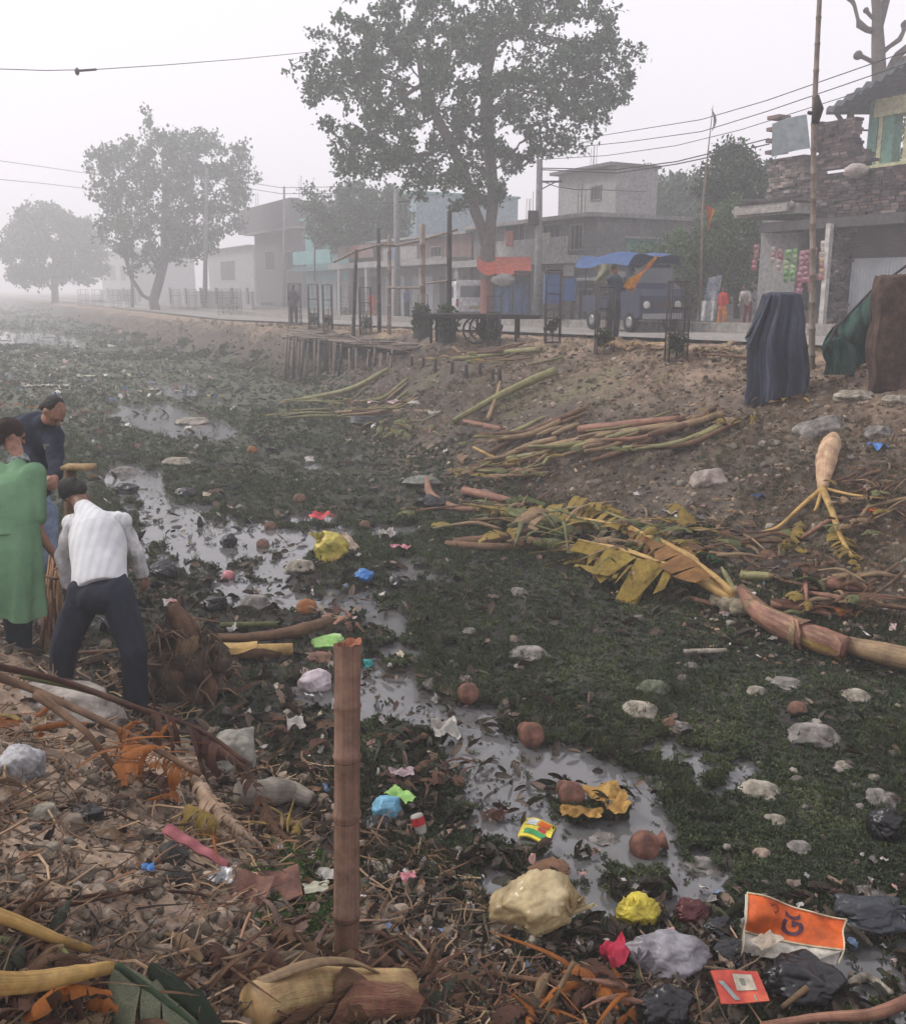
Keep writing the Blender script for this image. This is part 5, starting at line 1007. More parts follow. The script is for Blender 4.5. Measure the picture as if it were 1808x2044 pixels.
def frond(P, wid, mat, parent, name='leaf', droop=.5, tear=.25, seed=0, sides=(1, -1), up=None, curl=0, n_=None, rib=None, grp=(1, 3)):
    """banana leaf blade: strips torn along a midrib"""
    rr = random.Random(seed); mb = MB(); P = [Vector(p) for p in P]; N = len(P) - 1; U0 = Vector(up) if up else Vector((0, 0, 1)); nn = n_ or N * 3; segs = 5
    def at(u): i = min(int(u * N), N - 1); return P[i].lerp(P[i + 1], u * N - i), (P[i + 1] - P[i]).normalized()
    for sd in sides:
        k = 0
        while k < nn:
            m = rr.randint(*grp); u0 = k / nn; u1 = min(1, (k + m) / nn); k += m
            if rr.random() < tear * .35: continue
            dr = droop * rr.uniform(.6, 1.5); ln = rr.uniform(.75, 1.1); lean = rr.uniform(-.25, .45); cu = curl * rr.uniform(.3, 1.3); rows = []
            for u in (u0, (u0 + u1) / 2, u1 - (u1 - u0) * tear * rr.uniform(0, .6)):
                c, t = at(u); out_ = t.cross(U0); out_ = out_.normalized() * sd; W_ = wid * max(.12, math.sin(min(1, u * 1.1 + .12) * 3.05)) ** .6 * ln; row = []; q = c.copy(); an = -.15
                for j in range(segs + 1):
                    row.append(q.copy()); an += dr / segs * 1.6 + cu / segs; q = q + (out_ * math.cos(an) - U0 * math.sin(an) + t * lean) * W_ / segs
                rows.append(row)
            mid = [p + U0 * wid * .04 * rr.uniform(-1, 1) for p in rows[1]]; rows[1] = mid; o = len(mb.v); vs = [p for r in rows for p in r]; fs = []; uv = []
            for a in range(2):
                for j in range(segs): fs.append((a * (segs + 1) + j, (a + 1) * (segs + 1) + j, (a + 1) * (segs + 1) + j + 1, a * (segs + 1) + j + 1)); uv.append([(u0, j / segs), (u1, j / segs), (u1, (j + 1) / segs), (u0, (j + 1) / segs)])
            mb.add(vs, fs, uv)
    b_ = build(mb, name, mat, parent)
    if rib: mb = MB(); mb.tube(P, lerpl(rib[1], len(P)), 7); build(mb, 'midrib', rib[0], parent if parent.parent else b_)
    return b_
def crumple(label, x, y, w_, h_, mat, name, cat, rz=0, lift_=.0, amp=.35, group=None, seed=0, nu=18, tilt=0, parent=None, part='sheet'):
    """a crumpled sheet w_ x h_ photo pixels at x, y"""
    p = gp_(x, y); k = pxm(p); W_, H_ = w_ * k, h_ * k * 1.5; rt = Matrix.Rotation(rz, 3, 'Z') @ Matrix.Rotation(tilt, 3, 'X'); rg = random.Random(seed); o = Vector((rg.random() * 9, rg.random() * 9, 0)); sz = min(W_, H_)
    def f(u, v):
        q = Vector(((u - .5) * W_, (v - .5) * H_, 0)); e = 1 + .18 * mnoise.noise(Vector((u * 3, v * 3, 1)) + o); n1 = mnoise.noise(q * (2.2 / sz) + o); n2 = abs(mnoise.noise(q * (5 / sz) + o)); q = Vector((q.x * e, q.y * e, amp * sz * .75 * (n1 * .8 + .35 - n2 * .35) + .01)); return tuple(p + Vector((0, 0, lift_)) + rt @ q)
    mb = MB(); mb.grid(f, nu, nu)
    if parent is not None: return build(mb, part, mat, parent)
    return solo(mb, name, mat, label, cat, p, group)
def bagm(x, y, w_, h_, seed=0, wr=.16, flat=1.0, lobes=1.3, k=None, rz=0, dy=.8):
    p = gp_(x, y + h_ * .42); k = k or pxm(p); rx, rz_ = w_ * k / 2, h_ * k / 2 * 1.05; rg = random.Random(seed); o = Vector((rg.random() * 20, rg.random() * 20, rg.random() * 20)); mb = MB(); kd = Vector((rg.uniform(-1, 1), rg.uniform(-.6, .2), rg.uniform(.2, 1))).normalized(); ka = kd.orthogonal().normalized(); kb = kd.cross(ka)
    D_ = np.array([tuple(v) for v in ICO(5)[0]]); npl = 46; g_ = np.random.default_rng(seed + 900); N_ = g_.normal(0, 1, (npl, 3)); N_ /= np.linalg.norm(N_, axis=1)[:, None]; dd_ = g_.uniform(.72, 1.02, npl); dt = D_ @ N_.T; rad_ = np.where(dt > .05, dd_[None] / np.maximum(dt, .05), 9).min(1); rad_ = np.minimum(rad_, 1.25); cnt_ = [0]
    def f(v, q):
        q = q * float(rad_[cnt_[0]]) * 1.06; cnt_[0] += 1; a = mnoise.noise(v * lobes + o); w_1 = v.cross(kd); pl = v.dot(kd); az = Vector((v.dot(ka), v.dot(kb), 0)); az = az.normalized() if az.length > .01 else az; cr1 = max(0, 1 - abs(mnoise.noise(az * 2.6 + Vector((0, 0, pl * .7)) + o)) * 11); cr2 = max(0, 1 - abs(mnoise.noise(az * 5.5 + Vector((0, 0, pl * 1.5)) + o * 2)) * 6); cr3 = max(0, 1 - abs(mnoise.noise(v * 2.1 + o * 3)) * 8); s_ = 1 + (.16 + wr * .4) * a + .06 * mnoise.noise(v * 2.4 + o) - wr * (.5 * cr1 + .22 * cr2 + .3 * cr3) ; q = q * s_
        if q.z < -rz_ * .55: q.z = -rz_ * .55 + (q.z + rz_ * .55) * .2
        return q
    mb.ico(p + Vector((0, rx * .3, rz_ * .55)), (rx, rx * dy, rz_), 5, f, Matrix.Rotation(rz, 3, 'Z')); return mb, p, rx, rz_
def bag(label, x, y, w_, h_, mat, seed=0, wr=.16, group=None, name='plastic_bag', cat='plastic bag', knot=None, **kw):
    mb, p, rx, rz_ = bagm(x, y, w_, h_, seed, wr, **kw)
    if knot is None: return solo(mb, name, mat, label, cat, p, group)
    th = thing(name, label, cat, p, 0, group); build(mb, 'bag', mat, th); kx, kz = knot; c = p + Vector((kx * rx, rx * .1, rz_ * (1 + kz))); mb = MB()
    for a in (-.5, .35, 1.1): mb.grid(lambda u, v: tuple(c + Vector((math.sin(a) * v * rx * .5 + (u - .5) * rx * .4 * v, .02 * math.sin(u * 9), math.cos(a) * v * rz_ * .55 + .015 * math.sin(u * 12)))), 8, 5)
    mb.ico(c, rx * .10, 2, lambda v, q: q * (1 + .3 * mnoise.noise(v * 3))); build(mb, 'knot', mat, th); return th
def stone(label, x, y, w_, h_, mat, seed=0, group=None, name='stone', cat='stone', rz=0):
    p = gp_(x, y + h_ * .25, -.004); k = pxm(p); rx, rz_ = w_ * k / 2, h_ * k / 2; o = Vector((seed * 3.7, seed * 1.3, 5)); mb = MB()
    def f(v, q):
        s_ = 1 + .34 * mnoise.noise(v * 1.3 + o) + .16 * mnoise.noise(v * 3.2 + o) + .05 * mnoise.noise(v * 9 + o); q = q * s_
        for nrm, d in ((Vector((.6, -.6, .52)), .72), (Vector((-.7, -.3, .65)), .78), (Vector((.1, .2, .97)), .74), (Vector((.9, .3, .2)), .8)):
            u = Vector((q.x / rx, q.y / (rx * .8), q.z / rz_)); e = u.dot(nrm) - d
            if e > 0: u -= nrm * e * .85; q = Vector((u.x * rx, u.y * rx * .8, u.z * rz_))
        return q
    mb.ico(p + Vector((0, rx * .4, rz_ * .25)), (rx, rx * .8, rz_), 4, f, Matrix.Rotation(rz, 3, 'Y')); return solo(mb, name, mat, label, cat, p, group)
def pot(label, x, y, w_, ang, mat, tilt=1.2, group='clay pots lying in the water', half=False):
    p = gp_(x, y + w_ * .25); r = w_ * pxm(p) / 2; tilt = tilt if tilt > .7 else 1.75; ax = Vector((math.cos(ang) * math.sin(tilt), math.sin(ang) * math.sin(tilt), math.cos(tilt))); th = thing('clay_pot', label, 'clay pot', p, 0, group); c = p + Vector((0, 0, r * .40)) - ax * r * .2; mb = MB()
    prof = [(0, -r), (r * .5, -r * .87), (r * .86, -r * .5), (r, 0), (r * .88, r * .45), (r * .6, r * .78), (r * .42, r * .9), (r * .40, r * .96)]; mb.lathe(c, prof, 24, ax); mb.lathe(c, [(a * .93, b_ * .93) for a, b_ in prof], 24, ax); build(mb, 'body', mat, th)
    mb = MB(); mb.lathe(c, [(r * .40, r * .93), (r * .42, r * 1.15), (r * .60, r * 1.36), (r * .63, r * 1.42), (r * .57, r * 1.42), (r * .37, r * 1.15), (r * .35, r * .95)], 24, ax); build(mb, 'rim', mat, th); return th
grey = M('stone_grey', (.19, .175, .16), (.085, .08, .07), (.29, .265, .24), sc=7, bump=.5, bsc=40, rough=.9); buff = M('stone_buff', (.28, .25, .20), (.13, .115, .09), (.40, .36, .30), sc=7, bump=.4, bsc=40, rough=.9)
terra = M('terracotta', (.16, .07, .048), (.06, .03, .024), (.24, .12, .085), sc=7, bump=.2, rough=.8); foam = M('foam_white', (.48, .46, .42), (.28, .26, .23), sc=9, bump=.3, rough=.8)
pbl = M('plastic_black', (.006, .006, .007), (.014, .014, .016), dirt=0, rough=.3, bump=.4, bsc=12, sc=4, spec=.4); pwh = M('plastic_white', (.46, .44, .48), (.28, .26, .28), (.42, .42, .50), rough=.25, bump=.5, bsc=9, sc=3, trans=.4); pye = M('plastic_yellow', (.70, .58, .07), (.5, .40, .04), (.78, .70, .25), rough=.35, bump=.4, bsc=14, sc=4, trans=.2)
pcr = M('plastic_cream', (.74, .60, .34), (.54, .38, .19), (.78, .66, .44), dirt=3, rough=.25, bump=.4, bsc=14, sc=3.5, trans=.35, spec=.5); pblue = M('plastic_blue', (.05, .22, .55), (.04, .14, .4), rough=.35, bump=.3); pgrn = M('plastic_green', (.22, .45, .10), (.35, .5, .2), (.4, .5, .3), rough=.4, bump=.3); pteal = M('plastic_teal', (.03, .40, .36), (.02, .28, .26), rough=.35, bump=.3)
ppink = M('plastic_pink', (.60, .25, .28), (.45, .15, .18), rough=.4, bump=.3); pred = M('plastic_red', (.55, .04, .05), (.4, .02, .03), rough=.35, bump=.3); por = M('paper_orange', (.68, .13, .02), (.58, .10, .015), sc=5, rough=.5, bump=.15); rust = M('rusty_tin', (.16, .07, .05), (.10, .045, .035), (.21, .10, .07), sc=7, bump=.3, rough=.7)
# ---------------------------------------------------------------- far bank: stalks, leaves, stones
stalk('long pale green banana stalk leaning up the far slope', [(905, 845, .05), (1000, 790, .1), (1060, 762, .12), (1108, 738, .12)], [5, 7, 8, 9], stemg, group='stalks on the far slope')
stalk('green stalk running from the platform end down to the weeds', [(600, 798, 0), (700, 775, .05), (775, 738, .1)], [4, 5, 4], stemg, group='stalks on the far slope')
stalk('long thin pale stalk lying level among the weeds below the platform', [(575, 828, 0), (700, 822, .02), (860, 818, .02)], [3, 4, 3], stem, group='stalks on the far slope')
stalk('pale bent stalk lying along the bank edge under the handcart', [(905, 716, .02), (960, 712, .03), (1020, 704, .03), (1080, 697, .03)], [5, 5, 5, 6], stemg, group='stalks on the far slope')
stalk('short crossing stalk at the left end of the bent bank edge stalk', [(905, 690, .05), (930, 716, .02)], [3, 4], stem, group='stalks on the far slope')
stalk('thin stick propped on the leaning pale green stalk', [(972, 836, 0), (990, 795, .1), (998, 768, .15)], [4, 4, 3], stem, group='stalks on the far slope')
stalk('short pink stalk end below the leaning pale green stalk', [(925, 842, 0), (1000, 850, 0)], [6, 5], stemp, group='stalks on the far slope')
stalk('long bare grey stalk above the pile of pink ended stalks', [(975, 902, .02), (1060, 866, .04), (1168, 826, .05)], [5, 6, 5], stemb, group='stalks on the far slope')
stalk('upper thick pink ended stalk in the pile across the far slope', [(1155, 862, .05), (1250, 850, .06), (1362, 832, .06)], [8, 9, 7], stemp, group='stalks on the far slope')
stalk('lower long stalk in the pile across the far slope', [(1090, 892, .04), (1200, 872, .05), (1352, 846, .05)], [8, 8, 7], stem, group='stalks on the far slope')
stalk('pale green stalk along the lower side of the stalk pile', [(960, 922, .02), (1120, 900, .04), (1270, 866, .05), (1340, 856, .03)], [6, 6, 6, 4], stemg, group='stalks on the far slope')
stalk('short tan stalk between the pile and the weeds', [(1010, 912, .05), (1060, 890, .08), (1110, 880, .06)], [6, 8, 6], stem, group='stalks on the far slope')
stalk('dry brown stalk right of the stalk pile', [(1180, 925, .02), (1240, 905, .05), (1300, 885, .04)], [5, 6, 7], stemb, group='stalks on the far slope')
stalk('small yellow stalk slanting down left of the pink stalk', [(945, 885, 0), (1010, 925, 0)], [3, 4], stemy, group='stalks on the far slope')
stalk('thin dark branch lying along the bank top by the navy tarp', [(1390, 708, .02), (1440, 712, .03), (1500, 716, .04)], [3, 3, 3], stemb, group='stalks on the far slope')
stalk('red tipped stalk above the yellow banana leaves', [(926, 982, .03), (980, 994, .03), (1030, 1002, .02)], [9, 9, 6], stemp)
stalk('pinkish curled sheath standing at the end of the black cloth', [(852, 955, .12), (860, 990, .06), (900, 1012, .02), (950, 1020, .02)], [5, 9, 7, 4], stemp)
stalk('upper brown log lying left of the fallen leaves', [(905, 1082, .01), (990, 1074, .03), (1075, 1058, .04)], [9, 10, 8], stemb, name='rotten_log', cat='log', group='rotten logs left of the fallen leaves')
stalk('lower brown log lying left of the fallen leaves', [(890, 1084, 0), (1000, 1094, .02), (1080, 1090, .02), (1150, 1100, .02)], [8, 9, 8, 7], stemb, name='rotten_log', cat='log', group='rotten logs left of the fallen leaves')
stalk('green and pink cut stalk right of the dark green leaf tuft', [(1480, 1148, .02), (1540, 1152, .02)], [11, 9], stemg); stalk('short pink cut stalk beside the dry grass clump', [(1650, 1166, .02), (1740, 1176, .02)], [13, 9], stemp)
layered('maroon peeled sheath lying above the fallen trunk', [(1540, 1205, .03), (1600, 1214, .03), (1660, 1232, .02)], [11, 12, 5], name='banana_stalk', cat='stalk', core=stemp, mats=[lfr, stemp], nsh=4, seed=6)
stalk('thin orange stalk left of the fallen trunk root', [(1375, 1198, .01), (1445, 1212, .01)], [5, 6], stemp); stalk('pale striped cane lying in the green weeds', [(1365, 1298, .05), (1450, 1296, .05)], [5, 5], buff); stalk('orange dry petiole under the hanging yellow frond', [(1600, 1070, .03), (1650, 1050, .05), (1680, 1038, .06)], [4, 5, 6], stemp)
# heaps of fallen banana foliage
def heap(label, x, y, wpx, hpx, mats, n_, seed, sz=.25, name='leaf_heap', cat='leaf heap', group=None, hgt=.12):
    rr = random.Random(seed); c = gp_(x, y); th = thing(name, label, cat, c, 0, group)
    for k in range(n_):
        px = x + rr.uniform(-.5, .5) * wpx; py = y + rr.uniform(-.5, .5) * hpx; p = gp_(px, py, rr.uniform(.02, hgt)); a = rr.uniform(0, 6.28); L_ = sz * rr.uniform(.6, 1.6); q = p + Vector((math.cos(a), math.sin(a), rr.uniform(-.12, .15))) * L_; m = p.lerp(q, .5) + Vector((0, 0, L_ * rr.uniform(.0, .25)))
        if rr.random() < .42:
            q2 = p.lerp(q, rr.uniform(1.0, 1.7)); q2.z = max(q2.z, float(hz(q2.x, q2.y)) + .01); w2 = sz * rr.uniform(.03, .10); mb = MB(); mb.tube(smoothc([p, p.lerp(q2, .35) + Vector((rr.uniform(-.1, .1) * sz, rr.uniform(-.1, .1) * sz, L_ * rr.uniform(0, .3))), q2 + Vector((rr.uniform(-.2, .2) * sz, rr.uniform(-.2, .2) * sz, rr.uniform(0, .1) * sz))], 5), lerpl([w2 * .5, w2, w2 * .8, w2 * .2], 11), 9, wob=.12, seed=k, flat=rr.uniform(.15, .5), ridge=.1); build(mb, 'dry_strip', mats[rr.randrange(len(mats))], th); continue
        frond(smoothc([p, m, q], 5), sz * rr.uniform(.14, .42), mats[rr.randrange(len(mats))], th, 'dry_leaf', rr.uniform(.1, .9), .12, seed * 50 + k, curl=rr.uniform(-.8, 2.0), n_=rr.randint(5, 12))
    return th
heap('bright heap of yellow leaf strips below the navy covered bundle', 1455, 832, 120, 30, [lfy, lft, lfy], 26, 3, .22); heap('tan leaf litter heap at the upper end of the stalk pile', 1370, 838, 60, 20, [lft, lfb], 10, 4, .2)
heap('yellow straw heap at the roadside right of the man with the flag', 1275, 692, 110, 12, [lfy, lft, stemy], 16, 5, .35, hgt=.1); heap('tan straw heap at the roadside right of the tilted tree guard', 1420, 698, 110, 12, [lft, lft, stem], 16, 6, .32, hgt=.1)
heap('pile of thin branches and straw below the navy covered bundle', 1570, 795, 120, 16, [lfy, lft, lfb], 12, 7, .2); heap('green and yellow leaf heap below the bamboo platform', 680, 806, 130, 30, [lfy, lfg, lfg, lft], 22, 8, .35)
heap('large green leaves at the foot of the leaning stalk', 830, 860, 180, 36, [lfg, stemg, lfy, lfg], 20, 9, .35); heap('brown leaf and stem litter below the stalk pile', 1010, 935, 190, 50, [lft, lfb, lfg, lfy], 34, 10, .24); heap('dry tan leaf pile in the middle of the far slope', 1440, 1035, 110, 60, [lft, lfb, lft], 22, 11, .14)
heap('curled brown leaf pile beside the hanging banana flower', 1730, 975, 110, 90, [lfb, lft, lfr], 34, 12, .15); heap('dark tangle of dry stems right of the fallen trunk', 1590, 1125, 150, 60, [lfb, stemb, lfd], 24, 13, .14); heap('orange dry leaf lying at the right edge beside the fallen trunk', 1705, 1228, 80, 24, [lfo, lfr], 9, 14, .14)
heap('dark green leaf tuft beside the fallen yellow leaves', 1440, 1120, 70, 36, [M('leaf_deep_green', (.02, .075, .025), (.012, .05, .02), sc=5, trans=.2), lfd], 22, 15, .12); heap('green leaf clump with yellow tips under the red tipped stalk', 1030, 1025, 150, 40, [lfg, lfy, lfg], 18, 16, .22)
heap('dull litter heap on the weeds left of the logs', 1130, 1150, 20, 8, [lft], 2, 17, .1); heap('olive frond lying left of the hanging yellow frond', 1580, 1085, 70, 40, [lfg, lfy], 8, 18, .16)
# fallen banana plant with yellow leaves
th = thing('fallen_banana_plant', 'fallen banana plant with broad yellow leaves and a peeled orange trunk lying on the weeds', 'banana plant', gp_(1470, 1200))
tr_ = [(1478, 1172, .18), (1500, 1205, .12), (1530, 1232, .08), (1590, 1258, .07), (1640, 1275, .07), (1690, 1292, .07)]
layered(None, tr_, [7, 16, 20, 24, 26, 23], th, core=stemp, mats=[stem, stemp, stemy, stemp, stemb, stem], nsh=8, seed=5); P = line([(1690, 1300, .05), (1760, 1318, .05), (1860, 1338, .05)]); stalk(None, None, [16, 23, 26], stem, parent=th, part='trunk_segment', lines=[p + Vector((0, 0, .06)) for p in P])
mb = MB(); rr = random.Random(3)
for k, (x, y) in enumerate(((1440, 1198), (1455, 1205), (1478, 1212), (1465, 1190))): mb.ico(gp_(x, y, .07), (.10, .09, .07), 3, lambda v, p: p * (1 + .35 * mnoise.noise(v * 2.3 + Vector((k, 0, 0)))))
build(mb, 'crown_base', M('sheath_pale', (.36, .33, .22), (.22, .17, .12), sc=6, bump=.5), th)
for pts, r in ((((1462, 1196, .10), (1400, 1150, .18), (1380, 1110, .22), (1280, 1060, .25), (1240, 1040, .2)), [8, 7, 6, 4, 2]), (((1458, 1198, .10), (1390, 1160, .22), (1330, 1130, .26), (1250, 1100, .28), (1175, 1082, .24)), [8, 7, 6, 4, 2]), (((1465, 1190, .12), (1420, 1150, .2), (1330, 1085, .25), (1230, 1050, .2), (1130, 1030, .12)), [8, 7, 5, 4, 2]), (((1470, 1188, .1), (1448, 1150, .2), (1440, 1130, .22)), [6, 5, 2])):
    stalk(None, None, r, stemg if r[-1] == 2 and len(pts) == 3 else stemy, parent=th, part='petiole', lines=line(pts), wob=.02)
hang = dict(sides=(-1,), up=(0, -.8, .6), n_=20, grp=(1, 4)); frond(line([(1345, 1135, .30), (1290, 1116, .34), (1230, 1098, .34), (1150, 1080, .32)]), .52, M('leaf_mustard', (.30, .20, .035), (.20, .12, .025), (.25, .24, .06), sc=4, uv=(2, 3), bump=.4, trans=.25), th, 'hanging_blade', droop=.25, tear=.12, seed=1, **hang); frond(line([(1420, 1150, .3), (1380, 1118, .32), (1340, 1095, .32), (1290, 1070, .3)]), .34, M('leaf_amber', (.30, .15, .045), (.17, .08, .025), sc=4, trans=.2, bump=.3), th, 'hanging_blade', droop=.3, tear=.1, seed=12, **hang); frond(line([(1345, 1130, .30), (1290, 1112, .32), (1230, 1095, .31), (1155, 1078, .27)]), .16, lfy, th, droop=.8, tear=.1, seed=1, n_=22, grp=(2, 5), rib=(stemy, [.016, .006])); frond(line([(1390, 1105, .22), (1340, 1085, .25), (1280, 1062, .22), (1220, 1045, .18)]), .26, M('leaf_amber', (.40, .19, .05), (.26, .11, .03), sc=4, trans=.2, bump=.3), th, droop=1.1, tear=.4, seed=2)
frond(line([(1400, 1100, .16), (1370, 1080, .16), (1330, 1080, .14)]), .2, lfy, th, droop=.7, tear=.1, seed=4, sides=(1, -1))
th2 = thing('banana_frond', 'long pale grey green torn frond above the yellow banana leaves', 'banana leaf', gp_(1180, 1060)); P = line([(1270, 1052, .1), (1180, 1036, .12), (1090, 1040, .14), (1010, 1060, .1)]); frond(P, .40, M('leaf_grey_tan', (.27, .22, .13), (.14, .11, .07), sc=2, uv=(16, 1.3), bump=.5, trans=.15), th2, droop=.3, tear=.35, seed=7, sides=(-1,), up=(0, -.7, .7), grp=(1, 3), rib=(stem, [.014, .005]))
th2 = thing('banana_frond', 'twisted yellow green frond running left towards the black cloth', 'banana leaf', gp_(1000, 1020)); P = line([(1260, 1040, .1), (1170, 1012, .12), (1080, 1022, .12), (980, 1015, .08), (900, 1010, .05)]); frond(P, .26, lfy, th2, droop=.5, tear=.6, seed=8, up=(0, -.5, .86), rib=(stemg, [.016, .006]))
heap('drooping pile of torn yellow green leaves at the left end of the fallen plant', 1110, 1050, 200, 60, [lfy, lfg, lft, lfg], 46, 61, .42, hgt=.32); heap('crumpled yellow leaf pile under the hanging yellow blade', 1240, 1115, 180, 60, [lfy, lft, lfg, lfy], 40, 62, .36, hgt=.28); heap('pile of torn mustard leaves behind the petioles of the fallen plant', 1320, 1060, 130, 40, [lfy, lfg, lft], 26, 63, .34, hgt=.26)
th2 = thing('banana_leaf_scrap', 'broad mustard leaf scrap standing behind the torn fronds', 'banana leaf', gp_(1170, 1005)); frond(line([(1150, 1012, .2), (1180, 1000, .24), (1240, 1020, .14)]), .18, lfy, th2, droop=1.0, tear=.1, seed=9)
th2 = thing('banana_leaf_scrap', 'dark green leaf scrap left of the mustard one', 'banana leaf', gp_(1040, 1005)); frond(line([(1000, 1000, .12), (1040, 992, .14), (1090, 1005, .1)]), .2, M('leaf_mid_green', (.09, .12, .03), (.05, .08, .02), sc=4, trans=.2), th2, droop=.6, tear=.1, seed=10)
# banana flower stalk with hanging yellow frond at right
th = thing('banana_plant', 'pale peeled banana stem lying up the far slope with splayed yellow stalks', 'banana plant', gp_(1645, 985))
P = line([(1662, 878, .10), (1656, 900, .10), (1648, 930, .08), (1643, 965, .06), (1640, 988, .03)]); kk = pxm(P[8]); mb = MB(); mb.tube(P, lerpl([12 * kk, 20 * kk, 20 * kk, 12 * kk, 7 * kk], len(P)), 14, wob=.08); build(mb, 'stem', M('stem_peach', (.50, .33, .20), (.38, .20, .13), (.56, .42, .26), sc=2, uv=(4, 2), bump=.35), th)
for pts, r in ((((1640, 985, .06), (1600, 1015, .08), (1555, 1045, .07), (1520, 1062, .03)), 4), (((1640, 985, .06), (1660, 1030, .1), (1680, 1075, .1), (1700, 1110, .06)), 6), (((1640, 985, .06), (1632, 1010, .06), (1625, 1024, .04)), 4), (((1645, 985, .06), (1700, 993, .08), (1765, 1000, .06)), 3)):
    mb = MB(); P = line(pts); mb.tube(P, lerpl([r * kk * 1.2, r * kk * .6], len(P)), 8); build(mb, 'petiole', stemy, th)
frond(line([(1668, 1050, .10), (1682, 1080, .10), (1698, 1108, .08), (1716, 1138, .03)]), .15, lfy, th, droop=.5, tear=.4, seed=21)
frond(line([(1640, 1040, .05), (1665, 1052, .07), (1680, 1070, .08)]), .10, lfg, th, droop=.6, tear=.2, seed=30); frond(line([(1600, 1040, .06), (1580, 1075, .06), (1555, 1100, .04)]), .10, lfy, th, droop=.6, tear=.2, seed=31)
def tangle(label, x, y, wpx, hpx, ang, n_, seed, mats, L_=1.0, r=.03, name='stalk_heap', jit=.35):
    rr = random.Random(seed); c = gp_(x, y); th = thing(name, label, 'stalk heap', c)
    for k in range(n_):
        p = gp_(x + rr.uniform(-.5, .5) * wpx, y + rr.uniform(-.5, .5) * hpx, rr.uniform(.03, .14)); a = ang + rr.gauss(0, jit); l = L_ * rr.uniform(.35, 1.1); d = Vector((math.cos(a), math.sin(a), 0)); e = [p - d * l / 2, p + Vector((0, 0, rr.uniform(0, .06))), p + d * l / 2]
        e = [Vector((q.x, q.y, max(q.z, float(hz(q.x, q.y)) + .03 + rr.uniform(0, .08)))) for q in e]; rad = r * rr.uniform(.35, 1.2); mb = MB(); mb.tube(smoothc(e, 4), lerpl([rad * .6, rad, rad * .8], 9), 9, wob=.05, seed=k, ridge=.06); build(mb, 'stalk', mats[rr.randrange(len(mats))], th)
        if rr.random() < .5: frond(smoothc([e[0], e[0] - d * .12 + Vector((0, 0, .03)), e[0] - d * .25], 3), rr.uniform(.05, .14), [lfy, lft, lfb, lfg][rr.randrange(4)], th, 'leaf_scrap', .6, .2, seed * 9 + k, n_=4)
    return th
tangle('tangle of thin pale stalks in the middle of the big stalk pile', 1180, 880, 380, 50, .28, 26, 201, [stem, stemg, stemp, stemb, stem], 1.3, .045, jit=.22); tangle('loose tangle of stalks below the left end of the big stalk pile', 1010, 930, 180, 60, .5, 18, 202, [stem, stemg, stemb], .8, .03, jit=.6)
tangle('tangle of green and pale stalks in the weeds below the bamboo platform', 720, 815, 260, 44, .25, 22, 203, [stemg, stem, stemg, stemb], 1.5, .04, jit=.3); tangle('dry stalk tangle right of the broad yellow leaves', 1500, 1090, 160, 60, .6, 16, 204, [stem, stemb, lfb], .5, .018, jit=1.2)
tangle('dark dry stalk tangle around the short pink cut stalk at the right', 1690, 1185, 200, 70, -.1, 20, 205, [stemb, stem, stemp, lfb], .55, .022, jit=.8); tangle('pale stalk tangle among the torn fronds near the black cloth', 980, 1030, 200, 60, .0, 16, 206, [stem, stemg, stemb], .7, .022, jit=.4); tangle('thin stalks scattered along the bank top beside the handcart', 1000, 712, 260, 20, .2, 12, 207, [stem, stemg, stemb], 1.4, .03, jit=.4)
tangle('brown stalks heaped at the right beyond the banana stem', 1740, 1010, 110, 120, .5, 18, 208, [stemb, stem, lfb], .45, .018, jit=.9)
# stones on the far bank
stone('large smooth grey stone right of the hanging leaf heap on the far slope', 1647, 850, 98, 46, grey, 1, rz=-.3); stone('angular grey brown stone block in the middle of the far slope', 1416, 965, 80, 46, M('stone_warm', (.30, .25, .22), (.2, .16, .14), (.42, .36, .31), sc=6, bump=.4), 2, rz=-.25); stone('flat pale slab of rock under the jute slab', 1715, 793, 90, 32, buff, 3); stone('small rough stone near the right edge above the banana stem', 1762, 862, 60, 40, grey, 4)
stone('rock half buried at the right edge below the jute slab', 1800, 800, 60, 30, buff, 31)
crumple('bright blue plastic scrap beside the banana stem', 1750, 908, 34, 20, pblue, 'plastic_scrap', 'plastic scrap', .4, .03, .6, seed=2); crumple('dark blue cloth scrap in the middle of the far slope', 1510, 1020 - 20, 30, 12, cl('cloth_navy', (.05, .09, .18)), 'cloth_scrap', 'cloth', .2, .02, .5, seed=3); crumple('white paper scrap on the far slope left of the dry leaf pile', 1336, 1030, 32, 16, foam, 'paper_scrap', 'paper', .4, .02, .4, seed=4)
crumple('white plastic scrap at the foot of the leaning stalk', 868, 828, 26, 14, foam, 'plastic_scrap', 'plastic scrap', .2, .06, .5, seed=5); crumple('orange scrap at the upper right of the hanging frond', 1735, 1032, 40, 12, por, 'plastic_scrap', 'plastic scrap', .3, .03, .5, seed=6)
bag('black plastic bag half hidden behind the twisted frond', 862, 1004, 66, 34, pbl, 3, .2); bag('long pale grey sack lying in the weeds left of the leaf litter', 838, 962, 84, 22, M('sack_grey_green', (.22, .23, .20), (.15, .16, .14), sc=6), 4, .1, name='sack', cat='sack')
bag('black plastic heap under the green leaves below the platform', 740, 842, 100, 26, pbl, 5, .25); crumple('pinkish plastic litter pile on the black heap below the platform', 782, 812, 90, 22, M('litter_pink', (.42, .30, .30), (.2, .12, .12), (.55, .5, .5), sc=14, bump=.6), 'plastic_sheet', 'plastic sheet', .1, .05, .5, seed=8, nu=30); stone('pale foam piece left of the white scrap on the far slope', 832, 803, 34, 12, foam, 12, name='foam_piece', cat='foam')
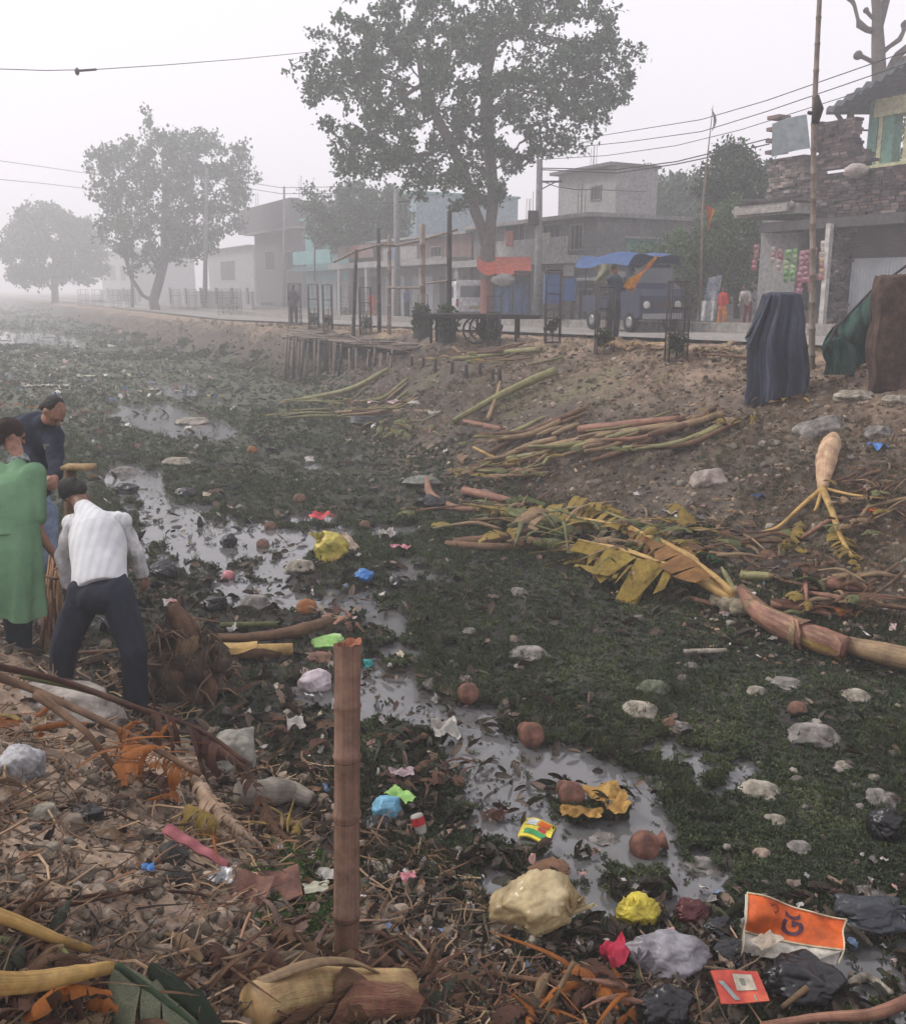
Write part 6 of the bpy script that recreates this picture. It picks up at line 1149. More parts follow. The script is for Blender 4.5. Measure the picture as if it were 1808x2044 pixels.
# ---------------------------------------------------------------- canal: bags, pots, stones
th = bag('yellow and red printed bag bulging in the far pool', 660, 1094, 84, 66, M('bag_yellow_green', (.50, .42, .08), (.38, .36, .06), (.55, .30, .10), sc=4, rough=.4, bump=.3), 6, .12, knot=(-.6, .1)); crumple('red plastic strip folded over the yellow printed bag', 642, 1076, 44, 30, pred, 'plastic_scrap', 'plastic scrap', .5, .2, .5, seed=9); crumple('pale paper sheet leaning on the right of the yellow printed bag', 692, 1098, 34, 40, M('paper_tan', (.48, .38, .30), (.34, .26, .2), sc=4), 'paper_sheet', 'paper', .7, .06, .25, seed=10, tilt=.5)
stone('dirty foam lump left below the yellow printed bag', 598, 1136, 64, 36, buff, 13, name='foam_lump', cat='foam'); bag('blue plastic bag floating at the centre of the canal', 728, 1170, 48, 26, pblue, 7, .2); stone('small lime green ball beside the blue bag', 707, 1166, 12, 12, M('lime', (.45, .6, .08)), 14, name='ball', cat='ball')
bag('small black bag with a white scrap right of the blue bag', 790, 1162, 34, 30, pbl, 8, .2); crumple('white paper cup crushed on the weeds above the blue bag', 772, 1078, 32, 22, foam, 'paper_cup', 'cup', .3, .05, .7, seed=11); crumple('pink ribbon scrap below the crushed paper cup', 800, 1100, 40, 12, ppink, 'ribbon', 'ribbon', -.5, .03, .6, seed=12)
def coconut(label, x, y, w_, mat, seed=0, name='coconut', cat='coconut', group='round husks lying in the canal'):
    p = gp_(x, y + w_ * .3); r = w_ * pxm(p) / 2; mb = MB(); mb.ico(p + Vector((0, 0, r * .38)), (r, r * .95, r * .85), 4, lambda v, q: q * (1 + .07 * mnoise.noise(v * 1.5 + Vector((seed, 0, 0))) + .02 * mnoise.noise(v * 9))); return solo(mb, name, mat, label, cat, p, group)
husk = M('husk_brown', (.17, .09, .06), (.09, .05, .035), (.24, .15, .10), sc=7, bump=.5, bsc=30); husko = M('husk_orange', (.36, .15, .045), (.2, .075, .025), sc=5, bump=.3, bsc=20)
coconut('orange round fruit at the water edge above the left logs', 612, 1208, 42, husko, 1); coconut('small orange ball far out on the weeds', 503, 898, 20, husko, 2); pot('round brown clay pot at the top of the near pool', 935, 1412, 44, 1.4, terra, .4); pot('half sunken reddish clay pot in the middle of the near pool', 1058, 1494, 52, 1.9, terra, .5)
pot('large clay pot lying on its side with its neck to the right', 1290, 1700, 62, .15, terra, 1.35); pot('reddish clay pot above the yellow cloth in the near pool', 1138, 1580, 54, 1.9, terra, .5); coconut('small dark brown husk lying right of the big pale stone', 1335, 1443, 26, husk, 3); coconut('red brown husk in the weeds on the right', 1590, 1412, 38, husk, 4)
coconut('brown husk on the weeds above the yellow printed bag', 728, 1044, 22, husk, 5); coconut('left brown husk of the pair at the far pool edge', 525, 1092, 26, husk, 6); coconut('right brown husk of the pair at the far pool edge', 540, 1060, 24, husk, 7); coconut('dark husk on the weeds left of the husk pair', 598, 996, 26, husk, 8); coconut('pink round fruit floating in the far pool', 457, 1160, 26, ppink, 9, 'ball', 'ball', None)
bag('black tied bag sitting in the middle of the far pool', 457, 1090, 36, 32, pbl, 9, .15); bag('left black bag in the upper pool', 252, 980, 52, 26, pbl, 10, .2); bag('right black bag in the upper pool', 370, 982, 46, 20, pbl, 11, .2); bag('wide black plastic sheet heap beside the man in white', 325, 1142, 60, 40, pbl, 12, .25); bag('low dark bag above the left logs', 425, 1206, 56, 34, pbl, 13, .25)
stone('large pale flat stone far out in the upper pool', 382, 848, 70, 22, buff, 20); stone('long pale stone in the middle of the weeds far left', 350, 922, 60, 26, buff, 21); stone('pair of pale boulders at the water edge above the left logs', 508, 1208, 64, 40, grey, 22); stone('pale flat rock at the edge of the upper pool', 245, 948, 56, 24, grey, 23)
crumple('pale plastic sheet spread near the far left pool', 95, 772, 90, 12, foam, 'plastic_sheet', 'plastic sheet', .1, .03, .3, seed=14, nu=24); crumple('pale yellow sheet lying far out in the weeds', 172, 755, 36, 12, M('pale_yellow', (.55, .54, .42)), 'plastic_sheet', 'plastic sheet', .1, .05, .3, seed=15); heap('orange marigold heap behind the man in navy', 60, 812, 130, 16, [lfo, lfy], 12, 19, .3); heap('reddish brown leaf mound on the far weeds beside the man in navy', 175, 822, 70, 18, [lfr, lfb], 12, 20, .25)
for k, (x, y, w_, h_, m, lb) in enumerate(((1035, 1182, 40, 22, grey, 'small grey stone in the weeds right of the blue bag'), (940, 1268, 32, 18, grey, 'small grey green stone in the weeds above the near pool'), (1058, 1310, 84, 22, grey, 'long flat pale stone in the weeds right of the bamboo post'), (862, 1372, 40, 24, grey, 'grey stone at the edge of the near pool by the round pot'), (930, 1366, 28, 20, buff, 'small pale stone just above the round clay pot'),
    (1310, 1376, 66, 34, M('stone_mossy', (.14, .15, .10), (.08, .09, .06), sc=8), 'mossy rounded stone in the weeds'), (1284, 1422, 76, 36, buff, 'big pale wedge stone near the small dark husk'), (1515, 1382, 38, 24, buff, 'small round pale stone left of the red brown husk'), (1575, 1372, 70, 14, grey, 'thin flat stone above the red brown husk'), (1712, 1394, 64, 26, buff, 'pale cracked stone near the right edge'),
    (1632, 1474, 104, 48, grey, 'largest rough boulder in the weeds on the right'), (1688, 1530, 40, 18, buff, 'small pale stone below the largest boulder'), (1748, 1555, 24, 20, buff, 'tiny pale stone at the right below the largest boulder'), (1362, 1455, 46, 22, grey, 'dull stone right of the small dark husk'), (1525, 1582, 84, 32, buff, 'long pale cylinder shaped stone in the weeds'), (1552, 1640, 46, 18, buff, 'pale stone right below the long cylinder shaped one'),
    (1524, 1710, 36, 22, M('stone_pinkish', (.40, .31, .25), (.28, .2, .16), sc=8), 'small pinkish stone above the orange packet'), (1404, 1752, 66, 28, grey, 'mottled stone at the water edge left of the orange packet'), (1602, 1700, 50, 22, grey, 'low grey stone in the dark weeds on the right'), (1770, 1600, 70, 40, grey, 'dark grey stone at the right edge'), (763, 1738, 72, 18, buff, 'flat pale stone right of the bamboo post'), (988, 1884, 70, 26, buff, 'flat pale disc of stone below the cream bag'),
    (1210, 1690, 60, 12, grey, 'flat wet stone in the pool left of the large clay pot'), (590, 1385, 40, 18, grey, 'grey lump beside the white shoe'), (1380, 1330, 30, 12, grey, 'tiny grey stone below the striped cane'), (1745, 1790, 60, 24, grey, 'grey stone near the right edge above the black bag'), (640, 1320, 60, 22, husk, 'brown stone under the green leaf above the post'), (1650, 1835, 40, 20, grey, 'tiny stone above the black sheet on the right')))  :
    stone(lb, x, y, w_, h_, m, 40 + k, group='stones lying in the canal')
# debris by the near pool
bag('light blue tied bag with a green mesh beside the bamboo post', 770, 1610, 68, 56, M('plastic_sky', (.14, .38, .55), (.25, .45, .55), (.5, .5, .55), rough=.3, bump=.3, sc=3), 20, .08); crumple('green mesh strip draped over the light blue bag', 800, 1612, 36, 40, pgrn, 'mesh_strip', 'mesh', .9, .07, .4, seed=21); bag('black bag under the light blue bag', 757, 1642, 66, 34, pbl, 21, .2)
p = gp_(838, 1660); th = thing('plastic_bottle', 'small plastic bottle with red label and red cap right of the light blue bag', 'bottle', p); k = pxm(p); ax = (Q(846, 1688, dep(p)) - Q(830, 1632, dep(p)) + Vector((0, -.02, 0))).normalized(); c = p + Vector((0, 0, .03)) - ax * 28 * k; r = 13 * k
mb = MB(); mb.lathe(c, [(0, 0), (r * .9, .002), (r, r * .4), (r, 28 * k), (r * .95, 36 * k), (r * .4, 48 * k)], 18, ax); build(mb, 'body', foam, th); mb = MB(); mb.lathe(c, [(r * 1.03, 6 * k), (r * 1.03, 22 * k)], 18, ax); build(mb, 'label', pred, th); mb = MB(); mb.lathe(c, [(r * .5, 46 * k), (r * .5, 57 * k), (0, 58 * k)], 14, ax); build(mb, 'cap', pred, th)
th = thing('yellow_cloth', 'mustard yellow cloth crumpled in the near pool', 'cloth', gp_(1190, 1630)); my = M('cloth_mustard', (.33, .18, .035), (.18, .09, .02), (.40, .27, .08), sc=5, bump=.35, bsc=14, rough=.6)
crumple(None, 1208, 1618, 74, 42, my, '', '', .3, .05, .4, seed=22, nu=30, parent=th, part='upper_fold'); crumple(None, 1160, 1634, 80, 20, my, '', '', -.15, .02, .5, seed=23, nu=24, parent=th, part='lower_fold'); crumple(None, 1232, 1640, 40, 36, my, '', '', -.9, .02, .5, seed=24, nu=20, parent=th, part='corner_fold')
p = gp_(1072, 1680); k = pxm(p); th = thing('snack_packet', 'flat yellow snack packet with coloured print floating in the near pool', 'packet', p, -.35)
def pk(u, v, z=0): return ((u - .5) * 62 * k, (v - .5) * 70 * k, .02 + .012 * math.sin(u * 5) + .01 * math.sin(v * 4) + z)
mb = MB(); mb.grid(lambda u, v: pk(u, v), 12, 10); mb.grid(lambda u, v: pk(u, 1 - v, -.008), 12, 10); build(mb, 'wrapper', M('wrap_yellow', (.75, .62, .05), (.6, .5, .05), sc=5, rough=.3, bump=.1), th, local=True)
for a, b_, c_, d_, m, nm in ((.1, .5, .45, .9, M('wrap_white', (.7, .72, .7), rough=.3), 'white_print'), (.5, .55, .85, .92, por, 'orange_print'), (.15, .1, .85, .3, M('wrap_green', (.05, .3, .1), rough=.3), 'green_print'), (.55, .33, .8, .5, pred, 'red_print')):
    mb = MB(); mb.grid(lambda u, v: pk(a + (c_ - a) * u, b_ + (d_ - b_) * v, .003), 6, 6); build(mb, nm, m, th, local=True)
bag('big cream plastic bag stuffed full at the edge of the near pool', 1072, 1808, 168, 124, pcr, 30, .15, lobes=1.0, knot=(.8, -.5)); bag('bright yellow knotted plastic bag right of the big cream bag', 1272, 1820, 96, 62, pye, 31, .2, knot=(-.2, .05)); bag('dark maroon plastic bag between the yellow bag and the orange packet', 1385, 1818, 84, 54, M('plastic_maroon', (.10, .025, .025), (.05, .015, .015), (.3, .06, .05), rough=.35, bump=.4, sc=4), 32, .25)
bag('white translucent plastic bag tied with a pale string', 1340, 1915, 150, 84, pwh, 33, .16, dy=.7, knot=(-.9, -.5)); bag('long black plastic bag lying below the orange packet', 1610, 1968, 180, 80, pbl, 34, .22, dy=.6); bag('black plastic sheet heap at the right edge behind the orange packet', 1745, 1830, 160, 60, M('plastic_slate', (.03, .036, .045), (.05, .055, .065), rough=.4, bump=.4, sc=3), 35, .25, dy=.6); bag('black bag with a torn edge below the white bag', 1330, 2015, 120, 80, pbl, 36, .25); bag('small black bag above the red carton', 1460, 1905, 90, 40, pbl, 37, .25); bag('dark bag half sunk at the right edge', 1770, 1655, 80, 70, pbl, 38, .25); bag('dark sheet pile left of the orange packet', 1440, 1852, 70, 40, pbl, 39, .3)
crumple('crimson cloth scrap below the white bag', 1228, 1938, 62, 40, M('cloth_crimson', (.50, .03, .07), (.35, .02, .05), sc=6), 'cloth_scrap', 'cloth', .4, .06, .8, seed=40, nu=24); stone('grey white egg shaped stone under the crimson cloth', 1235, 2018, 40, 44, buff, 41); bag('pale cloth lump below the yellow bag string', 1215, 1985, 20, 12, foam, 42, .1, name='foam_lump', cat='foam')
# orange rice sack with print
d0 = dep(gp_(1570, 1935)); th = thing('printed_sack', 'bright orange printed sack with a white band and dark letters lying at the lower right', 'sack', gp_(1570, 1935)); A, B_, C_, D_ = Q(1490, 1783, d0 + .16), Q(1686, 1838, d0 + .10), Q(1672, 1925, d0 - .04), Q(1478, 1908, d0 + .02)
def sk(u, v, z=0):
    q = A.lerp(B_, u).lerp(D_.lerp(C_, u), v); nrm = (B_ - A).cross(A - D_).normalized(); return q + nrm * (z + .022 * math.sin(u * 6 + v * 3) + .014 * math.sin(v * 9 - u * 4) + .035 * mnoise.noise(Vector((u * 3.2, v * 3.2, 0))) + .012 * (.5 - abs(mnoise.noise(Vector((u * 9, v * 6, 3))))))
nz_ = (B_ - A).cross(A - D_).normalized(); sg = 1 if nz_.dot(-A) > 0 else -1; vb = lambda u: .62 + .10 * u
mb = MB(); mb.grid(lambda u, v: sk(u, v * vb(u)), 26, 16); build(mb, 'orange_panel', por, th); mb = MB(); mb.grid(lambda u, v: sk(u * (1 - .25 * v), vb(u) + .012 + v * (1 - vb(u)) * .95), 26, 10); build(mb, 'white_panel', M('sack_white', (.60, .57, .50), (.42, .38, .32), (.66, .62, .58), sc=7, bump=.3), th)
mb = MB(); mb.grid(lambda u, v: sk(u, v, -.035 * sg), 12, 10); build(mb, 'back_panel', M('sack_white', (.6, .57, .5)), th); mb = MB(); e_ = sg * .004
mb.tube([sk(u, 0, e_) for u in np.linspace(0, 1, 20)], .004, 5); mb.tube([sk(1, v, e_) for v in np.linspace(0, 1, 14)], .004, 5); mb.tube([sk(u, vb(u) + .006, e_) for u in np.linspace(0, 1, 20)], .005, 5); mb.tube([sk(0, v, e_) for v in np.linspace(0, 1, 14)], .004, 5); build(mb, 'seam', M('seam_cream', (.66, .56, .38)), th)
purple = M('print_purple', (.07, .03, .06), (.10, .04, .05), bump=0, sc=20, contrast=.9)
def text_on(txt, u0, v0, su, sv, parent, mat, part, f, rot=0):
    cu = bpy.data.curves.new('t', 'FONT'); cu.body = txt; cu.size = 1; cu.resolution_u = 4; cu.offset = .03; to = bpy.data.objects.new('t', cu); COL.objects.link(to); bpy.context.view_layer.update(); me_ = bpy.data.meshes.new_from_object(to.evaluated_get(bpy.context.evaluated_depsgraph_get()))
    bm = bmesh.new(); bm.from_mesh(me_); bmesh.ops.triangulate(bm, faces=bm.faces); bmesh.ops.subdivide_edges(bm, edges=[e for e in bm.edges if e.calc_length() > .15], cuts=2); mb = MB(); ca_, sa_ = math.cos(rot), math.sin(rot)
    bm.verts.ensure_lookup_table(); uvp = [(u0 + (v.co.x * ca_ - v.co.y * sa_) * su, v0 - (v.co.x * sa_ + v.co.y * ca_) * sv) for v in bm.verts]; mb.add([f(*q_) for q_ in uvp], [tuple(v.index for v in fc.verts) for fc in bm.faces if all(uvp[v.index][1] > .02 for v in fc.verts)]); bm.free(); COL.objects.unlink(to); bpy.data.objects.remove(to); return build(mb, part, mat, parent, smooth=False)
text_on('GO', .60, .56, .30, .42, th, purple, 'printed_letters', lambda u, v: sk(u, v, e_ * 1.2), rot=math.pi / 2)
mb = MB(); mb.lathe(sk(.27, .16, e_), [(.022, .001), (.022, .003), (.012, .003), (.012, .001)], 16, nz_ * sg); build(mb, 'printed_emblem', M('print_maroon', (.30, .05, .02)), th)
crumple('crushed pale paper cup lying on the lower edge of the orange sack', 1525, 1930, 60, 22, M('paper_cream', (.46, .40, .33), (.30, .24, .18), sc=5), 'paper_cup', 'cup', .5, .12, .3, seed=44, nu=24)
# flat red carton with white panel
p = gp_(1468, 1990); d1 = dep(p) - .03; th = thing('flat_carton', 'flattened red carton with a pale square panel left of the long black bag', 'carton', p); A, B_, C_, D_ = Q(1418, 1938, d1 - .02), Q(1512, 1938, d1 - .02), Q(1535, 2000, d1 - .14), Q(1440, 2004, d1 - .14)
fc = lambda u, v, z=0: A.lerp(B_, u).lerp(D_.lerp(C_, u), v) + Vector((0, -.5, .85)) * (z + .008 * math.sin(u * 5 + v * 3))
mb = MB(); mb.grid(lambda u, v: fc(u, v), 10, 10); mb.grid(lambda u, v: fc(u, 1 - v, -.012), 10, 10)
for e0 in (0, 1): mb.grid(lambda u, v: fc(e0, u, -.012 * v), 10, 1); mb.grid(lambda u, v: fc(u, e0, -.012 * v), 10, 1)
build(mb, 'card', M('card_red', (.46, .07, .05), (.36, .05, .04), (.52, .13, .06), sc=4), th); mb = MB(); mb.grid(lambda u, v: fc(.42 + .42 * u, .12 + .5 * v, .003), 5, 5); build(mb, 'pale_panel', M('card_pale', (.55, .50, .40), (.42, .38, .30), sc=8), th)
mb = MB(); mb.grid(lambda u, v: fc(.06 + .12 * u + .25 * v, .35 + .55 * v, .003), 3, 8); build(mb, 'grey_stripe', M('card_grey', (.35, .38, .38)), th); mb = MB(); mb.grid(lambda u, v: fc(.55 + .10 * u, .25 + .2 * v, .005), 2, 2); mb.grid(lambda u, v: fc(.72 + .04 * u, .78 + .2 * v, .004), 2, 2); build(mb, 'small_print', M('card_print', (.25, .28, .22)), th)
stalk('pale broken stick leaning across the long black bag', [(1560, 2010, .02), (1612, 1972, .10)], [5, 6], lft, name='stick', cat='stick'); stalk('orange brown split branch along the bottom right corner', [(1520, 2046, .03), (1640, 2030, .06), (1740, 2022, .08), (1840, 2000, .08)], [8, 9, 11, 12], stemp, name='branch', cat='branch', wob=.15)
stalk('pale stick half sunk in the lower right water', [(1700, 1965, .01), (1730, 1975, .01), (1778, 1988, .01)], [8, 9, 6], buff, name='stick', cat='stick')
stone('teal plastic bottle end right of the bamboo post top', 733, 1331, 26, 24, pteal, 60, name='bottle_stub', cat='bottle'); bag('white cloth shoe shaped scrap left of the bamboo post', 630, 1366, 72, 46, M('white_rubber', (.6, .56, .58), (.5, .4, .43), rough=.5, sc=3), 50, .08, name='white_shoe', cat='shoe', lobes=.8); bag('pale green plastic strip behind the bamboo post top', 655, 1284, 84, 26, pgrn, 51, .15, name='plastic_strip', cat='plastic scrap')
stalk('upper long bent log left of the bamboo post', [(372, 1262, .05), (450, 1278, .05), (540, 1272, .06), (610, 1258, .06), (662, 1240, .06)], [8, 9, 10, 12, 8], stemb, name='log', cat='log', wob=.1); layered('thick tan log left of the bamboo post', [(395, 1298, .03), (490, 1302, .03), (585, 1298, .03)], [14, 17, 14], name='log', cat='log', seed=4, nsh=4)
heap('reddish dry sheaths piled behind the long bent log', 670, 1232, 80, 30, [stemp, lfr, stem], 14, 24, .16); stalk('grey green log lying at the water edge above the logs', [(440, 1252, .02), (560, 1248, .02)], [6, 7], lfg, name='log', cat='log')
# ---------------------------------------------------------------- the three people working at the left
def A3(*pts): return [Q(x, y, d) for x, y, d in pts]
def detail_head(th, c, fwd, up, s=1.0, hairtop=True, hl=1.0, face=True):
    f = Vector(fwd).normalized(); P, m = headm(MB(), c, f, up, s, False)
    if face:
        for sx in (-1, 1): mb = MB(); mb.ico(P(sx * .03, .083, .012), .012 * s, 2); build(mb, 'eye', M('eye_dark', (.05, .035, .03), rough=.2, bump=0), th)
        mb = MB(); mb.ico(P(0, .091, -.056), (.022 * s, .006 * s, .005 * s), 2, None, m); build(mb, 'lips', M('lip_brown', (.16, .06, .05), bump=0), th)
    return P, m
# man in the white striped shirt, seen from behind and bending away
df_ = max(dep(gp_(200, 1432)), 6.1); print('DF', dep(gp_(200, 1432)), dep(gp_(40, 1318))); th = thing('person', 'man in a white striped shirt and navy trousers bending with his back turned', 'person', gp_(205, 1432)); k = df_ / F
hipL, hipR = A3((158, 1190, df_ + .02), (243, 1190, df_ + .02)); knL, knR = A3((126, 1300, df_ - .02), (268, 1300, df_ - .05)); anL, anR = A3((124, 1408, df_ + .03), (272, 1412, df_ - .02)); toL, toR = A3((118, 1418, df_ + .28), (272, 1424, df_ + .22))
pel, che, nek = A3((202, 1168, df_ + .08), (192, 1052, df_ + .36), (166, 1014, df_ + .52)); hd = Q(150, 986, df_ + .66); shL, shR = A3((143, 1045, df_ + .42), (247, 1040, df_ + .38)); elL, elR = A3((128, 1112, df_ + .52), (268, 1098, df_ + .46)); wrL, wrR = A3((138, 1176, df_ + .6), (286, 1150, df_ + .55))
body = MB(); chainc(body, [pel, che, nek, hd], [.10, .10, .06, .06]); chainc(body, [pel, hipL, knL, anL, toL], [.08, .075, .062, .045, .04]); chainc(body, [pel, hipR, knR, anR, toR], [.08, .075, .062, .045, .04]); chainc(body, [che.lerp(nek, .3), shL, elL, wrL], [.06, .045, .036, .03]); chainc(body, [che.lerp(nek, .3), shR, elR, wrR], [.06, .045, .036, .03])
fw = (hd - nek).normalized(); upv = Vector((0, -.5, .85)); headm(body, hd, Vector((-.25, .55, -.8)), upv, 1.05); hand(body, wrL, wrL - elL, (1, 0, 0), 1, 1.0); hand(body, wrR, wrR - elR, (-1, 0, 0), 1, 1.0)
remesh(build(body, 'body', skin, th), .011, 3); detail_head(th, hd, (-.25, .55, -.8), upv, 1.05)
m_ = MB(); f_ = Vector((-.25, .55, -.8)).normalized(); u_ = (upv - f_ * upv.dot(f_)).normalized(); r_m = Matrix((f_.cross(u_), f_, u_)).transposed(); m_.ico(hd + u_ * .035 - f_ * .03, (.086, .105, .09), 4, lambda v, p: p * (1 + .05 * mnoise.noise(v * 6)), r_m); m_.ico(hd - f_ * .075 - u_ * .02, (.07, .05, .07), 3, None, r_m); remesh(build(m_, 'hair', hair, th), .009, 2, .004, .012)
sh = MB(); w0 = che + (che - pel).normalized() * .02
sh.tube([pel.lerp(che, u__) for u__ in np.linspace(-.10, 1.22, 14)], lerpl([.176, .184, .184, .182, .184, .188, .190, .184, .15, .08], 14), 40, flat=.93); caps(sh, che, nek, .13, .065); caps(sh, shL, che, .066, .12); caps(sh, shR, che, .066, .12); remesh(build(sh, 'shirt', M('dummy_shirt', (.7, .7, .7)), th), .009, 10, .011, .16)
shirt = th.children[-1] if len(th.children) else None
def stripemat(name, c1, c2, sc, ax='X'):
    m = bpy.data.materials.new(name); m.use_nodes = True; n = m.node_tree.nodes; L = m.node_tree.links; b = n['Principled BSDF']; tc = n.new('ShaderNodeTexCoord'); wv = n.new('ShaderNodeTexWave'); wv.bands_direction = ax; wv.inputs['Scale'].default_value = sc; wv.inputs['Distortion'].default_value = .8; wv.inputs['Detail'].default_value = 1
    L.new(tc.outputs['Object'], wv.inputs['Vector']); cr = n.new('ShaderNodeValToRGB'); cr.color_ramp.elements[0].position = .25; cr.color_ramp.elements[1].position = .6; cr.color_ramp.elements[0].color = (*c2, 1); cr.color_ramp.elements[1].color = (*c1, 1); L.new(wv.outputs[0], cr.inputs[0])
    nz = n.new('ShaderNodeTexNoise'); nz.inputs['Scale'].default_value = 16; nz.inputs['Detail'].default_value = 6; L.new(tc.outputs['Object'], nz.inputs['Vector']); mu = n.new('ShaderNodeMixRGB'); mu.blend_type = 'MULTIPLY'; mu.inputs[0].default_value = .25; L.new(cr.outputs[0], mu.inputs[1]); L.new(nz.outputs[0], mu.inputs[2]); L.new(mu.outputs[0], b.inputs['Base Color'])
    b.inputs['Roughness'].default_value = .85; bp = n.new('ShaderNodeBump'); bp.inputs['Strength'].default_value = .25; bp.inputs['Distance'].default_value = .006; L.new(nz.outputs[0], bp.inputs['Height']); L.new(bp.outputs[0], b.inputs['Normal']); return m
shs = [o for o in bpy.data.objects if o.parent == th and o.name.startswith('shirt')][0]; shs.data.materials.clear(); shs.data.materials.append(stripemat('shirt_white_stripe', (.66, .67, .68), (.58, .60, .62), 5.5))
slv = M('sleeve_grey', (.60, .60, .61), (.50, .50, .51), sc=8, bump=.4, bsc=25, rough=.9)  # sleeves of the white shirt, their shade put into a slightly greyer colour
for a, b_, c_ in ((shL, elL, wrL), (shR, elR, wrR)): q = MB(); chainc(q, [a.lerp(che, .2), b_, b_.lerp(c_, .85)], [.080, .062, .050]); remesh(build(q, 'sleeve', slv, th), .010, 4, .012, .05)
nav = M('trouser_navy', (.013, .019, .036), (.006, .009, .018), sc=6, bump=.25, bsc=30, rough=.85); q = MB(); ell(q, pel + Vector((0, .02, -.0)), (.175, .15, .14), che - pel); ell(q, hipL.lerp(hipR, .5) + Vector((0, -.0, -.0)), (.19, .15, .12)); chainc(q, [hipL.lerp(pel, .25), knL, knL.lerp(anL, .55), anL + Vector((0, 0, .0))], [.122, .088, .078, .076]); chainc(q, [hipR.lerp(pel, .25), knR, knR.lerp(anR, .55), anR], [.122, .088, .078, .076]); remesh(build(q, 'trousers', nav, th), .012, 5, .016, .09)
for t_, a in ((toL, anL), (toR, anR)): q = MB(); caps(q, a + Vector((0, .0, -.04)), t_ + Vector((0, 0, -.02)), .05, .042); remesh(build(q, 'shoe', M('shoe_blue', (.03, .05, .10), rough=.7), th), .01, 2)
# woman in the green tunic
gw = gp_(40, 1318); dw = max(dep(gw), 6.6); th = thing('person', 'woman in a long green tunic and dark leggings reaching right with her back turned', 'person', gw)
pel, che, nek, hd = A3((26, 1085, dw), (32, 975, dw + .08), (36, 912, dw + .16), (22, 868, dw + .22)); shL, shR = A3((-12, 940, dw + .1), (68, 945, dw + .12)); hipL, hipR = A3((10, 1105, dw), (48, 1105, dw)); knL, knR = A3((22, 1215, dw - .02), (46, 1215, dw + .05)); anL, anR = A3((32, 1300, dw), (50, 1298, dw + .1)); toL, toR = A3((28, 1318, dw + .16), (58, 1312, dw + .22)); elR, wrR = A3((76, 1062, dw + .12), (106, 1104, dw + .22)); elL, wrL = A3((-22, 1040, dw + .2), (20, 1090, dw + .35))
body = MB(); chainc(body, [pel, che, nek, hd], [.09, .09, .05, .055]); chainc(body, [pel, hipL, knL, anL, toL], [.08, .075, .06, .042, .036]); chainc(body, [pel, hipR, knR, anR, toR], [.08, .075, .06, .042, .036]); chainc(body, [che.lerp(nek, .3), shR, elR, wrR], [.06, .05, .042, .028]); chainc(body, [che.lerp(nek, .3), shL, elL, wrL], [.06, .05, .042, .028]); fdir = (.65, .55, -.45); headm(body, hd, fdir, (0, 0, 1), 1.0); hand(body, wrR, wrR - elR, (.2, .3, -1), 1, .9); hand(body, wrL, wrL - elL, (.2, .3, -1), 1, .9)
skl = M('skin_light', (.36, .19, .125), (.28, .14, .09), sc=8, bump=.1, rough=.55); remesh(build(body, 'body', skl, th), .011, 3); P_, m_ = detail_head(th, hd, fdir, (0, 0, 1))
q = MB(); q.ico(P_(0, -.025, .035), (.088, .105, .092), 4, lambda v, p: p * (1 + .05 * mnoise.noise(v * 6)), m_); q.ico(P_(0, -.12, -.03), (.05, .045, .05), 3); q.ico(P_(0, -.07, -.05), (.06, .05, .07), 3, None, m_); remesh(build(q, 'hair', M('hair_reddish', (.035, .014, .012), (.02, .009, .008), sc=30, bump=.6), th), .009, 2, .005, .012)
q = MB(); q.ico(P_(-.03, -.13, -.045), (.03, .03, .03), 2); build(q, 'hair_band', pred, th)
gk = M('tunic_green', (.13, .255, .14), (.095, .195, .105), (.16, .295, .17), sc=3, dirt=0, bump=.6, bsc=14, rough=.9); q = MB(); q.tube([pel.lerp(che, u__) for u__ in np.linspace(.1, 1.3, 14)], lerpl([.168, .166, .168, .176, .186, .188, .180, .15, .09], 14), 40, flat=.76); caps(q, che, che.lerp(nek, .75), .14, .062); caps(q, che, shR, .12, .085); caps(q, che, shL, .12, .085); chainc(q, [shR, shR.lerp(elR, .75)], [.085, .068]); chainc(q, [shL, shL.lerp(elL, .75)], [.085, .068]); remesh(build(q, 'tunic', gk, th), .010, 10, .010, .14)
q = MB(); hemc = Q(36, 1222, dw + .02); topc = pel.lerp(che, .38)
def skirt(u, v):
    a = u * 6.2832; c = topc.lerp(hemc, v); rx = .165 + (.20 - .165) * v ** .6 ; ry = .14 + .04 * v; f = 1 + .12 * v * math.sin(a * 6 + 2 * v) + .04 * v * math.sin(a * 11 + v * 4); f += .05 * mnoise.noise(Vector((math.cos(a) * 5, math.sin(a) * 5, v * 2))) + .03 * abs(mnoise.noise(Vector((a * 3, v * 9, 1)))); return tuple(c + Vector((math.cos(a) * rx * f, math.sin(a) * ry * f, .03 * v * math.sin(a * 2))))
q.grid(skirt, 96, 30); build(q, 'tunic_skirt', gk, th); q = MB(); chainc(q, [hipL, knL, anL], [.075, .07, .052]); chainc(q, [hipR, knR, anR], [.075, .07, .052]); remesh(build(q, 'leggings', M('leggings_teal', (.015, .035, .045), (.01, .022, .03), sc=6, bump=.2), th), .011, 4, .006, .06)
q = MB(); q.lathe(nek + Vector((0, 0, -.05)), [(.085, 0), (.075, .04), (.06, .065)], 20, (hd - che)); build(q, 'collar', M('collar_print', (.35, .38, .36), (.1, .12, .12), sc=40, contrast=.2), th)
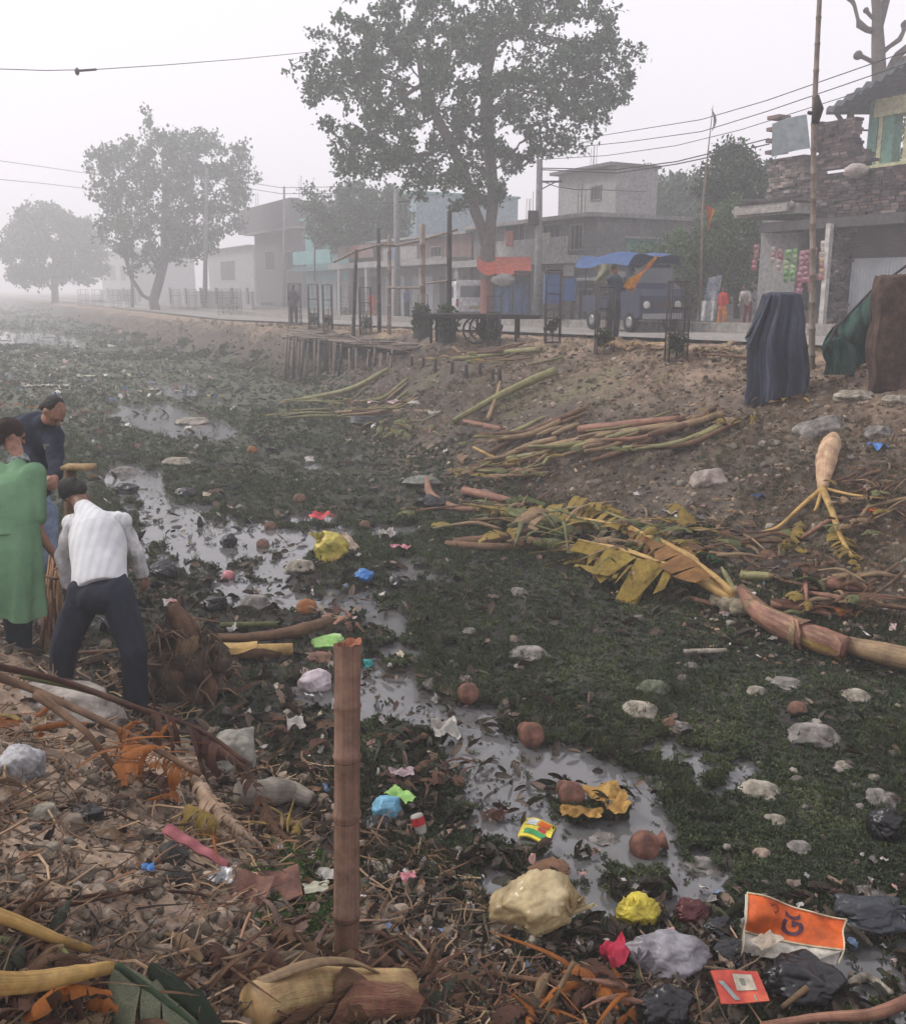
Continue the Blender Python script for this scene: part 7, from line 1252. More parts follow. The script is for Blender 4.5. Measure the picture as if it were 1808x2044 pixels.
# man in the navy sweater
dn = 7.6; gn = gp_(75, 1240); th = thing('person', 'balding man in a navy sweater and pale jeans stooping behind the woman', 'person', Q(70, 1225, dn))
pel, che, nek, hd = A3((58, 1005, dn + .15), (72, 868, dn + .02), (92, 842, dn - .08), (107, 822, dn - .2)); shL, shR = A3((42, 848, dn + .1), (106, 872, dn - .08)); elL, elR = A3((72, 955, dn - .2), (112, 915, dn - .2)); wrL, wrR = A3((92, 955, dn - .42), (110, 955, dn - .42)); hipL, hipR = A3((52, 1025, dn + .1), (84, 1025, dn + .02)); knL, knR = A3((48, 1130, dn), (92, 1120, dn - .1)); anL, anR = A3((48, 1215, dn + .05), (95, 1215, dn)); toL, toR = A3((60, 1228, dn - .1), (108, 1226, dn - .12))
body = MB(); chainc(body, [pel, che, nek, hd], [.10, .10, .06, .06]); chainc(body, [pel, hipL, knL, anL, toL], [.08, .075, .06, .045, .04]); chainc(body, [pel, hipR, knR, anR, toR], [.08, .075, .06, .045, .04]); chainc(body, [che.lerp(nek, .3), shR, elR, wrR], [.06, .045, .036, .03]); chainc(body, [che.lerp(nek, .3), shL, elL, wrL], [.06, .045, .036, .03]); fdir = (.5, -.3, -.9); headm(body, hd, fdir, (.2, 0, 1), 1.05); hand(body, wrR, wrR - elR, (-.5, -.5, -.3), 1, 1.0); hand(body, wrL, wrL - elL, (.5, -.5, -.3), 1, 1.0); remesh(build(body, 'body', skl, th), .012, 3); P_, m_ = detail_head(th, hd, fdir, (.2, 0, 1), 1.05)
q = MB(); q.ico(P_(0, -.035, .032), (.085, .093, .084), 4, lambda v, p: p * (1 + .05 * mnoise.noise(v * 6)), m_); q.ico(P_(0, -.07, -.03), (.075, .05, .06), 3, None, m_); remesh(build(q, 'hair', hair, th), .009, 2, .004, .012)
nvs = M('sweater_navy', (.018, .026, .05), (.010, .015, .03), sc=6, bump=.25, bsc=40, rough=.95); q = MB(); ell(q, che, (.21, .155, .2), che - pel); ell(q, pel.lerp(che, .4), (.19, .145, .22), che - pel); caps(q, che, nek, .15, .075); chainc(q, [che, shR, elR, elR.lerp(wrR, .85)], [.13, .09, .065, .05]); chainc(q, [che, shL, elL, elL.lerp(wrL, .85)], [.13, .09, .065, .05]); remesh(build(q, 'sweater', nvs, th), .012, 5, .014, .09)
pc_ = Q(92, 888, dn - .22); mb = MB(); mb.box(pc_, (.05, .008, .012)); mb.box(pc_ + Vector((-.012, 0, -.015)), (.014, .008, .04)); mb.box(pc_ + Vector((.014, 0, -.015)), (.014, .008, .04)); build(mb, 'chest_emblem', foam, th, smooth=False)
q = MB(); ell(q, pel, (.18, .15, .16), (0, 0, 1)); chainc(q, [pel, hipL, knL, anL], [.13, .13, .09, .07]); chainc(q, [pel, hipR, knR, anR], [.13, .13, .09, .07]); remesh(build(q, 'jeans', M('jeans_pale', (.22, .28, .40), (.15, .20, .30), sc=7, bump=.3), th), .012, 4, .012, .07)
for t_, a in ((toL, anL), (toR, anR)): q = MB(); caps(q, a + Vector((0, .0, -.04)), t_, .05, .042); remesh(build(q, 'shoe', M('shoe_dark', (.03, .03, .03), rough=.7), th), .011, 2)
# wooden stake with marigolds and the straw figure core they pull at
pw = Q(130, 1170, 6.9); th = thing('wooden_stake', 'upright wooden stake with a nailed top board between the navy sweater and the white shirt', 'stake', pw); mb = MB(); mb.tube([Q(140, 1200, 6.9), Q(141, 1050, 6.9), Q(140, 935, 6.9)], [.05, .05, .045], 8, wob=.08); build(mb, 'stake', M('timber_tan', (.26, .165, .10), (.15, .09, .055), sc=4, uv=(3, 1.4), bump=.4), th); mb = MB(); mb.box(Q(157, 932, 6.85), (.22, .14, .03)); build(mb, 'top_board', M('timber_yellow', (.45, .30, .14)), th); heap('small orange marigold garland hung beside the stake top', 178, 950, 40, 10, [lfo, lfb], 5, 25, .10)
ps = gp_(110, 1300); ds2 = dep(ps) + .1; th = thing('straw_bundle', 'bound straw bundle being pulled up between the woman and the man in white', 'straw bundle', ps); rr = random.Random(9); mb = MB()
for kk_ in range(60):
    a = rr.uniform(-1, 1); mb.tube([Q(108 + a * 22 + rr.uniform(-8, 8), 1300 + rr.uniform(-15, 10), ds2 + rr.uniform(-.1, .1)), Q(106 + a * 18, 1230, ds2 + rr.uniform(-.08, .08)), Q(106 + a * 14, 1170, ds2 + rr.uniform(-.05, .05)), Q(112 + a * 12, 1112 + rr.uniform(-8, 8), ds2)], [.014, .013, .012, .008], 4)
build(mb, 'straw', M('straw_brown', (.30, .17, .09), (.16, .09, .05), isl=1, sc=6), th); mb = MB(); mb.tube([Q(92, 1150, ds2 - .08), Q(112, 1156, ds2 - .12), Q(130, 1148, ds2 - .05)], .014, 6); build(mb, 'tie', stemb, th)
# ---------------------------------------------------------------- near bamboo post
pB = gp_(690, 1940); dB = dep(pB); th = thing('bamboo_post', 'thick reddish bamboo post with raised nodes standing in the foreground left of centre', 'post', pB); kB = dB / F
P = []; rr_ = []; ys = [1975, 1932, 1832, 1830, 1824, 1818, 1640, 1634, 1628, 1622, 1615, 1520, 1514, 1508, 1502, 1420, 1413, 1408, 1402, 1340, 1296, 1286]; rs = [24, 24, 25.5, 26.5, 29.5, 26, 25.5, 27, 29.5, 28, 25.5, 25.5, 27.5, 29, 26, 26, 27, 29, 26, 26.5, 27.5, 28]
for y, r in zip(ys, rs): P.append(Q(691 + (1940 - y) * .004, y, dB)); rr_.append(r * kB)
mb = MB(); mb.tube(P, rr_, 32, cap=False); top = P[-1]; vs = []
for v, f in ((rr_[-1], 0), (rr_[-1] * .78, .004), (rr_[-1] * .74, -.03), (0.001, -.05)): 
    for k in range(32): a = 2 * math.pi * k / 32; vs.append(top + Vector((math.cos(a) * v, math.sin(a) * v, f + .012 * math.cos(a) + .006 * math.sin(a * 5))))
build(mb, 'culm', M('bamboo_red_brown', (.20, .115, .08), (.12, .07, .052), (.26, .16, .115), sc=1.8, uv=(6, 1.1), bump=.25, bsc=16, rough=.62), th)
mb = MB(); mb.add(vs, [(r * 32 + k, r * 32 + (k + 1) % 32, (r + 1) * 32 + (k + 1) % 32, (r + 1) * 32 + k) for r in range(3) for k in range(32)]); build(mb, 'cut_top', M('bamboo_cut', (.30, .11, .06), (.18, .07, .04), (.36, .16, .09), sc=30, bump=.6), th)
mb = MB(); 
for y in (1831, 1635, 1515, 1414): mb.lathe(Q(691 + (1940 - y) * .004, y, dB), [(25.8 * kB, -.002), (26.6 * kB, 0), (25.8 * kB, .003)], 32)
build(mb, 'node_ring', M('bamboo_node_dark', (.08, .045, .035)), th)
# ---------------------------------------------------------------- foreground at the left and bottom
def onstalk(label, pts, rpx, mat, name='banana_stalk', cat='stalk', parent=None, part='stalk', seg=12, wob=.03, dz=None):
    """pts = photo x, photo y, height over the ground"""
    return stalk(label, pts, rpx, mat, name, cat, None, wob, seg, parent, part)
th = thing('dead_banana_leaf', 'long dead banana leaf arching from the left edge down to a curled brown tip', 'banana leaf', gp_(400, 1560)); P = line([(-60, 1330, .20), (60, 1372, .22), (180, 1420, .26), (300, 1480, .28), (400, 1545, .26)], 6); stalk(None, None, [11, 8, 6, 5], stemb, parent=th, part='midrib', lines=P, wob=.04); 
frond(line([(235, 1440, .30), (300, 1475, .28), (350, 1510, .27), (400, 1545, .26)]), .20, lfo, th, 'orange_blade', droop=1.5, tear=.75, seed=41, sides=(1,)); P2 = line([(385, 1525, .27), (420, 1580, .22), (465, 1635, .16), (525, 1690, .08)], 5); frond(P2, .16, M('leaf_pale_tan', (.45, .32, .22), (.32, .20, .13), (.52, .40, .30), sc=5, bump=.5, trans=.15), th, 'tan_blade', droop=1.2, tear=.05, seed=42, sides=(1, -1), curl=1.2)
th = thing('dead_banana_leaf', 'reddish brown hanging leaf blade strung along the upper stalk above the white sack', 'banana leaf', gp_(460, 1600)); P = line([(-60, 1315, .34), (120, 1355, .34), (260, 1395, .36), (400, 1440, .36), (490, 1500, .34)], 6); stalk(None, None, [7, 6, 5, 4], lfr, parent=th, part='midrib', lines=P, wob=.03); frond(line([(300, 1410, .37), (400, 1440, .36), (490, 1500, .34)]), .34, lfr, th, 'blade', droop=1.7, tear=.25, seed=43, sides=(1,)); frond(line([(470, 1490, .33), (510, 1560, .2), (540, 1620, .1), (600, 1690, .03)]), .10, lfb, th, 'tip_blade', droop=1.2, tear=.2, seed=44)
onstalk('green striped stalk running under the arching dead leaf stalk', [(40, 1352, .24), (180, 1385, .26), (300, 1420, .22)], [5, 6, 3], lfg); onstalk('forked branch dropping from the arching stalk into the orange strips', [(70, 1368, .30), (130, 1420, .26), (180, 1480, .2), (240, 1545, .08)], [10, 8, 6, 5], stemb, 'dead_branch', 'branch')
for k, (x, y, x2, y2) in enumerate(((255, 1470, 240, 1520), (285, 1440, 245, 1510), (292, 1470, 290, 1545), (330, 1450, 300, 1490), (360, 1460, 330, 1500))): pass
heap('bright orange torn leaf strips hanging under the dead stalk', 275, 1490, 90, 70, [lfo, lfo, lfo], 22, 26, .14, hgt=.28); heap('orange leaf curl at the far left behind the grey sack', 50, 1440, 60, 26, [lfo, lfy], 9, 27, .16); heap('brown and orange leaf scraps below the orange strips', 290, 1560, 130, 50, [lfb, lfr, lfo], 22, 28, .12); heap('yellow and orange leaf tips at the end of the tan blade', 560, 1640, 60, 40, [lfy, lft], 10, 29, .12)
th = thing('banana_leaf_scrap', 'yellow green folded leaf piece right above the pink strip', 'banana leaf', gp_(405, 1650)); frond(line([(375, 1600, .16), (420, 1620, .18), (440, 1650, .14)]), .17, lfy, th, droop=1.3, tear=.15, seed=46, sides=(1,)); heap('orange leaf scraps right of the yellow green leaf piece', 450, 1675, 50, 20, [lfo, lfb], 6, 30, .1)
a_, b_ = gp_(332, 1660, .09), gp_(458, 1738, .05); sd_ = (b_ - a_).cross(Vector((0, 0, 1))).normalized() * .03; mb = MB(); mb.grid(lambda u, v: tuple(a_.lerp(b_, u) + sd_ * (v - .5) * 2 * (1 - .4 * u) + Vector((0, 0, .012 * math.sin(v * 3.14) + .004 * math.sin(u * 20)))), 20, 6); mb.grid(lambda u, v: tuple(a_.lerp(b_, u) + sd_ * (.5 - v) * 2 * (1 - .4 * u) + Vector((0, 0, -.006))), 20, 6); solo(mb, 'pink_strip', M('board_pink', (.36, .12, .13), (.24, .075, .085), sc=6, bump=.2), 'faded pink strip of board lying on the near slope', 'board strip', a_); stalk('grey brown sheath wrapped log below the white sack', [(478, 1570, .05), (540, 1572, .05), (575, 1580, .04), (620, 1600, .02)], [22, 27, 22, 16], M('sheath_grey', (.26, .23, .19), (.15, .12, .11), (.33, .29, .24), sc=2, uv=(4, 2), bump=.4), name='banana_log', cat='log', seg=16)
sackm = M('sack_offwhite', (.36, .35, .30), (.20, .19, .16), sc=5, bump=.35, bsc=30, rough=.8); bag('off white sack standing behind the brown hanging blade', 462, 1500, 110, 96, sackm, 60, .08, name='sack', cat='sack', lobes=1.4, flat=.8); bag('crumpled pale grey plastic sack at the left edge', 36, 1520, 110, 90, M('sack_grey', (.36, .36, .37), (.24, .23, .24), (.45, .44, .45), rough=.5, bump=.4, sc=4), 61, .18, name='sack', cat='sack')
stone('long pale boulder under the stalks at the left', 110, 1424, 220, 60, M('boulder_pale', (.27, .24, .21), (.14, .12, .10), (.34, .31, .27), sc=6, bump=.5, bsc=30), 71, name='boulder', cat='boulder', rz=.12); stone('second pale boulder by the shoe of the man in white', 190, 1430, 110, 60, M('boulder_pale', (.38, .345, .30)), 72, name='boulder', cat='boulder')
# root clump right of the man in white
pr_ = gp_(370, 1400); th = thing('root_clump', 'uprooted banana root clump full of dry fibres right of the man in white', 'root clump', pr_); rr = random.Random(12); mb = MB(); kR = pxm(pr_)
mb.ico(pr_ + Vector((0, .1, .12)), (.26, .22, .30), 4, lambda v, p: p * (1 + .5 * mnoise.noise(v * 2.2) + .25 * mnoise.noise(v * 6))); mb.ico(Q(355, 1290, dep(pr_) + .1), (.13, .12, .2), 4, lambda v, p: p * (1 + .5 * mnoise.noise(v * 2.5 + Vector((3, 0, 0))))); build(mb, 'root_mass', M('root_dark', (.07, .05, .035), (.03, .022, .016), (.14, .10, .065), sc=8, bump=1, bsc=25, rough=.95), th)
mb = MB()
for kk_ in range(110):
    a = pr_ + Vector((rr.uniform(-.25, .25), rr.uniform(-.1, .2), rr.uniform(.05, .55))); v = Vector((rr.uniform(-.25, .3), rr.uniform(-.25, .1), rr.uniform(-.35, .05))); mb.tube([a, a + v * .5 + Vector((0, 0, .05)), a + v], [.010, .008, .004], 4)
build(mb, 'root_fibres', M('fibre_brown', (.16, .10, .06), (.07, .045, .03), isl=1, sc=6), th)
for kk_, (x, y, x2, y2, r) in enumerate(((345, 1215, 385, 1300, 16), (330, 1300, 352, 1390, 14), (380, 1240, 350, 1330, 18), (400, 1330, 420, 1420, 12))): mb = MB(); d__ = dep(pr_); mb.tube(smoothc([Q(x, y, d__), Q((x + x2) / 2 + 10, (y + y2) / 2, d__ - .1), Q(x2, y2, d__ - .05)], 5), lerpl([r * kR, r * 1.2 * kR, r * .5 * kR], 11), 9, wob=.2); build(mb, 'sheath', [lfb, stemb, lft, lfb][kk_], th)
crumple('red and white wrapper stuck in the top of the root clump', 345, 1275, 26, 20, M('wrap_redwhite', (.55, .1, .1), (.5, .5, .45), sc=9, contrast=.2, rough=.4), 'wrapper', 'wrapper', .4, .30, .6, seed=52); crumple('dark litter with white scraps between the legs of the man in white', 225, 1290 - 30, 60, 30, M('litter_bw', (.05, .05, .06), (.03, .03, .03), (.5, .5, .5), sc=12, contrast=.3), 'plastic_sheet', 'plastic sheet', .2, .05, .6, seed=53, nu=26)
onstalk('thin stick lying between the feet of the man in white', [(130, 1308, .05), (240, 1300, .05)], [4, 4], stemb, 'stick', 'stick')
# lower left: yellow petioles, sheaths
onstalk('upper yellow banana petiole pointing down from the left edge', [(-60, 1800, .16), (40, 1838, .14), (110, 1868, .12), (178, 1894, .08)], [14, 13, 11, 8], stemy); onstalk('thick yellow banana petiole lying level at the lower left', [(-60, 1962, .20), (60, 1942, .20), (150, 1926, .20), (215, 1914, .18)], [22, 20, 16, 14], stemy, seg=18)
layered('large yellow and tan banana trunk section at the bottom centre', [(510, 2030, .02), (600, 2012, .02), (700, 2004, .02), (810, 1998, .02)], [44, 54, 52, 46], name='banana_log', cat='banana log', seed=22, nsh=7, mats=[stemb, stemp, stem, lfb, stemb], core=M('trunk_yellow_tan', (.42, .28, .13), (.28, .15, .075), (.48, .40, .18), sc=1.6, uv=(5, 2.2), bump=.4, bsc=8, rough=.5))
stalk('peeled outer sheath strip lying over the banana trunk at the bottom', [(520, 1985, .12), (620, 1952, .20), (700, 1950, .20), (760, 1960, .16)], [12, 14, 12, 6], stem, name='banana_sheath', cat='sheath', flat=.4); stalk('brown curled sheath roll left of the bamboo post foot', [(545, 1938, .04), (600, 1932, .05), (650, 1934, .04)], [14, 18, 16], M('sheath_brown_grey', (.20, .14, .09), (.11, .08, .055), sc=2, uv=(4, 2), bump=.4), name='banana_sheath', cat='sheath', seg=16)
th = thing('bark_strip', 'pale torn bark strip standing against the foot of the bamboo post', 'bark strip', gp_(688, 1955)); mb = MB(); mb.grid(lambda u, v: tuple(Q(668 + 40 * u - 3 * v, 1902 + 62 * v + 6 * math.sin(u * 6), dB - .07 - .02 * math.sin(u * 3.1))), 10, 8); build(mb, 'strip', lft, th); mb = MB(); mb.grid(lambda u, v: tuple(Q(632 + 42 * u, 1880 + 26 * u + 12 * v, dB - .08)), 8, 4); build(mb, 'strip', lfb, th)
th = thing('dead_banana_leaf', 'big folded grey green dead leaf under the thick yellow petiole', 'banana leaf', gp_(260, 1990)); frond(line([(230, 1915, .14), (280, 1955, .14), (340, 2000, .12), (420, 2060, .08)], 5), .2, M('leaf_grey_green', (.17, .19, .12), (.09, .10, .06), (.26, .26, .17), sc=4, uv=(3, 8), bump=.4), th, droop=.8, tear=.03, seed=60, curl=.5, n_=14, grp=(3, 6), rib=(M('rib_dark_green', (.04, .07, .035)), [.011, .008])); frond(line([(300, 1960, .08), (350, 2005, .08), (380, 2060, .06)], 5), .12, lft, th, 'under_blade', droop=1.2, tear=.1, seed=61)
th = thing('banana_leaf_scrap', 'narrow dark green ribbed leaf running down to the bottom edge', 'banana leaf', gp_(380, 2000)); frond(line([(300, 1925, .12), (350, 1965, .13), (400, 2005, .12), (455, 2060, .08)], 5), .07, M('leaf_dark_rib', (.035, .06, .03), (.015, .028, .014), sc=4, uv=(3, 12), bump=.5), th, droop=.7, tear=.02, seed=62, n_=12, grp=(4, 8))
for k, (x, y, w_, h_, m, lb, n_) in enumerate(((60, 1990, 220, 90, [lfo, lft, lfb, lfr], 'rusty orange dead leaves filling the lower left corner', 34), (60, 1880, 170, 60, [lfd, lfg, lfb], 'dark green folded leaves between the two yellow petioles', 22), (220, 2010, 200, 60, [lfb, lfr, lft], 'brown dead leaves at the bottom left under the big folded leaf', 26), (480, 1960, 160, 70, [lfb, lfr, lft], 'brown leaf scraps left of the large trunk section', 28),
        (590, 1880, 90, 50, [lfb, M('leaf_mauve', (.17, .10, .08), (.10, .06, .05), sc=5)], 'large curled mauve brown leaf left of the bamboo post', 12), (530, 1810, 110, 50, [lfr], 'flat red brown leaf plates on the slope above the curled leaf', 0), (800, 1930, 190, 70, [lfb, lfr, lfb], 'dark brown curled leaves right of the bamboo post foot', 28), (930, 1990, 230, 80, [lfb, lfd, lfr], 'dead leaf tangle at the bottom centre', 34), (1130, 1990, 160, 90, [lfo, lfr, lft, lfb], 'rusty orange leaf and stem tangle left of the crimson cloth', 26),
        (860, 1540, 150, 60, [lfr, lfb], 'reddish dead leaf litter at the near pool edge above the blue bag', 16), (620, 1470, 150, 70, [lfb, lfd, lfr], 'dark leaf litter on the slope left of the bamboo post', 22), (810, 1470, 110, 40, [lfb, lfd], 'dark floating leaf clump in the near pool', 14), (500, 1400, 120, 60, [lfb, lfd], 'dark leaf tangle right of the root clump', 18))):
    if n_: heap(lb, x, y, w_, h_, m, n_, 100 + k, .13, hgt=.08)
for lb, x, y, rz_, s_ in (('flat rusty tin plate at the top of the pair on the slope', 552, 1792, .3, 64), ('flat rusty tin plate overlapping the other one on the slope', 502, 1808, -.3, 58)):
    p = gp_(x, y); k = pxm(p); mb = MB(); m3 = Matrix.Rotation(rz_, 3, 'Z') @ Matrix.Rotation(.35, 3, 'X'); mb.grid(lambda u, v: tuple(p + Vector((0, 0, .05)) + m3 @ Vector(((u - .5) * s_ * 1.5 * k, (v - .5) * s_ * 1.1 * k, .012 * math.sin(u * 8)))), 12, 8); mb.grid(lambda u, v: tuple(p + Vector((0, 0, .046)) + m3 @ Vector(((u - .5) * s_ * 1.5 * k, (.5 - v) * s_ * 1.1 * k, .012 * math.sin(u * 8)))), 12, 8); solo(mb, 'tin_plate', rust, lb, 'tin plate', p)
for lb, x, y in (('upper black round rubber shoe sole on the near slope', 420, 1688 + 24), ('lower black round rubber lump on the near slope', 428, 1752)): bag(lb, x - 80, y, 66, 44, M('rubber_black', (.02, .02, .02), (.04, .037, .035), rough=.7), 70 + y, .1, name='rubber_lump', cat='rubber lump')
bag('small black bag on the near slope at the left', 165, 1620, 70, 28, pbl, 75, .2); crumple('small blue wrapper on the near slope', 298, 1768, 24, 18, pblue, 'wrapper', 'wrapper', .3, .03, .6, seed=63); crumple('silver and black foil litter on the slope left of the tin plates', 440, 1790, 50, 34, M('foil', (.35, .36, .37), (.04, .04, .04), (.5, .5, .52), sc=12, contrast=.3, rough=.3, metal=.4), 'foil_wrapper', 'wrapper', .3, .04, .6, seed=64, nu=26)
crumple('white sheet scrap left of the bamboo post at mid height', 655, 1762, 46, 24, foam, 'plastic_sheet', 'plastic sheet', .1, .03, .4, seed=65); crumple('pale yellow scrap left of the bamboo post near its foot', 632, 1804, 50, 22, M('pale_yellow', (.55, .54, .42)), 'plastic_scrap', 'plastic scrap', .2, .04, .4, seed=66); crumple('white flower shaped tissue left of the bamboo post', 590, 1470, 34, 34, foam, 'tissue', 'tissue', .3, .06, .8, seed=67); crumple('white torn tissue at the near pool edge', 890, 1500, 50, 34, foam, 'tissue', 'tissue', .3, .05, .8, seed=68)
crumple('pale mauve cloth scrap below the reddish leaf litter', 802, 1560, 50, 18, M('cloth_mauve', (.45, .34, .36)), 'cloth_scrap', 'cloth', .1, .04, .5, seed=69); crumple('small pink scrap right of the flat pale stone', 815, 1768, 30, 16, ppink, 'plastic_scrap', 'plastic scrap', .4, .03, .6, seed=70); crumple('brown red husk scrap in the pool right of the red bottle', 990, 1648, 40, 22, lfr, 'husk_scrap', 'husk', .4, .02, .8, seed=71)
bag('brownish soaked cloth lump in the pool above the cream bag', 1100, 1750, 90, 16, lfb, 76, .3, name='cloth_lump', cat='cloth')
for k, (x, y, w_, h_) in enumerate(((80, 1625, 60, 40), (95, 1668 + 20, 46, 34), (60, 1760 + 4, 46, 36), (30, 1745, 40, 26), (130, 1650, 70, 34))): stone(['pale clod at the left of the near slope beside the black bag', 'rounded pale clod left of the rubber lumps', 'small grey chip of rubble on the near slope', 'leftmost chip of rubble on the near slope', 'flat clod of earth under the small black bag'][k], x, y, w_, h_, buff if k != 4 else M('clod_brown', (.22, .17, .13)), 90 + k, 'rubble on the near slope')
onstalk('thin red brown twig crossing the near slope from the left edge', [(-40, 1795, .02), (100, 1790, .02), (250, 1785, .03), (400, 1800, .02), (470, 1850, .02)], [4, 4, 3, 3, 2], lfr, 'twig', 'twig'); onstalk('second red brown twig below the first one', [(-40, 1812, .02), (90, 1806, .03), (250, 1782, .06), (330, 1795, .02)], [3, 4, 3, 2], lfr, 'twig', 'twig')
onstalk('long thin reed stick lying from the leaf tangle to the lower right', [(960, 1948, .04), (1100, 1966, .05), (1215, 1990, .04)], [5, 6, 7], stemb, 'stick', 'stick'); onstalk('thin pale stick standing slanted in the orange leaf tangle', [(1080, 2040, .01), (1110, 1990, .07), (1145, 1925, .16)], [4, 5, 5], lft, 'stick', 'stick')
heap('upright orange dry leaf curls beside the crimson cloth', 1265, 1985, 40, 60, [lfo, stemp], 6, 131, .2, hgt=.1); heap('rusty curled leaves rising left of the crimson cloth', 1180, 1945, 50, 50, [lfo, lfr], 7, 132, .18, hgt=.1)
# ---------------------------------------------------------------- ground cover nobody could count
def ground_pts(n, x0, x1, y0, y1, seed, cond, dz=0, ypow=1.0):
    rg = np.random.default_rng(seed); px = rg.uniform(x0, x1, n); py = y0 + (y1 - y0) * rg.random(n) ** ypow
    u = (px - CX) / F; v = (py - CY) / F; rx, ry, rz = u, cp_ - v * sp_, -(sp_ + v * cp_)
    z = np.full(n, -2.8); 
    for _ in range(40):
        d = z / rz; d = np.clip(d, .5, 200); zn = hz(rx * d, ry * d, False); z = z * .6 + zn * .4
    d = z / rz; X, Y = rx * d, ry * d; Z = hz(X, Y); s, t = st(X, Y); k = cond(X, Y, Z, s, t, px, py) & (rz < -.01) & (d < 180)
    X, Y, Z, d = X[k], Y[k], Z[k], d[k]; return np.stack([X, Y, np.maximum(Z, WATER) + dz], -1), d
def wblades(seed, n_, L_, W_, up):
    r = random.Random(seed); V = []; Fc = []
    for i in range(n_):
        a = r.uniform(0, 6.28); e = r.uniform(up - .5, up + .35); l = L_ * r.uniform(.6, 1.3); o = Vector((r.uniform(-.6, .6), r.uniform(-.6, .6), 0)) * .8; d = Vector((math.cos(a) * math.cos(e), math.sin(a) * math.cos(e), math.sin(e))); s = Vector((-math.sin(a), math.cos(a), 0)) * W_ * r.uniform(.7, 1.3); b = len(V); h = Vector((0, 0, r.uniform(0, .35)))
        V += [o + h * .2, o + h + d * l * .45 + s, o + h + d * l, o + h + d * l * .45 - s]; Fc += [(b, b + 1, b + 2), (b, b + 2, b + 3)]
    return V, Fc
weedT = [wblades(i, 16, .55, .16, .45) for i in range(8)]; grassT = [wblades(20 + i, 12, 1.1, .035, 1.1) for i in range(6)]
weedm = M('weed_green', (.042, .060, .023), (.016, .024, .012), (.105, .125, .052), sc=1.4, bump=0, isl=1, rough=.55, trans=.2, spec=.35); grm = M('grass_mixed', (.062, .078, .030), (.04, .052, .022), sc=1.2, bump=0, isl=1, trans=.2); drym = M('grass_dry', (.20, .14, .085), (.12, .085, .05), sc=1.2, bump=0, isl=1, trans=.1)
def cweed(X, Y, Z, s, t, px, py):
    n1 = fbm(X, Y, 1.3, 4, 301); tr = toer(s) + fbm(X, Y, .5, 3, 5) * .5; w_ = waterness(X, Y); rg = np.random.default_rng(1).random(len(X)); a = (t < tr + .7 + n1) & (t > toel(s) + .1 + n1 * .5) & (n1 > -.62)
    leftd = (px < 700) & (py > 1150); near = (py > 1750) & (px < 1450)
    return a & (~w_ | (rg < .035)) & (~leftd | (rg < .35)) & (~near | (rg < .22))
P_, d_ = ground_pts(85000, -250, 2060, 690, 2120, 11, cweed, -.005, .9); scatter('weeds', weedT, P_, .034 * (d_ / 5) ** .62, weedm, 'dark green water weeds covering the canal bed', 12, tilt=.35)
P_, d_ = ground_pts(12000, -250, 2060, 600, 720, 13, lambda X, Y, Z, s, t, px, py: (t < toer(s) + .5) & (fbm(X, Y, .4, 3, 33) > -.2) & ~waterness(X, Y), 0); scatter('far_weeds', weedT, P_, .045 * (d_ / 5) ** .7, weedm, 'dull weeds on the far canal bed in the haze', 14)
P_, d_ = ground_pts(9000, -250, 2060, 690, 1900, 15, lambda X, Y, Z, s, t, px, py: cweed(X, Y, Z, s, t, px, py) & (fbm(X, Y, 1.0, 3, 77) > .05), 0); scatter('green_grass', grassT, P_, .06 * (d_ / 5) ** .7, grm, 'brighter green grass blades among the canal weeds', 16)
P_, d_ = ground_pts(2600, 380, 760, 1650, 1930, 17, lambda X, Y, Z, s, t, px, py: ((px - 600) / 110) ** 2 + ((py - 1790) / 100) ** 2 < 1 + fbm(X, Y, 6, 2, 7), 0); scatter('bright_grass', weedT, P_, .036 * (d_ / 4), M('grass_bright', (.07, .13, .03), (.04, .08, .02), sc=2, bump=0, isl=1, trans=.25), 'bright green creeping grass left of the bamboo post', 18)
P_, d_ = ground_pts(26000, -200, 2060, 640, 1250, 19, lambda X, Y, Z, s, t, px, py: (t > toer(s) + .6 + fbm(X, Y, 1, 3, 3)) & (t < 12.9) & (fbm(X, Y, 1.1, 4, 88) > -.15), 0); scatter('dry_grass', grassT, P_, .040 * (d_ / 8) ** .8, drym, 'short dry grass on the far slope', 20, tilt=.5)
P_, d_ = ground_pts(9000, -200, 2060, 640, 1250, 21, lambda X, Y, Z, s, t, px, py: (t > toer(s) + .8) & (t < 12.9) & (fbm(X, Y, .9, 4, 188) > .12), 0); scatter('slope_grass', grassT, P_, .045 * (d_ / 8) ** .8, grm, 'green grass patches on the far slope', 22, tilt=.4)
def rockT(seed):
    vs, fs = ICO(2); r = random.Random(seed); o = Vector((seed, 0, 0)); return [Vector((v.x, v.y * .8, v.z * .65)) * (1 + .35 * mnoise.noise(v * 1.5 + o)) for v in vs], fs
rkT = [rockT(i) for i in range(6)]
def curlT(seed):
    r = random.Random(seed); n_, m_ = 4, 3; V = []; Fc = []; c = r.uniform(.5, 2.6); L_ = r.uniform(.8, 1.7); tw = r.uniform(-1, 1)
    for i in range(n_ + 1):
        for j in range(m_ + 1):
            u = i / n_ - .5; v = j / m_ - .5; w_ = (1 - (2 * u) ** 2 * .7) * .7; a = v * c * 1.6; V.append(Vector((u * 2 * L_, math.sin(a) * w_ / max(c * .8, .4), (1 - math.cos(a)) * w_ * .9 + .25 * u * u * r.uniform(-1, 3) + tw * u * v)))
    for i in range(n_):
        for j in range(m_): k = i * (m_ + 1) + j; Fc.append((k, k + m_ + 1, k + m_ + 2, k + 1))
    return V, Fc
clT = [curlT(i) for i in range(9)]
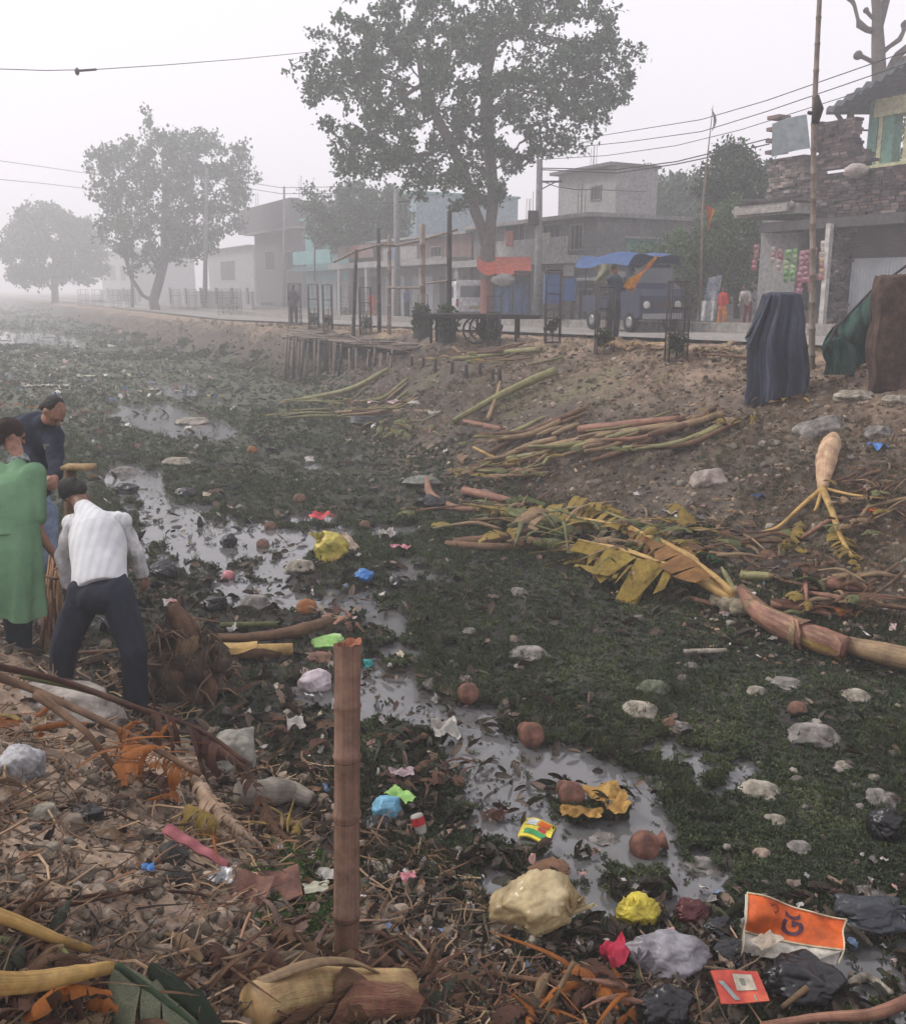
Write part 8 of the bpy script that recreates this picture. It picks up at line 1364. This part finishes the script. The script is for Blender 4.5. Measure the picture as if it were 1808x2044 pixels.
def scrapT(seed):
    r = random.Random(seed); V = []; Fc = []; n_ = 3
    for i in range(n_ + 1):
        for j in range(n_ + 1): V.append(Vector(((i / n_ - .5) * 1.6 + r.uniform(-.22, .22), (j / n_ - .5) * 1.1 + r.uniform(-.22, .22), r.uniform(0, .42))))
    for i in range(n_):
        for j in range(n_): k = i * (n_ + 1) + j; Fc.append((k, k + n_ + 1, k + n_ + 2, k + 1))
    return V, Fc
scT = [scrapT(i) for i in range(9)]
def twT(seed):
    r = random.Random(seed); mb = MB(); p = Vector((-1, 0, .1)); P = [p]
    for i in range(4): p = p + Vector((.5, r.uniform(-.18, .18), r.uniform(-.1, .14))); P.append(p)
    mb.tube(P, [.05, .045, .04, .03, .015], 4); return mb.v, mb.f
twTs = [twT(i) for i in range(6)]
litm = M('litter_leaf_mix', (.1, .1, .1), isl=2, ramp=[(.18, .105, .062), (.10, .062, .042), (.055, .04, .03), (.26, .17, .105), (.14, .10, .07), (.34, .24, .15), (.08, .06, .045), (.21, .12, .07)], sc=14, bump=.3, rough=.8)
darkm = M('litter_dark_mix', (.1, .1, .1), isl=2, ramp=[(.045, .035, .026), (.07, .05, .035), (.028, .025, .02), (.10, .07, .05), (.05, .055, .03), (.15, .11, .08)], sc=14, bump=.3, rough=.7)
plm = M('litter_plastic_mix', (.5, .5, .5), isl=2, ramp=[(.42, .40, .38), (.34, .31, .29), (.48, .47, .45), (.26, .15, .13), (.24, .22, .21), (.40, .35, .25), (.30, .28, .26), (.20, .19, .19), (.36, .26, .24), (.10, .15, .24)], sc=14, bump=.2, rough=.5)
pebm = M('pebble_mix', (.3, .3, .3), isl=2, ramp=[(.17, .15, .13), (.25, .22, .18), (.11, .095, .08), (.20, .18, .155), (.14, .11, .085)], sc=14, bump=.3, rough=.9); clodm = M('clod_mix', (.1, .1, .1), isl=2, ramp=[(.20, .155, .115), (.12, .095, .07), (.25, .20, .155), (.15, .12, .09)], sc=14, bump=.5, rough=.95)
nb = lambda X, Y, Z, s, t, px, py: (t < toel(s) + .35 + .3 * fbm(X, Y, 2, 3, 4)) | ((py > 1900 + 60 * fbm(X, Y, 2, 2, 8)) & (px < 1500)); rgm = lambda f: f
P_, d_ = ground_pts(5200, -250, 2060, 1180, 2150, 31, lambda *a: nb(*a) & ((a[4] > toel(a[3]) - .35) | (a[6] > 1930) | (np.random.default_rng(41).random(len(a[0])) < .35)) & ((((a[5] - 260) / 300) ** 2 + ((a[6] - 1860) / 110) ** 2 > 1) | (np.random.default_rng(3).random(len(a[0])) < .15)), .012); scatter('leaf_litter', clT + scT[:4], P_, .019 * (d_ / 3) ** .5 * np.random.default_rng(2).uniform(.4, 1.7, len(d_)), litm, 'dead brown leaf litter covering the near slope', 32, tilt=.5)
P_, d_ = ground_pts(9000, -200, 2060, 700, 1330, 53, lambda X, Y, Z, s, t, px, py: (t > toer(s) - .2) & (t < 13), .0); scatter('slope_clods', rkT, P_, .02 * (d_ / 8) ** .8 * np.random.default_rng(31).uniform(.3, 1.8, len(d_)), clodm, 'clods of earth on the far slope', 54)
P_, d_ = ground_pts(8000, -250, 2060, 1180, 2150, 33, nb, .008); scatter('soil_clods', rkT, P_, .034 * (d_ / 3) ** .5 * (.12 + np.random.default_rng(3).uniform(0, 1, len(d_)) ** 6 + .22 * np.random.default_rng(13).random(len(d_))), clodm, 'small clods of earth on the near slope', 34)
P_, d_ = ground_pts(3600, -250, 1200, 1250, 2150, 55, lambda *a: nb(*a) & (fbm(a[0], a[1], 2.2, 3, 404) > -.02), .015); scatter('straw', twTs, P_, .055 * (d_ / 3) ** .5 * np.random.default_rng(44).uniform(.4, 1.6, len(d_)), M('straw_mix', (.3, .2, .1), isl=2, ramp=[(.36, .24, .13), (.26, .15, .08), (.42, .31, .19), (.22, .10, .055)], sc=9, bump=0), 'pale straw and leaf fibres on the near slope', 56, tilt=.15)
P_, d_ = ground_pts(4200, -250, 2060, 1180, 2150, 35, nb, .02); scatter('twigs', twTs, P_, .07 * (d_ / 3) ** .5 * np.random.default_rng(4).uniform(.4, 1.6, len(d_)), litm, 'thin twigs and fibres on the near slope', 36, tilt=.25)
edge = lambda X, Y, Z, s, t, px, py: (t < toel(s) + 1.3 + .8 * fbm(X, Y, 1.2, 3, 6)) & (t > toel(s) - .2) | ((py > 1770) & (px > 700) & (t < 4.2)) | ((px < 760) & (py > 1130) & (t > toel(s) - .45))
P_, d_ = ground_pts(9000, -250, 2060, 1100, 2150, 37, lambda *a: edge(*a) & (~waterness(a[0], a[1]) | (np.random.default_rng(8).random(len(a[0])) < .06)) & ((((a[5] - 260) / 300) ** 2 + ((a[6] - 1860) / 110) ** 2 > 1) | (np.random.default_rng(9).random(len(a[0])) < .15)), .01); scatter('wet_debris', clT, P_, .024 * (d_ / 3.5) ** .6 * np.random.default_rng(5).uniform(.4, 1.7, len(d_)), darkm, 'dark wet debris along the water edge', 38, tilt=.6)
P_, d_ = ground_pts(6500, -250, 2060, 760, 2000, 51, lambda X, Y, Z, s, t, px, py: (t < toer(s) + .4) & (t > toel(s)) & (fbm(X, Y, 1.0, 4, 99) > -.1), .03); scatter('weed_debris', clT + twTs[:3], P_, .022 * (d_ / 4) ** .7 * np.random.default_rng(15).uniform(.3, 1.5, len(d_)), darkm, 'brown dead bits caught in the canal weeds', 52, tilt=.5)
can_ = lambda X, Y, Z, s, t, px, py: (t < toer(s) + 1.2) & (t > toel(s) - .5)
P_, d_ = ground_pts(1500, -250, 2060, 660, 1950, 39, lambda *a: can_(*a) & (fbm(a[0], a[1], .8, 3, 66) > -.1), .025, 1.0); scatter('plastic_litter', scT, P_, .020 * (d_ / 4) ** .8 * np.random.default_rng(6).uniform(.35, 1.6, len(d_)), plm, 'small pale scraps of plastic and paper scattered over the canal', 40, tilt=.5)
P_, d_ = ground_pts(2200, -250, 1200, 618, 800, 41, lambda *a: can_(*a) & (a[4] < 4 + .1 * a[3] + 3 * fbm(a[0], a[1], .2, 2, 5)), .05); scatter('far_litter', scT, P_, .05 * (d_ / 12) ** .5 * np.random.default_rng(7).uniform(.3, 1.5, len(d_)), plm, 'pale litter strewn over the far canal bed', 42, tilt=.6)
P_, d_ = ground_pts(1100, -250, 2060, 660, 2000, 43, lambda X, Y, Z, s, t, px, py: (t < 12.7) & ~waterness(X, Y) & ((t > toer(s)) | (t < toel(s) + .6) | (np.random.default_rng(5).random(len(X)) < .3)), .005); scatter('pebbles', rkT, P_, .022 * (d_ / 4) ** .8 * np.random.default_rng(8).uniform(.3, 1.5, len(d_)), pebm, 'small pebbles scattered over the canal bed and slopes', 44)
P_, d_ = ground_pts(9000, -250, 2060, 660, 1330, 45, lambda X, Y, Z, s, t, px, py: (t > toer(s) - .6 + fbm(X, Y, 1, 3, 3) * .5) & (t < 13.2), .01); scatter('slope_litter', clT + scT, P_, .017 * (d_ / 8) ** .7 * np.random.default_rng(9).uniform(.3, 1.6, len(d_)), litm, 'dry leaf crumbs and litter on the far slope', 46, tilt=.4)
P_, d_ = ground_pts(14000, -250, 2060, 690, 1850, 47, lambda *a: can_(*a) & waterness(a[0], a[1]) & (fbm(a[0], a[1], 2.2, 3, 19) > -.05), .004); scatter('floating_scum', scT + weedT[:2], P_, .009 * (d_ / 4) ** .7 * np.random.default_rng(10).uniform(.4, 1.6, len(d_)), darkm, 'dark floating scraps on the canal water', 48, tilt=.15)
P_, d_ = ground_pts(24000, -250, 1500, 640, 1120, 57, lambda X, Y, Z, s, t, px, py: (t < toer(s) + .5) & (t > toel(s)) & (fbm(X, Y, .7, 4, 303) > -.15) & ~waterness(X, Y), 0); scatter('mid_grass', grassT + weedT[:3], P_, .045 * (d_ / 8) ** .6, M('grass_olive', (.085, .115, .05), (.055, .075, .035), sc=1.2, bump=0, isl=1, trans=.2), 'muted olive grass over the middle and far canal bed', 58, tilt=.4)
# ---------------------------------------------------------------- haze
mb = MB(); mb.bx(-450, -290, -12, 450, 640, 17.5); hzm = bpy.data.materials.new('haze_air'); hzm.use_nodes = True; n = hzm.node_tree.nodes; n.clear(); vo = n.new('ShaderNodeVolumePrincipled'); oo = n.new('ShaderNodeOutputMaterial'); vo.inputs['Density'].default_value = HAZE_DENS; vo.inputs['Color'].default_value = (.935, .945, .978, 1); vo.inputs['Anisotropy'].default_value = .25; hzm.node_tree.links.new(vo.outputs[0], oo.inputs['Volume']); hb = build(mb, 'haze', hzm, smooth=False); hb['kind'] = 'stuff'; hb['label'] = 'pale smog hanging over the canal and street'
for o in list(bpy.data.objects):
    if o.type == 'MESH' and o.users == 0: bpy.data.objects.remove(o)
